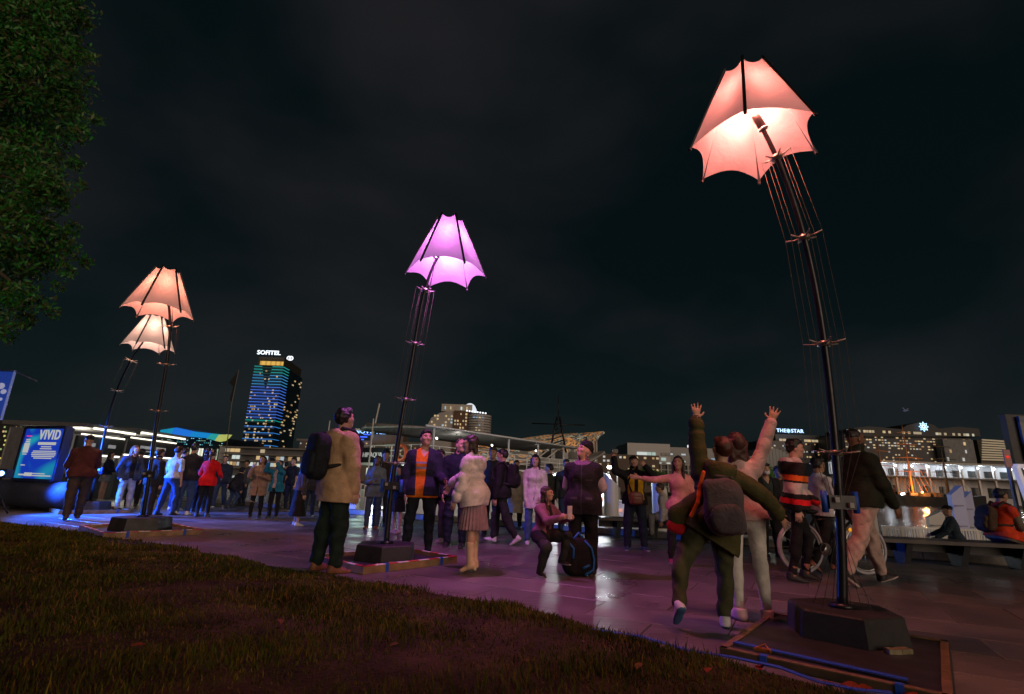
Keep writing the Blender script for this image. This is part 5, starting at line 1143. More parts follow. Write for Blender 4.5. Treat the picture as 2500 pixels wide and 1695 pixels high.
face_windows(dk, (px_x(1080, DY), DY + 1.5), (px_x(1140, DY), DY + 1.5), zat(1110, 1002, DY), zat(1110, 990, DY), 9, 1, .55, COOL[:2] + WARM[1:2], .5, .6, r)
face_windows(dk, (cxr - rr_ * .7, DY + 8 - rr_ * .95), (cxr + rr_ * .5, DY + 8 - rr_ * .95), zat(1166, 1060, DY), zat(1166, 1016, DY), 5, 7, .22, WARM[:2] + COOL[2:], .6, .4, r)

# --- maritime museum: sail-like roof with coloured projections
MY = 150.
mm = empty('museum_hall'); tag(mm, 'museum hall with a sweeping sail roof covered in orange light projections', 'building', 'buildings across the water')
pj = bpy.data.materials.new('projection'); pj.use_nodes = True; t = pj.node_tree; b = t.nodes['Principled BSDF']; b.inputs['Base Color'].default_value = (.22, .22, .22, 1); b.inputs['Roughness'].default_value = .5
tc_ = t.nodes.new('ShaderNodeTexCoord'); w_ = t.nodes.new('ShaderNodeTexNoise'); w_.inputs['Scale'].default_value = .13; w_.inputs['Detail'].default_value = 3; w_.inputs['Distortion'].default_value = 2.5; t.links.new(tc_.outputs['Object'], w_.inputs['Vector'])
rp_ = t.nodes.new('ShaderNodeValToRGB'); e = rp_.color_ramp.elements; e[0].position = .40; e[0].color = (.004, .004, .004, 1); e[1].position = .425; e[1].color = (.7, .62, .42, 1)
for q_p, q_c in ((.45, (.01, .01, .01, 1)), (.50, (.02, .015, .01, 1)), (.53, (.85, .26, .05, 1)), (.575, (.75, .4, .12, 1)), (.60, (.01, .01, .01, 1)), (.66, (.02, .02, .02, 1)), (.675, (.6, .62, .5, 1)), (.70, (.01, .01, .01, 1))): q_ = e.new(q_p); q_.color = q_c
t.links.new(w_.outputs['Fac'], rp_.inputs['Fac']); t.links.new(rp_.outputs['Color'], b.inputs['Emission Color']); b.inputs['Emission Strength'].default_value = .5; pj.cycles.emission_sampling = 'NONE'
def sail(p_top, p_bot, y0, y1, name, m):
    mb = MB(); mb.smooth = True; n = 24; vs = []; sx_ = [q[0] for q in p_top]
    for i in range(n + 1):
        px = sx_[0] + (sx_[-1] - sx_[0]) * i / n; pt = np.interp(px, sx_, [q[1] for q in p_top]); pb_ = np.interp(px, [q[0] for q in p_bot], [q[1] for q in p_bot])
        for j in range(7):
            f = j / 6; p = D(px, pb_ + (pt - pb_) * math.sin(f * math.pi / 2), y0 + (y1 - y0) * f * f); vs.append(p)
    mb.add(vs, [(i * 7 + j, (i + 1) * 7 + j, (i + 1) * 7 + j + 1, i * 7 + j + 1) for i in range(n) for j in range(6)]); o = mb.obj(name, m, mm)
    o.modifiers.new('thick', 'SOLIDIFY').thickness = .5
sail([(1160, 1084), (1250, 1074), (1330, 1062), (1400, 1058), (1440, 1056), (1462, 1054), (1474, 1053)], [(1160, 1130), (1300, 1132), (1420, 1132), (1436, 1100), (1452, 1074), (1474, 1054)], MY, MY + 22, 'sail_roof', pj)
sail([(1330, 1112), (1420, 1108), (1460, 1103), (1476, 1101)], [(1330, 1140), (1420, 1140), (1456, 1118), (1476, 1103)], MY - 8, MY + 5, 'lower_sail_roof', mat((.32, .32, .32), .5))
mb = MB(); a = D(1250, 1180, MY + 4); b_ = D(1450, 1180, MY + 4); mb.prism([(a[0], a[1]), (b_[0], b_[1]), (b_[0], b_[1] + 25), (a[0], a[1] + 25)], WATER_Z, zat(1350, 1130, MY)); mb.obj('wall', mat((.10, .10, .10), .7), mm)
for px in (1444, 1452, 1458): mb = MB(); mb.bar(D(px, 1180, MY + 3), D(px - 2, 1068, MY + 6), .5); mb.obj('prop', PALE, mm)

# --- white offices and lower blocks right of the museum
rt, a, b, z1 = slab_building('white stepped office block with bright strip windows behind the yellow jacket', 'white_office', 1534, 1640, 1083, 390, 40, mat((.46, .46, .46), .6, var=.05))
for k, (q0, q1) in enumerate(((1112, 1104), (1124, 1116), (1136, 1128))): face_windows(rt, a, b, zat(1580, q0, 390), zat(1580, q1, 390), 9, 1, .75, [glow((.75, 1, .9), .45), glow((.9, 1, .95), .6), mat((.02, .03, .035), .2)], .95, .9, random.Random(k))
rt, a, b, z1 = slab_building('glass office block with a small lit rooftop sign left of the raised arm', 'glass_office', 1636, 1760, 1094, 410, 40, mat((.05, .06, .07), .25))
face_windows(rt, a, b, zat(1690, 1150, 410), zat(1690, 1098, 410), 12, 6, .40, COOL + [mat((.3, .3, .3), .6)], .85, .42, random.Random(21))
for k in range(6): p = D(1680 + k * 6.4, 1090 + (k % 2), 408); ubox('roof_sign_light', glow((1, .9, .9), .9), rt, (p[0], 408, p[2]), (1.3, .4, 2.0 - .5 * (k % 2)))
rt, a, b, z1 = slab_building('grey gridded block of flats below the white offices', 'gridded_flats', 1598, 1730, 1134, 300, 25, mat((.07, .075, .075), .6))
for k in range(9): ubox('frame_column', PALE, rt, (a[0] + (b[0] - a[0]) * k / 8, a[1] - .5, z1 / 2), (.7, 1.2, z1))
for k in range(5): ubox('floor_slab', PALE, rt, ((a[0] + b[0]) / 2, a[1] - .4, z1 * (k + .9) / 5), (b[0] - a[0], 1.4, .5))
face_windows(rt, a, b, .5, z1, 16, 5, .16, WARM[:2], .6, .6, random.Random(2))
rt, a, b, z1 = slab_building('low brick block with warm lit windows left of the yellow jacket', 'brick_block', 1440, 1612, 1110, 260, 25, mat((.09, .065, .05), .7))
face_windows(rt, a, b, zat(1520, 1160, 260), zat(1520, 1112, 260), 17, 5, .34, WARM, .5, .5, random.Random(31))

# --- casino hotels
SY = 520.
rt, a, b, z1 = slab_building('broad hotel block with a blue lit name sign on its roof', 'sign_hotel', 1868, 2082, 1079, SY, 40, mat((.16, .155, .16), .7))
mb = MB(); c0, c1 = D(1890, 1060, SY + 5), D(2075, 1060, SY + 5); mb.prism([(c0[0], SY + 3), (c1[0], SY + 3), (c1[0], SY + 30), (c0[0], SY + 30)], z1, zat(1980, 1062, SY)); mb.obj('roof_storey', mat((.02, .035, .05), .5), rt)
r = random.Random(41); face_windows(rt, a, b, zat(1975, 1138, SY), zat(1975, 1082, SY), 30, 9, .20, WARM, .5, .5, r); face_windows(rt, a, b, zat(1975, 1138, SY), zat(1975, 1082, SY), 30, 9, .30, [mat((.02, .022, .026), .3)], .45, .5, random.Random(42))
face_windows(rt, a, b, zat(1975, 1081, SY), zat(1975, 1072, SY), 24, 1, .6, WARM[:2], .8, .6, r)
p = D(1931, 1053, SY); text('sign_lettering', 'THE', 5.0, glow((.45, .65, 1.0), 2.0), rt, (D(1917, 1054, SY)[0], SY - 2, p[2]), (math.radians(90), 0, 0), .3, align='RIGHT', fat=.05, space=1.1); text('sign_lettering', 'STAR', 5.0, glow((.45, .65, 1.0), 2.0), rt, (D(1929, 1054, SY)[0], SY - 2, p[2]), (math.radians(90), 0, 0), .3, align='LEFT', fat=.05, space=1.1)
def star_logo(c, R, parent):
    for k in range(8):
        an = k * math.pi / 4; mb = MB(); loop = [(R * (.18 + .82 * s_) * math.cos(an + w_), 0, R * (.18 + .82 * s_) * math.sin(an + w_)) for s_, w_ in ((0, 0), (.5, .36), (1, 0), (.5, -.36), (0, 0))]
        mb.tube(loop, R * .075, 5); o = mb.obj('star_petal', glow((.40, .70, 1.0), 2.4), parent); o.location = c
star_logo((D(1922.5, 1053, SY)[0], SY - 2, p[2]), 2.3, rt)
rt, a, b, z1 = slab_building('long curved hotel with many lit rooms and a star emblem on its roof', 'emblem_hotel', 2076, 2392, 1066, SY - 40, 45, mat((.05, .05, .055), .6))
SY2 = SY - 40
mb = MB(); pr = [(2078, 1046), (2120, 1041), (2200, 1048), (2215, 1038), (2250, 1030), (2280, 1038), (2292, 1047), (2340, 1042), (2390, 1047), (2394, 1066), (2078, 1066)]
f = [tuple(D(x, y_, SY2 - 4)) for x, y_ in pr]; n = len(f); mb.add(f + [(x, y_ + 40, z) for x, y_, z in f], [tuple(range(n - 1, -1, -1)), tuple(range(n, 2 * n))] + [(i, (i + 1) % n, (i + 1) % n + n, i + n) for i in range(n)]); mb.obj('roof', mat((.012, .014, .018), .6), rt)
star_logo(tuple(D(2255, 1042, SY2 - 6)), 4.4, rt)
r = random.Random(51)
face_windows(rt, a - np.array([0, 4.4]), b - np.array([0, 4.4]), zat(2235, 1066, SY2), zat(2235, 1052, SY2), 46, 1, .72, [glow((1, .75, .42), .50), glow((1, .8, .5), .35), glow((.9, .85, .65), .55)], .70, .40, r, .5)
face_windows(rt, a, b, zat(2235, 1100, SY2), zat(2235, 1068, SY2), 42, 5, .42, WARM, .6, .45, r)
face_windows(rt, a, b, zat(2235, 1130, SY2), zat(2235, 1102, SY2), 40, 4, .13, WARM, .4, .45, r)
c0, c1 = D(2306, 1100, SY2 - 9), D(2390, 1100, SY2 - 9); hz = zat(2350, 1074, SY2 - 9); ubox('blank_wing', mat((.17, .18, .19), .7), rt, ((c0[0] + c1[0]) / 2, SY2 - 4.5, hz / 2), (c1[0] - c0[0], 9, hz))
face_windows(rt, (c0[0], SY2 - 9), (c1[0], SY2 - 9), hz * .35, hz, 9, 5, .10, WARM, .4, .4, r)
# ribbed hall
rh = empty('ribbed_hall'); tag(rh, 'pale ribbed half-round hall left of the name sign hotel', 'building', 'buildings across the water')
for k in range(12):
    px = 1832 + k * 8.2; h0 = 1134 - 40 * math.sin(math.pi * (k + 3) / 18.); mb = MB(); c0, c1 = D(px, 1140, 300), D(px + 7.6, 1140, 300); mb.prism([(c0[0], 300), (c1[0], 300), (c1[0], 320), (c0[0], 320)], -.4, zat(px, h0, 300)); mb.obj('rib_panel', mat((.22, .24, .25), .5), rh)
# louvred shed
lv = empty('louvred_shed'); tag(lv, 'white louvred shed at the right end of the far wharf', 'building', 'buildings across the water')
mb = MB(); c0, c1 = D(2396, 1130, 330), D(2490, 1130, 330); mb.prism([(c0[0], 330), (c1[0], 330), (c1[0], 333), (c0[0], 333)], -.4, zat(2440, 1076, 330)); mb.obj('wall', mat((.10, .09, .07), .7), lv)
for k in range(9):
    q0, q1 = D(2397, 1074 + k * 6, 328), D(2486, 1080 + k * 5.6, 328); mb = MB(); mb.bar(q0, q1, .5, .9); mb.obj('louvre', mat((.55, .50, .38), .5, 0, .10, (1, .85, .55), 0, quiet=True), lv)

# --- long white wharf building lit along its length
WY = 240.
wh = empty('wharf_terminal'); tag(wh, 'long white two-storey wharf building brightly lit under its eaves', 'building', 'buildings across the water')
c0, c1 = D(2040, 1200, WY), D(2560, 1215, WY); zE = zat(2260, 1132, WY); zM = zat(2260, 1167, WY)
mb = MB(); mb.prism([(c0[0], WY + 3), (c1[0], WY + 3), (c1[0], WY + 30), (c0[0], WY + 30)], WATER_Z, zE - .5); mb.obj('wall', mat((.55, .57, .60), .6, var=.08, vscale=.1), wh)
mb = MB(); mb.bar((c0[0], WY - 1, zE), (c1[0], WY - 1, zE), 9, .8); mb.obj('eaves', mat((.40, .42, .42), .6), wh)
mb = MB(); mb.bar((c0[0], WY - .5, zM), (c1[0], WY - .5, zM), 7.5, .7); mb.obj('deck', mat((.14, .14, .14), .6), wh)
mb = MB(); mb.bar((c0[0], WY - .5, -1.0), (c1[0], WY - .5, -1.0), 9, 1.2); mb.obj('apron', mat((.03, .03, .03), .6), wh)
L_ = c1[0] - c0[0]
for k in range(13):
    x = c0[0] + L_ * (k + .5) / 13
    ubox('column', mat((.6, .62, .64), .5), wh, (x, WY - 3.5, zE / 2), (.8, .8, zE))
    ubox('window', mat((.02, .03, .035), .15), wh, (x + L_ / 26, WY + 2.9, zM + (zE - zM) * .38), (L_ / 13 * .62, .5, (zE - zM) * .45)); ubox('window', mat((.02, .03, .035), .15), wh, (x + L_ / 26, WY + 2.9, zM * .45), (L_ / 13 * .55, .5, zM * .42))
    mb = MB(); mb.ball((x, WY - 4.2, zE - 1.6), .42, 8); mb.obj('wall_lamp', glow((.9, .95, 1.0), 7.0), wh)
    if k % 2 == 0:
        ld = bpy.data.lights.new('wharf_light', 'POINT'); ld.energy = 1150; ld.color = (.86, .93, 1.0); ld.shadow_soft_size = .4; lo = bpy.data.objects.new('wharf_light', ld); COL.objects.link(lo); lo.parent = wh; lo.location = (x + L_ / 26, WY - 1.6, zE - 2.2)

# --- sailing ship with floodlit mast
SYS = 215.
sh = empty('sailing_ship'); tag(sh, 'dark sailing ship with an orange floodlit mast moored at the far wharf', 'ship')
q0, q1 = D(2130, 1222, SYS), D(2400, 1224, SYS); Ls = q1[0] - q0[0]; mb = MB(); mb.smooth = False; hull = []
for i in range(13):
    f = i / 12; x = q0[0] + Ls * f; w = 4.2 * math.sin(math.pi * min(1, .12 + f * .80)) ** .6; sheer = 1.2 * (2 * f - 1) ** 2
    hull.append([(x, SYS - w, 2.0 + sheer), (x, SYS - w * .75, WATER_Z), (x, SYS + w * .75, WATER_Z), (x, SYS + w, 2.0 + sheer)])
fl = [p for s_ in hull for p in s_]; fs = []
for i in range(12):
    for j in range(3): fs.append((i * 4 + j, (i + 1) * 4 + j, (i + 1) * 4 + j + 1, i * 4 + j + 1))
    fs.append((i * 4 + 3, (i + 1) * 4 + 3, (i + 1) * 4, i * 4))
fs += [(0, 1, 2, 3), (51, 50, 49, 48)]; mb.add(fl, fs); mb.obj('hull', mat((.012, .013, .015), .5), sh)
MASTM = mat((.50, .20, .06), .6)
def mast(px, ptop, m, yards):
    x = D(px, 1200, SYS)[0]; zt_ = zat(px, ptop, SYS); mb = MB(); mb.tube([(x, SYS, 1.5), (x, SYS, zt_)], [.45, .12], 8); mm_ = mb.obj('mast', m, sh)
    for zr, w in yards: mb = MB(); mb.tube([(x - w, SYS - .6, zt_ * zr), (x, SYS - .6, zt_ * zr + .3), (x + w, SYS - .6, zt_ * zr)], [.12, .2, .12], 6); mb.obj('yard', m, mm_)
    for s_ in (-1, 1):
        for k in range(4): mb = MB(); mb.tube([(x + s_ * (3 + k * 2.2), SYS - 2, 2.2), (x, SYS, zt_ * (.5 + .12 * k))], .06, 4); mb.obj('stay', m, mm_)
    return x, zt_
xm, zm = mast(2228, 1040, MASTM, ((.38, 6.5), (.56, 6.0), (.74, 4.5), (.90, 3.0)))
mast(2316, 1068, mat((.06, .055, .05), .6), ((.45, 6.0), (.65, 5.0), (.84, 3.5)))
mast(2160, 1058, mat((.25, .11, .04), .6), ((.5, 5.5), (.72, 4.2)))
mb = MB(); mb.tube([(xm - 7.5, SYS - 3.6, 2.6), (xm - 7.0, SYS - 4.6, 2.9)], .4, 8); mb.obj('spotlight', glow((.8, .88, 1.0), 8.0), sh)
ld = bpy.data.lights.new('mast_light', 'POINT'); ld.energy = 9000; ld.color = (1.0, .36, .08); ld.shadow_soft_size = .3; lo = bpy.data.objects.new('mast_light', ld); COL.objects.link(lo); lo.parent = sh; lo.location = (xm + .5, SYS - 5, 4.5)
mb = MB(); mb.ball((xm + .5, SYS - 4.3, 3.6), .45, 8); mb.obj('deck_lamp', glow((1, .4, .1), 5.0), sh)
for k in range(8): p = D(2150 + k * 31, 1200, SYS - 4); ubox('deckhouse', mat((.08, .06, .04), .6), sh, (p[0], SYS, 2.6), (3.0, 3.0, 1.4 + (k % 3) * .4))
# ================================================================== boats, quay and street furniture
WHITEB = mat((.62, .62, .60), .4, var=.06, vscale=.6)
# --- ferry lying stern-on to the quay
A = D(1028, 1180, 27.0); B = D(1440, 1188, 41.0); ax_ = unit([B[0] - A[0], B[1] - A[1], 0]); sd_ = np.array([-ax_[1], ax_[0], 0]); Lf = np.linalg.norm((B - A)[:2]); FW = 2.7
O = np.array([A[0], A[1], 0]) + sd_ * FW                    # centre line at the stern (the side facing us is -sd_)
frz = math.atan2(ax_[1], ax_[0])
fe = empty('ferry', (O[0], O[1], 0), frz); tag(fe, 'two-deck white ferry with a long curved canopy moored behind the crowd', 'boat')
def fbox(name, m, c, s_, parent=None): return ubox(name, m, parent or fe, c, s_)
mb = MB()
for i, (x, w) in enumerate(((-1.5, 2.6), (0, 3.3), (Lf * .75, 3.4), (Lf, 2.0), (Lf + 2.5, .4))): pass
hp = [(-1.5, 2.4), (0, 2.8), (Lf * .75, 2.8), (Lf, 1.7), (Lf + 2.5, .3)]; vs = []
for x, w in hp: vs += [(x, -w, .55), (x, -w * .8, WATER_Z - .2), (x, w * .8, WATER_Z - .2), (x, w, .55)]
fs = [(0, 1, 2, 3), (19, 18, 17, 16)]
for i in range(4):
    for j in range(3): fs.append((i * 4 + j, (i + 1) * 4 + j, (i + 1) * 4 + j + 1, i * 4 + j + 1))
    fs.append((i * 4 + 3, (i + 1) * 4 + 3, (i + 1) * 4, i * 4))
mb.add(vs, fs); mb.obj('hull', WHITEB, fe)
zdk = 1.95
fbox('cabin', mat((.05, .07, .06), .4), (Lf * .46, 0, 1.2), (Lf * .86, 5.0, 1.4))
fbox('upper_deck', WHITEB, (Lf * .46, 0, zdk), (Lf * .98, 5.9, .14))
GREENG = [glow((.05, .50, .28), .28), glow((.25, .85, .55), .45), glow((.10, .35, .30), .22), glow((.9, 1.0, .8), .9), glow((.05, .35, .25), .18)]
r = random.Random(9)
for k in range(9):
    x = Lf * .06 + k * Lf * .093
    fbox('window', GREENG[k % 5], (x, -2.52, 1.25), (Lf * .078, .06, .95)); fbox('mullion', WHITEB, (x + Lf * .0465, -2.56, 1.2), (.10, .12, 1.4))
for k in range(5): fbox('window', GREENG[(k * 2) % 5], (Lf * .03 - .04, -2.0 + k * 1.0, 1.25), (.06, .85, 1.0))
for k in range(14):
    x = -.4 + k * (Lf * .98) / 13
    fbox('rail_post', WHITEB, (x, -2.9, zdk + .5), (.04, .04, .95))
for z in (.4, .7, .97): fbox('rail', WHITEB, (Lf * .47, -2.9, zdk + z), (Lf * .98, .035, .035))
for y in (-2.2, -.7, .8, 2.3): fbox('rail_post', WHITEB, (-.42, y, zdk + .5), (.04, .04, .95))
for z in (.4, .7, .97): fbox('rail', WHITEB, (-.42, 0, zdk + z), (.035, 5.7, .035))
for k in range(6): fbox('canopy_post', WHITEB, (.6 + k * Lf * .185, -2.75, zdk + .95), (.08, .08, 1.9))
mb = MB(); mb.smooth = True; n = 26; vs = []
for i in range(n + 1):
    f = i / n; x = -1.7 + (Lf * .98 + 1.7) * f; w = 3.0 * min(1, math.sqrt(max(0, f / .14))) if f < .14 else 3.0; zc_ = zdk + 1.85 + .12 * math.sin(min(1, f / .2) * math.pi / 2)
    for j in range(9): y = -w + 2 * w * j / 8; vs.append((x, y, zc_ + .20 * (1 - (2 * j / 8 - 1) ** 2)))
mb.add(vs, [(i * 9 + j, (i + 1) * 9 + j, (i + 1) * 9 + j + 1, i * 9 + j + 1) for i in range(n) for j in range(8)]); o = mb.obj('canopy', mat((.26, .26, .25), .5, var=.08, vscale=.5), fe); o.modifiers.new('thick', 'SOLIDIFY').thickness = .07
for s_ in (-1, 1):
    mb = MB(); mb.tube([(-.2, s_ * 2.95, zdk + 1.96), (Lf * .97, s_ * 2.95, zdk + 1.98)], .06, 6); mb.obj('canopy_rail', WHITEB, fe)
fbox('name_board', mat((.015, .016, .018), .4), (-.52, 1.2, zdk + .45), (.06, 3.6, .8))
text('name_lettering', 'STARSHIP AQUA', .36, mat((.5, .5, .5), .5, 0, .25, (.7, .7, .7), 0), fe, (-.58, 1.2, zdk + .45), (math.radians(90), 0, math.radians(-90)), .01)
mb = MB(); a_ = [(0, .38 * math.cos(q), .38 * math.sin(q)) for q in np.linspace(0, 2 * math.pi, 21)]; mb.tube(a_, .09, 8, False); o = mb.obj('life_ring', mat((.65, .12, .04), .5), fe); o.location = (-.55, -1.6, zdk + .55)
mb = MB(); mb.tube([(.4, 2.4, zdk), (.9, 2.4, zdk + 3.6)], .05, 6); mb.obj('flagpole', WHITEB, fe)
mb = MB(); mb.tube([(.25, -1.2, 1.7), (.0, -1.2, 1.7)], .12, 8); mb.obj('stern_lamp', glow((.95, .98, 1.0), 14), fe)
ld = bpy.data.lights.new('deck_light', 'POINT'); ld.energy = 60; ld.color = (.7, 1.0, .85); ld.shadow_soft_size = .2; lo = bpy.data.objects.new('deck_light', ld); COL.objects.link(lo); lo.parent = fe; lo.location = (-2.0, -.5, 2.2)
for k in range(3): mb = MB(); mb.ball((Lf * (.2 + .3 * k), 0, zdk + 1.7), .07, 8); mb.obj('canopy_lamp', glow((1, .95, .85), 6), fe)
ld = bpy.data.lights.new('canopy_light', 'POINT'); ld.energy = 30; ld.color = (1, .95, .85); lo = bpy.data.objects.new('canopy_light', ld); COL.objects.link(lo); lo.parent = fe; lo.location = (Lf * .3, 0, zdk + 1.4)
# slim white mooring mast left of the ferry
def pole(label, name, px, pt, pb, y, rad, m, cat='pole'):
    a = D(px, pb, y); zt_ = zat(px, pt, y); o = MB().tube([(0, 0, 0), (0, 0, zt_ - WATER_Z + .4)], [rad, rad * .6], 8).obj(name, m, None, (a[0], a[1], WATER_Z - .4)); tag(o, label, cat); return o
pole('thin white pole rising in front of the stepped hotel', 'mast_pole', 903, 1022, 1110, 25, .05, WHITEB)
pole('thin white pole behind the head of the brown coat', 'mast_pole', 795, 1027, 1110, 30, .05, WHITEB)

# --- second vessel with stairs and a dark lattice mast
VY = 62.
ve = empty('museum_vessel', (0, 0, 0)); tag(ve, 'grey vessel with railed stairs and a tall dark mast behind the ferry', 'boat')
a, b = D(1210, 1180, VY), D(1470, 1180, VY)
mb = MB(); vs = []; hp = [(a[0], 3.0), (a[0] + 4, 4.0), (b[0] - 4, 4.0), (b[0] + 2, .6)]
for x, w in hp: vs += [(x, VY - w, 1.2), (x, VY - w * .8, WATER_Z - .2), (x, VY + w * .8, WATER_Z - .2), (x, VY + w, 1.2)]
fs = [(0, 1, 2, 3), (15, 14, 13, 12)]
for i in range(3):
    for j in range(3): fs.append((i * 4 + j, (i + 1) * 4 + j, (i + 1) * 4 + j + 1, i * 4 + j + 1))
    fs.append((i * 4 + 3, (i + 1) * 4 + 3, (i + 1) * 4, i * 4))
mb.add(vs, fs); mb.obj('hull', mat((.24, .25, .25), .5), ve)
c = D(1362, 1130, VY); ubox('wheelhouse', mat((.36, .36, .35), .5), ve, (c[0], VY, (zat(1362, 1108, VY) + 1.2) / 2), (5.0, 4.5, zat(1362, 1108, VY) - 1.2))
for k in range(3): ubox('window', mat((.01, .012, .014), .1), ve, (c[0] - 1.5 + 1.5 * k, VY - 2.3, zat(1362, 1114, VY)), (1.0, .1, .8))
mz = zat(1358, 1018, VY); mz0 = zat(1362, 1108, VY)
for s_ in (-1, 1): mb = MB(); mb.tube([(c[0] + s_ * 1.0, VY, mz0), (c[0] + s_ * .15, VY, mz)], .12, 5); mb.obj('mast_leg', BLACK, ve)
for k in range(8):
    f = k / 8; w = 1.0 - .85 * f; z = mz0 + (mz - mz0) * f; mb = MB(); mb.tube([(c[0] - w, VY, z), (c[0] + w * .9, VY, z + (mz - mz0) / 8)], .07, 4); mb.obj('mast_brace', BLACK, ve)
mb = MB(); mb.tube([(c[0] - 3.2, VY, zat(1358, 1036, VY)), (c[0] + 3.2, VY, zat(1358, 1036, VY))], .07, 5); mb.obj('yard', BLACK, ve)
mb = MB(); mb.tube([(c[0], VY, mz), (c[0], VY, mz + 2.5)], .05, 5); mb.obj('aerial', BLACK, ve)
for (x0, y0, x1, y1) in ((1300, 1128, 1340, 1098), (1318, 1132, 1360, 1100), (1240, 1132, 1300, 1132), (1240, 1124, 1300, 1124), (1300, 1140, 1450, 1140), (1300, 1132, 1450, 1132)):
    mb = MB(); mb.tube([D(x0, y0, VY - 3), D(x1, y1, VY - 3)], .07, 5); mb.obj('handrail', WHITEB, ve)
for k in range(11): mb = MB(); mb.tube([D(1300 + k * 15, 1150, VY - 3), D(1300 + k * 15, 1131, VY - 3)], .06, 5); mb.obj('rail_post', WHITEB, ve)

# --- floating pontoon with service posts and lamps
PZ = -.75
po = empty('pontoon', (0, 0, 0)); tag(po, 'floating pontoon with service boxes behind the quay edge', 'pontoon')
pa = D(1330, 1220, 26); pb_ = D(1620, 1222, 24)
mb = MB(); mb.bar((pa[0], pa[1], PZ - .25), (pb_[0] + 6, pb_[1] - 3, PZ - .25), 5.0, .5); mb.obj('deck', mat((.30, .28, .25), .7, var=.15), po)
def service_post(px, y, h, label):
    p = D(px, 1200, y); o = empty('service_post', (p[0], p[1], PZ)); tag(o, label, 'service post')
    ubox('cabinet', WHITEB, o, (0, 0, h / 2), (.42, .32, h)); ubox('socket_panel', mat((.45, .10, .06), .4, 0, .5, (1.0, .5, .4), 0), o, (0, -.17, h * .72), (.16, .03, .14)); ubox('cap', GREYP, o, (0, 0, h + .04), (.5, .4, .08))
service_post(1478 - 12, 24.5, 1.9, 'white service post with a small red panel left of the near white pile')
service_post(1512, 24, 1.25, 'low white service cabinet right of the near white pile')
def lamp_post(px, py, y, label, energy, side):
    p = D(px, py, y); o = empty('pontoon_lamp', (p[0] + side * .5, p[1], PZ)); tag(o, label, 'lamp', 'bright lamps on the pontoon'); h = p[2] - PZ
    mb = MB(); mb.tube([(0, 0, 0), (0, 0, h - .3), (-side * .2, 0, h), (-side * .42, 0, h + .05)], .05, 6); mb.obj('lamp_arm', WHITEB, o)
    mb = MB(); mb.ball((-side * .5, -.05, h), (.17, .14, .10), 10); mb.obj('lamp_head', glow((.92, .97, 1.0), 16), o)
    ld = bpy.data.lights.new('post_light', 'POINT'); ld.energy = energy; ld.color = (.90, .96, 1.0); ld.shadow_soft_size = .15; lo = bpy.data.objects.new('post_light', ld); COL.objects.link(lo); lo.parent = o; lo.location = (-side * .5, -.25, h - .12)
lamp_post(1367, 1160, 24, 'white lamp glowing left of the beanie wearer', 260, -1)
lamp_post(1470, 1160, 24, 'white lamp glowing right of the beanie wearer', 260, 1)
lamp_post(1488, 1141, 34, 'yellowish lamp above the near white pile', 60, 1)
lamp_post(917, 1240, 17.5, 'low white lamp glowing beside the grey-blue jacket', 45, 1)
lamp_post(2068, 1208, 40, 'white lamp behind the right lamp pole', 60, 1)
# --- white mooring piles
def pile(px, pt, pb, y, rad, label, slant=.25):
    p = D(px, pb, y); zt_ = zat(px, pt, y); o = empty('mooring_pile', (p[0], p[1], WATER_Z - .5)); tag(o, label, 'pile', 'white mooring piles')
    h = zt_ - WATER_Z + .5; mb = MB(); mb.smooth = False; n = 18; vs = [(rad * math.cos(2 * math.pi * i / n), rad * math.sin(2 * math.pi * i / n), 0) for i in range(n)] + [(rad * math.cos(2 * math.pi * i / n), rad * math.sin(2 * math.pi * i / n), h - slant * rad * (1 + math.cos(2 * math.pi * i / n))) for i in range(n)]
    mb.smooth = True; mb.add(vs, [(i, (i + 1) % n, n + (i + 1) % n, n + i) for i in range(n)]); mb.smooth = False; mb.add(vs[n:], [tuple(range(n))]); mb.obj('post', WHITEB, o)
    mb = MB(); mb.tube([(0, 0, h * .35), (0, 0, h * .35 + .3)], rad * 1.25, 14); mb.obj('collar', GREYP, o)
pile(1493, 1155, 1280, 19, .26, 'slanted-top white pile right of the beanie wearer', .9)
pile(1613, 1163, 1280, 19, .27, 'slanted-top white pile behind the outstretched arm', .9)
for (x0, y0, x1, y1, sg_) in ((1445, 1238, 1487, 1200, .45), (1500, 1215, 1530, 1255, .5)):
    p0_, p1_ = D(x0, y0, 20), D(x1, y1, 20); mb = MB(); mb.tube([p0_ + (p1_ - p0_) * f + np.array([0, 0, -sg_ * 4 * f * (1 - f)]) for f in np.linspace(0, 1, 10)], .03, 6); o = mb.obj('mooring_rope', mat((.45, .42, .36), .8)); tag(o, 'slack mooring rope hanging %s of the near white pile' % ('left' if sg_ < .48 else 'right'), 'rope')
p = D(1466, 1265, 17); o = empty('hose_reel', (p[0], p[1], -.05)); tag(o, 'bent white pipe rail on the quay edge left of the near pile', 'pipe')
mb = MB(); mb.tube([(-.3, 0, 0), (-.3, 0, .45), (-.15, 0, .62), (.05, 0, .55), (.1, 0, 0)], .05, 8); mb.obj('hoop', WHITEB, o); mb = MB(); mb.tube([(-.75, 0, .8), (.2, -.1, .05)], .06, 8); mb.obj('brace', STEEL, o)

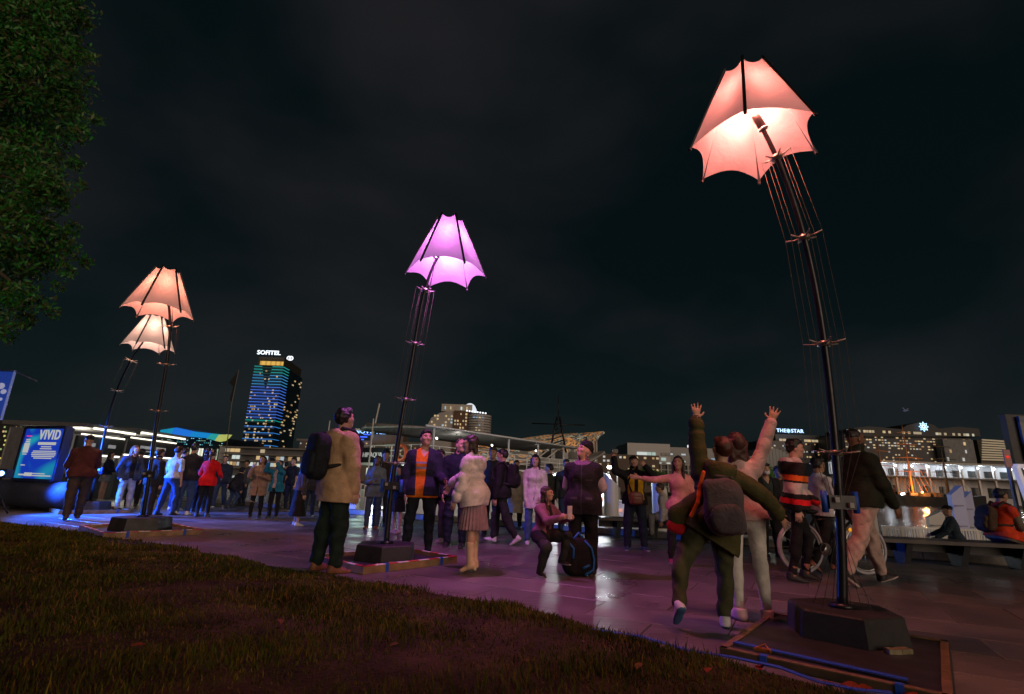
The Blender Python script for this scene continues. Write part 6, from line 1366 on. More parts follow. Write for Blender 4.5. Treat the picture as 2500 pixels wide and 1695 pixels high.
# --- benches along the quay
def bench(label, pA, pB, legs, h=.45):
    a, b = np.array(pA), np.array(pB); o = empty('bench', (a[0], a[1], 0), math.atan2(b[1] - a[1], b[0] - a[0])); L = np.linalg.norm((b - a)[:2]); tag(o, label, 'bench', 'benches along the quay')
    for k in range(4): mb = MB(); mb.box((L / 2, -.27 + k * .18, h - .03), (L / 2, .082, .03)); mb.obj('seat_slat', mat((.032, .022, .018), .45, var=.2, vscale=3), o)
    ubox('apron', mat((.02, .02, .022), .5), o, (L / 2, .10, h - .14), (L * .98, .05, .16))
    for k in range(legs):
        x = L * (k + .5) / legs; mb = MB(); mb.add([(x - .05, -.28, h - .062), (x - .05, .28, h - .062), (x - .05, .14, 0), (x - .05, -.1, 0), (x + .05, -.28, h - .062), (x + .05, .28, h - .062), (x + .05, .14, 0), (x + .05, -.1, 0)], [(3, 2, 1, 0), (4, 5, 6, 7), (0, 1, 5, 4), (1, 2, 6, 5), (2, 3, 7, 6), (3, 0, 4, 7)]); mb.obj('leg', mat((.06, .065, .075), .5, .4), o)
    return o
gA = G(2140, 1372); gB = G(2560, 1394); hb = height_at(G(2300, 1381), 1322)
bench('long dark slatted bench at the right edge with a seated person', (gA[0], gA[1]), (gB[0], gB[1]), 3, max(.42, min(.6, hb)))
SEAT = max(.42, min(.6, hb))
gA2 = G(1462, 1312); gB2 = G(1640, 1318)
bench('dark slatted bench behind the black and yellow jacket', (gA2[0], gA2[1]), (gB2[0], gB2[1]), 2, .45)
gA3 = G(1690, 1325); gB3 = G(2010, 1345)
bench('dark slatted bench behind the masked person', (gA3[0], gA3[1]), (gB3[0], gB3[1]), 3, .45)
# seated man with backpack
gs = D(2438, 1345, (gA[1] + gB[1]) / 2 - .02); gs = np.array([gs[0], np.interp(gs[0], [gA[0], gB[0]], [gA[1], gB[1]]), SEAT + .005])
PS = Person('person in orange vest over grey jumper seated on the right bench', 0, 0, 0, -84, vox=.0105, skin='tan', hair=('short', 'black'), pos=gs, H=1.72, seat=True, lean=(14, 0), head=(-4, -6, 0),
            lR=((.10, 1, -.06), (0, -.10, -1)), lL=((.14, 1, -.05), (0, .20, -1)), aR=((.1, .35, -1), (-.1, 1, -.1), (0, 0, 1)), aL=((.1, .35, -1), (-.1, 1, -.05), (0, 0, 1)),
            under=dict(col=(.16, .13, .10), t=.02, hem=-.1, sleeve=.97), top=dict(name='vest', col=(.72, .06, .02), t=.036, hem=-.06, sleeve=.10), bottom=dict(col=(.014, .014, .016), t=.02), shoes=dict(col=(.25, .12, .03), sole=(.3, .2, .08)))
backpack('brown backpack on the seated person in the orange vest', PS, (.07, .042, .026), (.05, .03, .02), size=(.15, .10, .23), cen=(0, -.27, .20))
# person on the pontoon behind the bench
P = Person('person in dark jacket and cap leaning on the pontoon rail', 0, 0, 0, 60, vox=.014, skin='light', hair=('cap', (.012, .012, .015)), pos=np.array([*D(2322, 1240, 13.0)[:2], -.75]), H=1.72, lean=(8, 0), aR=((.1, .5, -.8), (0, .9, -.4), (0, 0, 1)), aL=((.1, .5, -.8), (0, .8, -.6), (0, 0, 1)),
           top=dict(col=(.03, .045, .065), hem=-.12, t=.03), bottom=dict(col=(.09, .12, .16), t=.02), shoes=SH_K)
mb = MB(); c = D(2300, 1290, 13.3); mb.box((c[0], c[1] + .3, PZ - .2), (4.5, 1.6, .2), rotz(-.3)); tag(mb.obj('lower_pontoon', mat((.2, .19, .18), .7)), 'low floating platform under the person in the cap', 'pontoon')
gs2 = D(1632, 1245, 12.0)
Person('pale-clad person sitting on the quay behind the outstretched arm', 0, 0, 0, 70, vox=.014, skin='light', hair=('short', 'brown'), pos=np.array([gs2[0], gs2[1], .44]), H=1.55, seat=True, lean=(18, 0), lR=((.1, 1, -.05), (0, 0, -1)), lL=((.1, 1, -.05), (0, 0, -1)), top=dict(col=(.45, .42, .38), t=.03, hem=-.1), bottom=dict(col=(.2, .2, .2), t=.02), shoes=SH_K)
# white boxes, fins and railings beyond the bench
def white_fin(px0, px1, pt, pb, y, dep, label):
    a, b = D(px0, pb, y), D(px1, pb, y); zt_ = zat((px0 + px1) / 2, pt, y); zb_ = min(a[2], PZ); o = empty('white_fin', ((a[0] + b[0]) / 2, y, zb_)); tag(o, label, 'panel')
    h = zt_ - zb_; w = (b[0] - a[0]) / 2; mb = MB(); mb.add([(-w, 0, 0), (w, -.1, 0), (w, dep, 0), (-w, dep, 0), (-w, 0, h * .88), (w, -.1, h), (w, dep, h), (-w, dep, h * .88)], [(3, 2, 1, 0), (4, 5, 6, 7), (0, 1, 5, 4), (1, 2, 6, 5), (2, 3, 7, 6), (3, 0, 4, 7)]); mb.obj('panel', WHITEB, o)
    for k in range(3): ubox('joint', GREYP, o, (0, -.07, h * (k + 1) / 4), (w * 1.9, .03, .03))
white_fin(2337, 2362, 1186, 1292, 15.5, .16, 'tall white slanted panel left of the seated person')
white_fin(2364, 2382, 1200, 1288, 16.5, .16, 'narrower white panel just right of the tall slanted one')
white_fin(2275, 2308, 1246, 1312, 14.5, .12, 'low white panel beside the person in the cap')
white_fin(2078, 2140, 1222, 1300, 14.0, .12, 'white panel behind the beige trousers')
white_fin(1073, 1098, 1210, 1268, 16.2, .3, 'white panel standing behind the orange jumper')
white_fin(815, 868, 1208, 1252, 18.5, .4, 'white panel beyond the hand of the brown coat')
def railing(px0, px1, pt, pb, y, n, label):
    a, b = D(px0, pb, y), D(px1, pb, y); z1_, z0_ = zat((px0 + px1) / 2, pt, y), zat((px0 + px1) / 2, pb, y) - .35; o = empty('railing', (a[0], y, z0_)); tag(o, label, 'railing', 'white railings on the pontoons'); L = b[0] - a[0]; h = z1_ - z0_
    for z in (h, h * .25): ubox('rail', WHITEB, o, (L / 2, 0, z), (L, .05, .05))
    for k in range(n): ubox('baluster', WHITEB, o, (L * k / (n - 1), 0, h / 2), (.035 if k % 6 else .09, .035, h * (1 if k % 6 else 1.12)))
railing(2160, 2290, 1289, 1303, 14.2, 19, 'white railing left of the person in the cap'); railing(2345, 2430, 1295, 1310, 14.2, 13, 'white railing right of the person in the cap')
railing(815, 900, 1182, 1200, 22, 9, 'white railing at the ferry stern behind the brown coat')
railing(1225, 1440, 1222, 1250, 18.5, 22, 'white railing along the quay behind the long white coat')

# --- right-hand edge: loudspeaker pylon, red sign, framed board
p = G(2492, 1392); o = empty('display_pylon', (p[0] + .55, p[1] + 1.2, 0)); tag(o, 'tall black and grey pylon cut by the right edge of the picture', 'pylon')
yv = p[1] + 1.2; xl = D(2470, 1100, yv)[0] - (p[0] + .55); zt_, zb_ = zat(2480, 1012, yv), zat(2480, 1133, yv)
ubox('cabinet', mat((.02, .022, .024), .5), o, (xl + .60, .1, (zt_ + zb_) / 2), (1.1, .14, zt_ - zb_)); ubox('face_panel', mat((.20, .21, .22), .5), o, (xl + .67, -.02, (zt_ + zb_) / 2 - .04), (.85, .05, (zt_ - zb_) * .80)); ubox('top_panel', mat((.07, .11, .16), .4), o, (xl + .67, -.025, zt_ - .10), (.85, .05, .12))
mb = MB(); mb.ball((xl + .47, -.06, zt_ - .32), (.10, .05, .05), 10); mb.obj('camera_dome', mat((.5, .5, .5), .3), o)
for x in (.30, .95): ubox('leg', DARKMETAL, o, (xl + x, .25, zb_ / 2), (.09, .09, zb_))
o = empty('framed_board', (p[0] + .4, p[1] + .4, 0)); tag(o, 'light-framed board leaning at the right edge behind the seated person', 'board')
yv2 = p[1] + .4; x0 = D(2480, 1140, yv2)[0] - (p[0] + .4); z0_, z1_ = zat(2490, 1245, yv2), zat(2490, 1138, yv2)
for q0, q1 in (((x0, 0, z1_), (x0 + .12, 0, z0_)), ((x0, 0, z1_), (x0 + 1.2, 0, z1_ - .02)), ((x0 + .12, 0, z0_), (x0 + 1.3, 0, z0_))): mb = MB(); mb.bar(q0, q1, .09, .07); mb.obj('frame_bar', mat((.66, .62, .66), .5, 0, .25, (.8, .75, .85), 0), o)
mb = MB(); mb.add([(x0 + .06, .05, z1_ - .06), (x0 + .17, .05, z0_ + .05), (x0 + 1.3, .05, z0_ + .05), (x0 + 1.2, .05, z1_ - .06), (x0 + .06, .09, z1_ - .06), (x0 + .17, .09, z0_ + .05), (x0 + 1.3, .09, z0_ + .05), (x0 + 1.2, .09, z1_ - .06)], [(0, 1, 2, 3), (7, 6, 5, 4), (0, 4, 5, 1), (3, 2, 6, 7)]); mb.obj('board', mat((.02, .02, .024), .3), o)
for x in (.25, 1.1): ubox('leg', GREYP, o, (x0 + x, .12, z0_ / 2), (.05, .05, z0_ + .1))
sp_ = D(2464, 1140, p[1] + .9); o = empty('warning_sign', (sp_[0], sp_[1], 0)); tag(o, 'small red and white warning sign on a slim post left of the black pylon', 'sign')
zz = zat(2462, 1120, sp_[1]); ubox('post', GREYP, o, (.03, .05, zz / 2), (.05, .05, zz)); ubox('plate', mat((.40, .20, .20), .5), o, (0, 0, zz), (.13, .02, .34)); mb = MB(); mb.ball((0, -.012, zz + .03), (.045, .008, .03), 10); mb.obj('symbol', mat((.6, .02, .02), .4, 0, .5, (1, .05, .03), 0), o)
# --- gull
g_ = D(2212, 1003, 22.0); gl = empty('seagull', tuple(g_), .3); tag(gl, 'small gull flying above the emblem hotel', 'bird')
gl.scale = (.62, .62, .62); q = SDF(); q.ell((0, 0, 0), (.06, .17, .055)); q.ell((0, .17, .03), (.035, .045, .035)); q.cone((0, -.14, 0), (0, -.26, .01), .03, .012, flat=(np.array([0, 0, 1.]), .4)); q.cone((0, .2, .03), (0, .25, .02), .012, .005)
q.cone((.04, .02, .03), (.22, .05, .16), .05, .04, flat=(np.array([-.5, 0, .85]), .25)); q.cone((.22, .05, .16), (.42, -.06, .12), .04, .012, flat=(np.array([0, 0, 1.]), .25)); q.cone((-.04, .02, .03), (-.2, .05, .18), .05, .04, flat=(np.array([.5, 0, .85]), .25)); q.cone((-.2, .05, .18), (-.38, -.06, .2), .04, .012, flat=(np.array([0, 0, 1.]), .25))
Pv, Qd = q.build(.012); new_obj('bird_body', np_mesh('bird_body', Pv, Qd, [mat((.55, .5, .45), .7)]), None, gl)
# --- bicycle
bw = D(2000, 1345, PBK.loc[1] - .25); bi = empty('bicycle', (bw[0] + .25, bw[1] + .1, 0), .12); tag(bi, 'bicycle with pale tyres wheeled behind the right lamp pole', 'bicycle')
def wheel(x):
    R = .34; ring = [(x + R * math.cos(q), 0, R + .02 + R * math.sin(q)) for q in np.linspace(0, 2 * math.pi, 33)]; w = empty('wheel'); w.parent = bi
    mb = MB(); mb.tube(ring, .024, 8, False); mb.obj('tyre', mat((.42, .40, .46), .6), w); ring2 = [(x + (R - .035) * math.cos(q), 0, R + .02 + (R - .035) * math.sin(q)) for q in np.linspace(0, 2 * math.pi, 33)]; mb = MB(); mb.tube(ring2, .012, 6, False); mb.obj('rim', STEEL, w)
    for k in range(12): a = k * math.pi / 6; mb = MB(); mb.tube([(x, 0, R + .02), (x + (R - .04) * math.cos(a), 0, R + .02 + (R - .04) * math.sin(a))], .003, 4); mb.obj('spoke', STEEL, w)
    mb = MB(); mb.tube([(x, -.05, R + .02), (x, .05, R + .02)], .03, 8); mb.obj('hub', STEEL, w)
wheel(-.5); wheel(.52)
for pts in ([(-.5, 0, .36), (-.12, 0, .34)], [(-.12, 0, .34), (-.25, 0, .82)], [(-.5, 0, .36), (-.23, 0, .76)], [(-.12, 0, .34), (.36, 0, .74)], [(-.22, 0, .74), (.34, 0, .80)], [(.34, 0, .84), (.40, 0, .62), (.52, 0, .36)]): mb = MB(); mb.tube(pts, .02, 8); mb.obj('frame_tube', BLACK, bi)
mb = MB(); mb.tube([(.33, 0, .82), (.30, 0, .98)], .015, 8); mb.tube([(.36, -.28, 1.0), (.31, -.1, .98), (.31, .1, .98), (.36, .28, 1.0)], .014, 8); mb.obj('handlebar', BLACK, bi); q = SDF(); q.ell((-.27, 0, .86), (.12, .06, .035)); Pv, Qd = q.build(.012); new_obj('saddle', np_mesh('saddle', Pv, Qd, [BLACK]), None, bi)
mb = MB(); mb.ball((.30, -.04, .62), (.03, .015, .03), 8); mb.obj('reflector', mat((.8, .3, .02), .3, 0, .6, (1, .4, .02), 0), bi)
mb = MB(); mb.tube([(-.12, -.03, .34), (-.12, .03, .34)], .09, 14); mb.obj('chainring', STEEL, bi)
# ================================================================== left side: festival panel, kiosks, banner, blue floodlight
# --- kiosks
def kiosk(label, px0, px1, pt, pb, y, y1, tl):
    a, b = D(px0, pb, y), D(px1, pb, y1); L = np.linalg.norm((b - a)[:2]); o = empty('kiosk', (a[0], a[1], 0), math.atan2(b[1] - a[1], b[0] - a[0])); tag(o, label, 'kiosk', 'food kiosks on the quay'); h = zat(px0, pt, y)
    DK = mat((.018, .018, .022), .5)
    ubox('back_wall', mat((.30, .30, .28), .7), o, (L / 2, 2.2, h / 2 - .05), (L, .1, h - .1)); 
    for x in (0, L): ubox('side_wall', mat((.12, .12, .13), .6), o, (x, 1.1, h / 2 - .05), (.12, 2.1, h - .1))
    ubox('roof', mat((.12, .12, .125), .5), o, (L / 2, .9, h + .05), (L + .5, 2.9, .14)); ubox('counter', mat((.14, .135, .13), .5), o, (L / 2, .05, .98), (L, .5, .08)); ubox('counter_front', mat((.06, .055, .05), .6), o, (L / 2, .2, .47), (L - .1, .12, .92))
    ubox('sign_band', DK, o, (L / 2, -.12, h - .62), (L, .10, .62)); ubox('light_strip', glow((1.0, .93, .72), 2.2), o, (L / 2, -.56, h - .03), (L * .92, .06, .07)); ubox('light_strip', glow((1.0, .93, .72), 2.2), o, (L / 2, -.19, h - .25), (L * .92, .05, .05)); ubox('light_strip', glow((1.0, .95, .80), 3.0), o, (L / 2, -.10, h - .97), (L * .94, .06, .06))
    for u, w, v in tl: ubox('sign_text_line', mat((.4, .4, .42), .5, 0, .25, (.6, .6, .65), 0), o, (L * u, -.18, h - .60 - v), (L * w, .02, .13 if v == 0 else .05))
    ubox('menu_board', mat((.42, .27, .03), .6, 0, .12, (.6, .4, .05), 0), o, (L * .28, 1.95, 1.75), (1.0, .04, .7))
    r = random.Random(int(px0))
    for k in range(14): ubox('bottle', r.choice([glow((.9, .85, .6), .45), mat((.2, .25, .2), .3), mat((.4, .35, .3), .4)]), o, (L * (.40 + .55 * k / 14), 2.05, 1.9 + .02 * (k % 2)), (.09, .09, .32))
    for k in range(4): ubox('machine', mat((.35, .36, .38), .3, .6), o, (L * (.46 + .13 * k), .15, 1.2), (.36, .3, .36))
    ld = bpy.data.lights.new('kiosk_light', 'POINT'); ld.energy = 70; ld.color = (1.0, .92, .75); ld.shadow_soft_size = .4; lo = bpy.data.objects.new('kiosk_light', ld); COL.objects.link(lo); lo.parent = o; lo.location = (L / 2, .8, h - .5)
    return o
kiosk('kiosk with pale roof lights behind the maroon jacket', 140, 262, 1040, 1222, 19.0, 21.6, ((.25, .22, 0), (.72, .16, 0)))
kiosk('kiosk with dark sign band and bright counter behind the pale jeans', 268, 396, 1051, 1222, 21.8, 25.5, ((.38, .26, 0), (.66, .20, 0), (.5, .34, .16)))
# --- festival panel: lit board on a rounded plinth
FY = 14.6
p0_ = D(28, 1180, FY); p1_ = D(122, 1190, FY - .5); o = empty('festival_panel', (p0_[0], p0_[1], 0), math.atan2(p1_[1] - p0_[1], p1_[0] - p0_[0])); tag(o, 'glowing blue and teal festival information panel at the left', 'sign')
Lp = np.linalg.norm((p1_ - p0_)[:2]); z0_ = zat(75, 1168, FY); z1_ = zat(85, 1048, FY)
pm_ = bpy.data.materials.new('panel_screen'); pm_.use_nodes = True; t = pm_.node_tree; b = t.nodes['Principled BSDF']; b.inputs['Base Color'].default_value = (.01, .02, .05, 1)
tc_ = t.nodes.new('ShaderNodeTexCoord'); n_ = t.nodes.new('ShaderNodeTexNoise'); n_.inputs['Scale'].default_value = .75; n_.inputs['Detail'].default_value = 1; n_.inputs['Distortion'].default_value = 1.2; t.links.new(tc_.outputs['Object'], n_.inputs['Vector']); r_ = t.nodes.new('ShaderNodeValToRGB'); r_.color_ramp.elements[0].position = .42; r_.color_ramp.elements[0].color = (.005, .035, .42, 1); r_.color_ramp.elements[1].position = .6; r_.color_ramp.elements[1].color = (.01, .32, .42, 1)
t.links.new(n_.outputs['Fac'], r_.inputs['Fac']); t.links.new(r_.outputs['Color'], b.inputs['Emission Color']); b.inputs['Emission Strength'].default_value = .9
mb = MB(); mb.box((Lp / 2, .08, (z0_ + z1_) / 2), (Lp / 2, .07, (z1_ - z0_) / 2)); mb.obj('screen', pm_, o)
mb = MB()
for q0, q1 in (((-.04, .08, z0_ - .04), (-.04, .08, z1_ + .04)), ((Lp + .04, .08, z0_ - .04), (Lp + .04, .08, z1_ + .04))): mb = MB(); mb.bar(q0, q1, .08, .2, up=(0, 1, 0)); mb.obj('frame_bar', mat((.02, .03, .08), .4), o)
for zz in (z0_ - .04, z1_ + .04): mb = MB(); mb.bar((0, .08, zz), (Lp, .08, zz), .2, .08); mb.obj('frame_bar', mat((.02, .03, .08), .4), o)
INK = glow((.78, .80, .78), .55); hp_ = z1_ - z0_
text('festival_lettering', 'VIVID', .36, INK, o, (Lp * .66, -.0, z1_ - hp_ * .13), (math.radians(90), 0, 0), .006, sx=.86, fat=.008, space=1.14)
for k, (u, v, w, h_) in enumerate(((.64, .30, .44, .055), (.64, .365, .24, .02), (.64, .405, .28, .02), (.62, .455, .56, .02), (.62, .49, .60, .02), (.62, .525, .60, .02), (.62, .56, .56, .02), (.62, .595, .44, .02), (.13, .22, .09, .02), (.13, .26, .09, .03), (.13, .39, .12, .20), (.13, .52, .09, .02), (.62, .90, .30, .018), (.55, .94, .44, .022), (.86, .94, .14, .022), (.20, .93, .16, .03), (.36, .92, .18, .07), (.16, .74, .09, .02))):
    ubox('text_line', INK, o, (Lp * u, -.002, z1_ - hp_ * v), (Lp * w, .02, hp_ * h_))
ubox('text_line', glow((.9, .05, .4), .8), o, (Lp * .13, -.002, z1_ - hp_ * .15), (Lp * .12, .02, hp_ * .022))
q = SDF(.01, 6, 1); q.cone((-.6, .3, .42), (Lp + .35, .3, .42), .48, .42, flat=(np.array([0, 0, 1.]), .85)); q.cut(lambda X, Y, Z: .06 - Z + 0 * X + 0 * Y); q.cut(lambda X, Y, Z: Z - (z0_ - .06) + 0 * X + 0 * Y); Pv, Qd = q.build(.03); new_obj('plinth', np_mesh('plinth', Pv, Qd, [mat((.03, .035, .06), .85)]), None, o)
for k in range(4): ubox('foot', BLACK, o, (Lp * (.08 + .28 * k), .2, .035), (.22, .2, .07))
# --- banner on a leaning mast
by_ = 12.0; b0 = D(-8, 1060, by_); o = empty('banner', (b0[0], b0[1], 0)); tag(o, 'blue printed banner hanging from a mast at the left edge', 'banner')
zb_, zt_ = zat(0, 1015, by_), zat(30, 908, by_); xr0, xr1 = D(2, 1015, by_)[0] - b0[0], D(32, 908, by_)[0] - b0[0]
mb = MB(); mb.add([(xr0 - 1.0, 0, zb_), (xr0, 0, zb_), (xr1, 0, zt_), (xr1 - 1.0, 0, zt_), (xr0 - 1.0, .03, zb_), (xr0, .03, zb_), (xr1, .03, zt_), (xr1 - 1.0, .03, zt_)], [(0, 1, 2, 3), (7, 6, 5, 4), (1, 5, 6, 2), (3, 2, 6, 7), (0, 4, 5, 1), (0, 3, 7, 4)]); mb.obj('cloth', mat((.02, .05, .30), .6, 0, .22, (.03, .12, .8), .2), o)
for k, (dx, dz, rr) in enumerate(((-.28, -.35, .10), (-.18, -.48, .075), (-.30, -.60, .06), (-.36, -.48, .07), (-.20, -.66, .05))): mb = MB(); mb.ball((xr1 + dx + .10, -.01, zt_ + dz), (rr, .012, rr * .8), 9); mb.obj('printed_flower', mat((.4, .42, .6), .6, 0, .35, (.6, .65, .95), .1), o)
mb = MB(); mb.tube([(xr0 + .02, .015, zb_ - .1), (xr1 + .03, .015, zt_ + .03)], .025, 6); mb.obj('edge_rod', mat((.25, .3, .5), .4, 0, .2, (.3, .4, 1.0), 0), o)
e_ = D(88, 934, by_) - b0; mb = MB(); mb.tube([(xr1 - 1.0, .015, zt_ + .05), (xr1, .015, zt_ + .03), (e_[0], .015, zt_ + .03 - (zt_ - D(88, 934, by_)[2]))], .018, 6); mb.obj('arm', mat((.1, .12, .25), .4), o)
mb = MB(); mb.tube([(xr1 - 1.0, .02, 0), (xr1 - 1.0, .02, zt_ + .2)], .05, 8); mb.obj('mast', DARKMETAL, o)
# --- blue floodlight on a stand: the lit lamp that washes the left of the plaza
fp = D(6, 1156, 13.2); o = empty('floodlight', (fp[0], fp[1], 0)); tag(o, 'small bright blue floodlight on a stand at the left edge', 'floodlight')
for k in range(3): a = k * 2.094; mb = MB(); mb.tube([(0, 0, fp[2] * .55), (math.cos(a) * .4, math.sin(a) * .4, .01)], .018, 6); mb.obj('stand_leg', BLACK, o)
mb = MB(); mb.tube([(0, 0, fp[2] * .5), (0, 0, fp[2] - .05)], .02, 6); mb.obj('stand_pole', BLACK, o); mb = MB(); mb.box((-.02, .04, fp[2]), (.16, .10, .11)); mb.obj('housing', BLACK, o); mb = MB(); mb.ball((.04, -.07, fp[2]), (.07, .03, .06), 10); mb.obj('lens', glow((.25, .5, 1.0), 9), o)
ld = bpy.data.lights.new('flood_light', 'SPOT'); ld.energy = 7000; ld.color = (.02, .13, 1.0); ld.spot_size = math.radians(112); ld.spot_blend = 1.0; ld.shadow_soft_size = .15; lo = bpy.data.objects.new('flood_light', ld); COL.objects.link(lo); lo.parent = o; lo.location = (.2, -.05, fp[2] + .5)
lo.rotation_euler = Vector((-1.0, -.26, .26)).to_track_quat('Z', 'Y').to_euler()
# --- feather flag
f0 = D(545, 1170, 60); o = empty('feather_flag', (f0[0], 60, 0)); tag(o, 'dark feather flag on a thin leaning pole left of the hotel tower', 'flag')
tip = D(583, 903, 60); low_ = D(566, 985, 60); x1_, z1_ = tip[0] - f0[0], tip[2]; xm_, zm_ = low_[0] - f0[0], low_[2]
mb = MB(); mb.tube([(0, 0, 0), (xm_, 0, zm_), (x1_, 0, z1_)], .05, 6); mb.obj('flag_pole', mat((.15, .15, .15), .5), o)
mb = MB(); mb.add([(xm_ - .05, 0, zm_ + .1), (xm_ - .35, .02, zm_ + .5), (xm_ - .2, .05, zm_ + 2.0), (x1_ - .9, .03, z1_ - 1.6), (x1_, 0, z1_), (xm_ - .05, .06, zm_ + .1), (xm_ - .35, .08, zm_ + .5), (xm_ - .2, .11, zm_ + 2.0), (x1_ - .9, .09, z1_ - 1.6), (x1_, .06, z1_)], [(0, 4, 3, 2, 1), (5, 6, 7, 8, 9), (0, 1, 6, 5), (1, 2, 7, 6), (2, 3, 8, 7), (3, 4, 9, 8)]); mb.obj('flag_cloth', mat((.008, .009, .010), .8), o)
# --- far left block
rt, a, b, z1 = slab_building('dark block with tiny yellow windows at the far left edge', 'far_block', -60, 22, 1026, 260, 20, mat((.02, .02, .025), .6)); face_windows(rt, a, b, 4, z1, 14, 9, .25, [glow((.9, .8, .2), .7), glow((.6, .8, .3), .5), glow((1, .6, .3), .7)], .4, .4, random.Random(77))
rt, a, b, z1 = slab_building('dim low block with orange lights behind the festival panel', 'far_block', 0, 330, 1090, 240, 20, mat((.035, .03, .035), .7)); face_windows(rt, a, b, 1, z1 - 1, 30, 5, .22, WARM, .3, .35, random.Random(78))

# ================================================================== trees
def leaf_cloud(name, mats, parent, centres, n, size, seed, zsq=1.0, tilt=1.0):
    r = np.random.default_rng(seed); C = np.asarray([c[:3] for c in centres]); R = np.asarray([c[3] for c in centres]); w = R ** 2 / (R ** 2).sum(); k = r.choice(len(C), n, p=w)
    d = r.normal(size=(n, 3)); d /= np.linalg.norm(d, axis=1)[:, None]; rad = R[k] * (r.uniform(.25, 1, n) ** .45) * (1 + .22 * r.normal(size=n)); P = C[k] + d * rad[:, None] * [1, 1, zsq]
    a = r.normal(size=(n, 3)); a[:, 2] -= .6 * tilt; a /= np.linalg.norm(a, axis=1)[:, None]; b = np.cross(a, r.normal(size=(n, 3))); b /= np.linalg.norm(b, axis=1)[:, None]; s = size * r.uniform(.6, 1.3, n)[:, None]
    V = np.stack([P - a * s, P + b * s * .34, P + a * s, P - b * s * .34], 1).reshape(-1, 3); Qd = np.arange(4 * n).reshape(-1, 4)
    mi = r.choice(len(mats), n); me = np_mesh(name, V, Qd, mats, mi); me.polygons.foreach_set('use_smooth', np.zeros(n, bool)); return new_obj(name, me, None, parent)
LEAF = [mat((.010, .13, .010), .55, var=.2, vscale=.6), mat((.020, .17, .012), .55, var=.2, vscale=.6), mat((.045, .12, .014), .55), mat((.05, .06, .012), .6)]  # green uplighting of the large tree is put into these leaf colours
tb = np.array([-11.6, 8.3]); tr = empty('tree', (tb[0], tb[1], .1)); tag(tr, 'large leafy tree filling the upper left edge of the picture', 'tree')
mb = MB(); mb.tube([(0, 0, -.2), (.05, 0, 1.5), (-.1, .1, 3.2), (.1, .2, 5.0), (0, .1, 7.5)], [.34, .28, .24, .18, .08], 12); mb.obj('trunk', mat((.06, .045, .032), .9, var=.25, vscale=4, bump=.8, bscale=20), tr)
# clumps surveyed along the crown's visible outline
cl = []
TYD = 8.6
for px, py, rr in ((60, 40, 1.0), (150, 110, .75), (90, 190, .95), (175, 225, .55), (60, 300, 1.0), (180, 300, .5), (110, 380, .7), (40, 440, .9), (120, 455, .5), (150, 470, .35), (60, 560, .7), (150, 590, .38), (185, 612, .25), (100, 640, .42), (30, 650, .6), (60, 720, .35), (110, 740, .25), (10, 740, .42), (0, 800, .28), (-60, 100, 1.3), (-80, 300, 1.3), (-90, 500, 1.2), (-60, 640, .9), (120, -30, .9), (-40, -80, 1.6), (190, 30, .5), (205, 130, .3), (200, 260, .3)):
    p = D(px - 22, py, TYD + random.uniform(-.8, .8)); cl.append((p[0] - tb[0], p[1] - tb[1], p[2] - .1, rr * .80))
for k, c in enumerate(cl[::2]):
    st_ = np.array([0.05, .15, 3.4 + (k % 5) * .7]); e_ = np.array(c[:3]); m_ = (st_ + e_) / 2 + [0, 0, .25]; mb = MB(); mb.tube([st_, m_, e_], [.09, .05, .015], 6); mb.obj('limb', mat((.06, .045, .032), .9, var=.25, vscale=4), tr)
rr_ = random.Random(6)
for px, py, rr in ((215, 60, .16), (232, 140, .12), (226, 200, .14), (240, 290, .12), (205, 330, .16), (190, 400, .14), (205, 455, .12), (160, 500, .16), (185, 560, .13), (215, 640, .12), (170, 660, .14), (150, 700, .12), (135, 765, .12), (70, 780, .16), (40, 800, .14), (25, 830, .12), (100, 560, .2), (130, 640, .2)):
    p = D(px - 6, py, TYD + rr_.uniform(-.6, .6)); cl.append((p[0] - tb[0], p[1] - tb[1], p[2] - .1, rr))
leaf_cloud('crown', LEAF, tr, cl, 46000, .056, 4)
def small_tree(label, px, pt, pb, y, w, mats, n, seed, lamp_=None):
    p = D(px, pb, y); zt_ = zat(px, pt, y); z0 = -.4 if y > 100 else min(0, p[2]); o = empty('tree', (p[0], y, z0)); tag(o, label, 'tree', 'trees across the water'); h = zt_ - z0
    mb = MB(); mb.tube([(0, 0, 0), (.02 * h, 0, h * .4), (0, 0, h * .75)], [h * .03, h * .022, h * .008], 7); mb.obj('trunk', mat((.05, .04, .03), .9), o)
    r = random.Random(seed); c = [(r.uniform(-.5, .5) * w, r.uniform(-.4, .4) * w, h * r.uniform(.45, .88), w * r.uniform(.20, .34)) for _ in range(9)]
    for q in c[:4]: mb = MB(); mb.tube([(0, 0, h * .35), (q[0], q[1], q[2])], [h * .015, h * .004], 5); mb.obj('limb', mat((.05, .04, .03), .9), o)
    leaf_cloud('crown', mats, o, c, n, w * .045, seed)
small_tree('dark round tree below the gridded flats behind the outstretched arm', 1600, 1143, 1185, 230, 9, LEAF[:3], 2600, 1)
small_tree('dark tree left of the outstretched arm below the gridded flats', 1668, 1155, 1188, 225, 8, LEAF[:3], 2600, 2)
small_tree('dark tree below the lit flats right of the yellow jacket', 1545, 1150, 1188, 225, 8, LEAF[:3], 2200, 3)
small_tree('bright green lamp-lit tree left of the masked person', 1858, 1138, 1195, 60, 3.2, [mat((.05, .16, .02), .6), mat((.08, .2, .03), .6)], 3000, 5)
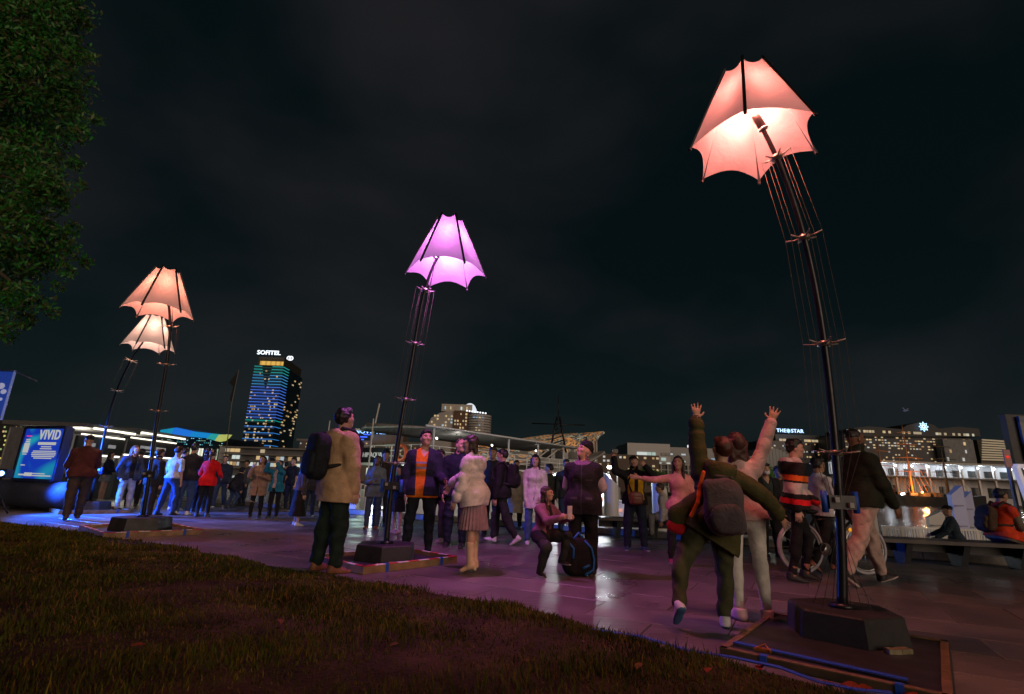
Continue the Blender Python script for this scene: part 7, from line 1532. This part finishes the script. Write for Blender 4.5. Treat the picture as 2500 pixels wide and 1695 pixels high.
pt_ = D(1850, 1133, 57); o = empty('street_lamp', (pt_[0], pt_[1], -1.6)); tag(o, 'white street lamp shining on the green tree left of the masked person', 'lamp'); mb = MB(); mb.tube([(0, 0, 0), (0, 0, pt_[2] + 1.5)], .06, 6); mb.obj('lamp_pole', GREYP, o); mb = MB(); mb.ball((0, 0, pt_[2] + 1.6), .22, 10); mb.obj('lamp_head', glow((.95, 1, .9), 12), o)
ld = bpy.data.lights.new('tree_lamp', 'POINT'); ld.energy = 130; ld.color = (.9, 1.0, .8); ld.shadow_soft_size = .25; lo = bpy.data.objects.new('tree_lamp', ld); COL.objects.link(lo); lo.parent = o; lo.location = (0, -.3, pt_[2] + 1.6)

# ================================================================== small things near the camera
# blue strap lying along the lawn edge
pts = [G(px, py, .02) for px, py in ((1440, 1541), (1560, 1563), (1680, 1590), (1790, 1612), (1900, 1640), (2000, 1668), (2090, 1692), (2180, 1705))]
mb = MB(); vs = []
for i, p in enumerate(pts):
    d = unit((pts[min(i + 1, len(pts) - 1)] - pts[max(i - 1, 0)])[:3]); s_ = np.array([-d[1], d[0], 0]) * .022; z = .035 + .012 * math.sin(i * 2.1)
    for q, zz in ((-1, z), (1, z), (1, z + .005), (-1, z + .005)): vs.append((p[0] + q * s_[0], p[1] + q * s_[1], zz))
n = len(pts); mb.add(vs, [(i * 4 + j, (i + 1) * 4 + j, (i + 1) * 4 + (j + 1) % 4, i * 4 + (j + 1) % 4) for i in range(n - 1) for j in range(4)] + [(0, 1, 2, 3), (4 * n - 1, 4 * n - 2, 4 * n - 3, 4 * n - 4)])
tag(mb.obj('tie_strap', BLUESTRAP), 'long blue tie-down strap lying along the lawn edge at lower right', 'strap')
# fallen leaves
LM = {}
def leaf_mesh(c):
    if c in LM: return LM[c]
    mb = MB(); mb.smooth = True; n = 7; vs = []
    for i in range(n):
        f = i / (n - 1); w = .30 * math.sin(math.pi * min(1, f * .95 + .03)) ** .8; z = .10 * math.sin(f * math.pi) ; vs += [(-w, f - .5, z + .10), (0, f - .5, z), (w, f - .5, z + .08)]
    mb.add(vs, [(i * 3 + j, i * 3 + j + 1, i * 3 + j + 4, i * 3 + j + 3) for i in range(n - 1) for j in (0, 1)]); me = mb.mesh('leaf'); me.materials.append(mat(c, .8, var=.2, spec=.1)); LM[c] = me; return me
for k, (px, py, s_, c, lb) in enumerate(((1855, 1617, .10, (.55, .06, .04), 'red fallen leaf on the blue strap'), (2075, 1662, .12, (.45, .10, .03), 'orange leaf beside the big tray near the strap'), (2110, 1668, .10, (.38, .07, .02), 'rust leaf just right of the orange leaf by the big tray'), (2225, 1688, .13, (.55, .09, .02), 'bright orange leaf at the bottom right corner of the tray'), (2250, 1682, .10, (.45, .06, .02), 'orange leaf standing beside the bottom right leaf'),
        (2020, 1655, .09, (.35, .12, .03), 'brown leaf under the tray edge'), (1730, 1640, .07, (.40, .10, .03), 'orange leaf on the dark grass at lower right'), (1560, 1640, .07, (.30, .16, .05), 'tan leaf on the grass below the olive joggers'), (1690, 1680, .08, (.32, .14, .05), 'tan leaf near the bottom edge right of centre'), (1290, 1640, .07, (.28, .14, .05), 'curled brown leaf on the lawn at bottom centre'), (680, 1540, .07, (.26, .12, .04), 'brown leaf on the lawn left of centre'), (330, 1610, .07, (.35, .08, .03), 'reddish leaf on the lawn at lower left'), (960, 1600, .06, (.24, .13, .05), 'small tan leaf on the lawn below the violet lamp'))):
    p = G(px, py, .10 if px < 1800 else .05); o = new_obj('fallen_leaf', leaf_mesh(tuple(round(q * w_, 4) for q, w_ in zip(c, (.42, .40, .25))))); dn = lawn_edge_y(p[0]) - p[1]; z = float(lawn_z(dn)) + .03 if dn > .02 else .012
    o.location = (p[0], p[1], z); o.scale = (s_, s_, s_); o.rotation_euler = (random.uniform(-.3, .3), random.uniform(-.4, .4), random.uniform(0, 6.28)); tag(o, lb, 'leaf', 'fallen leaves by the lawn')
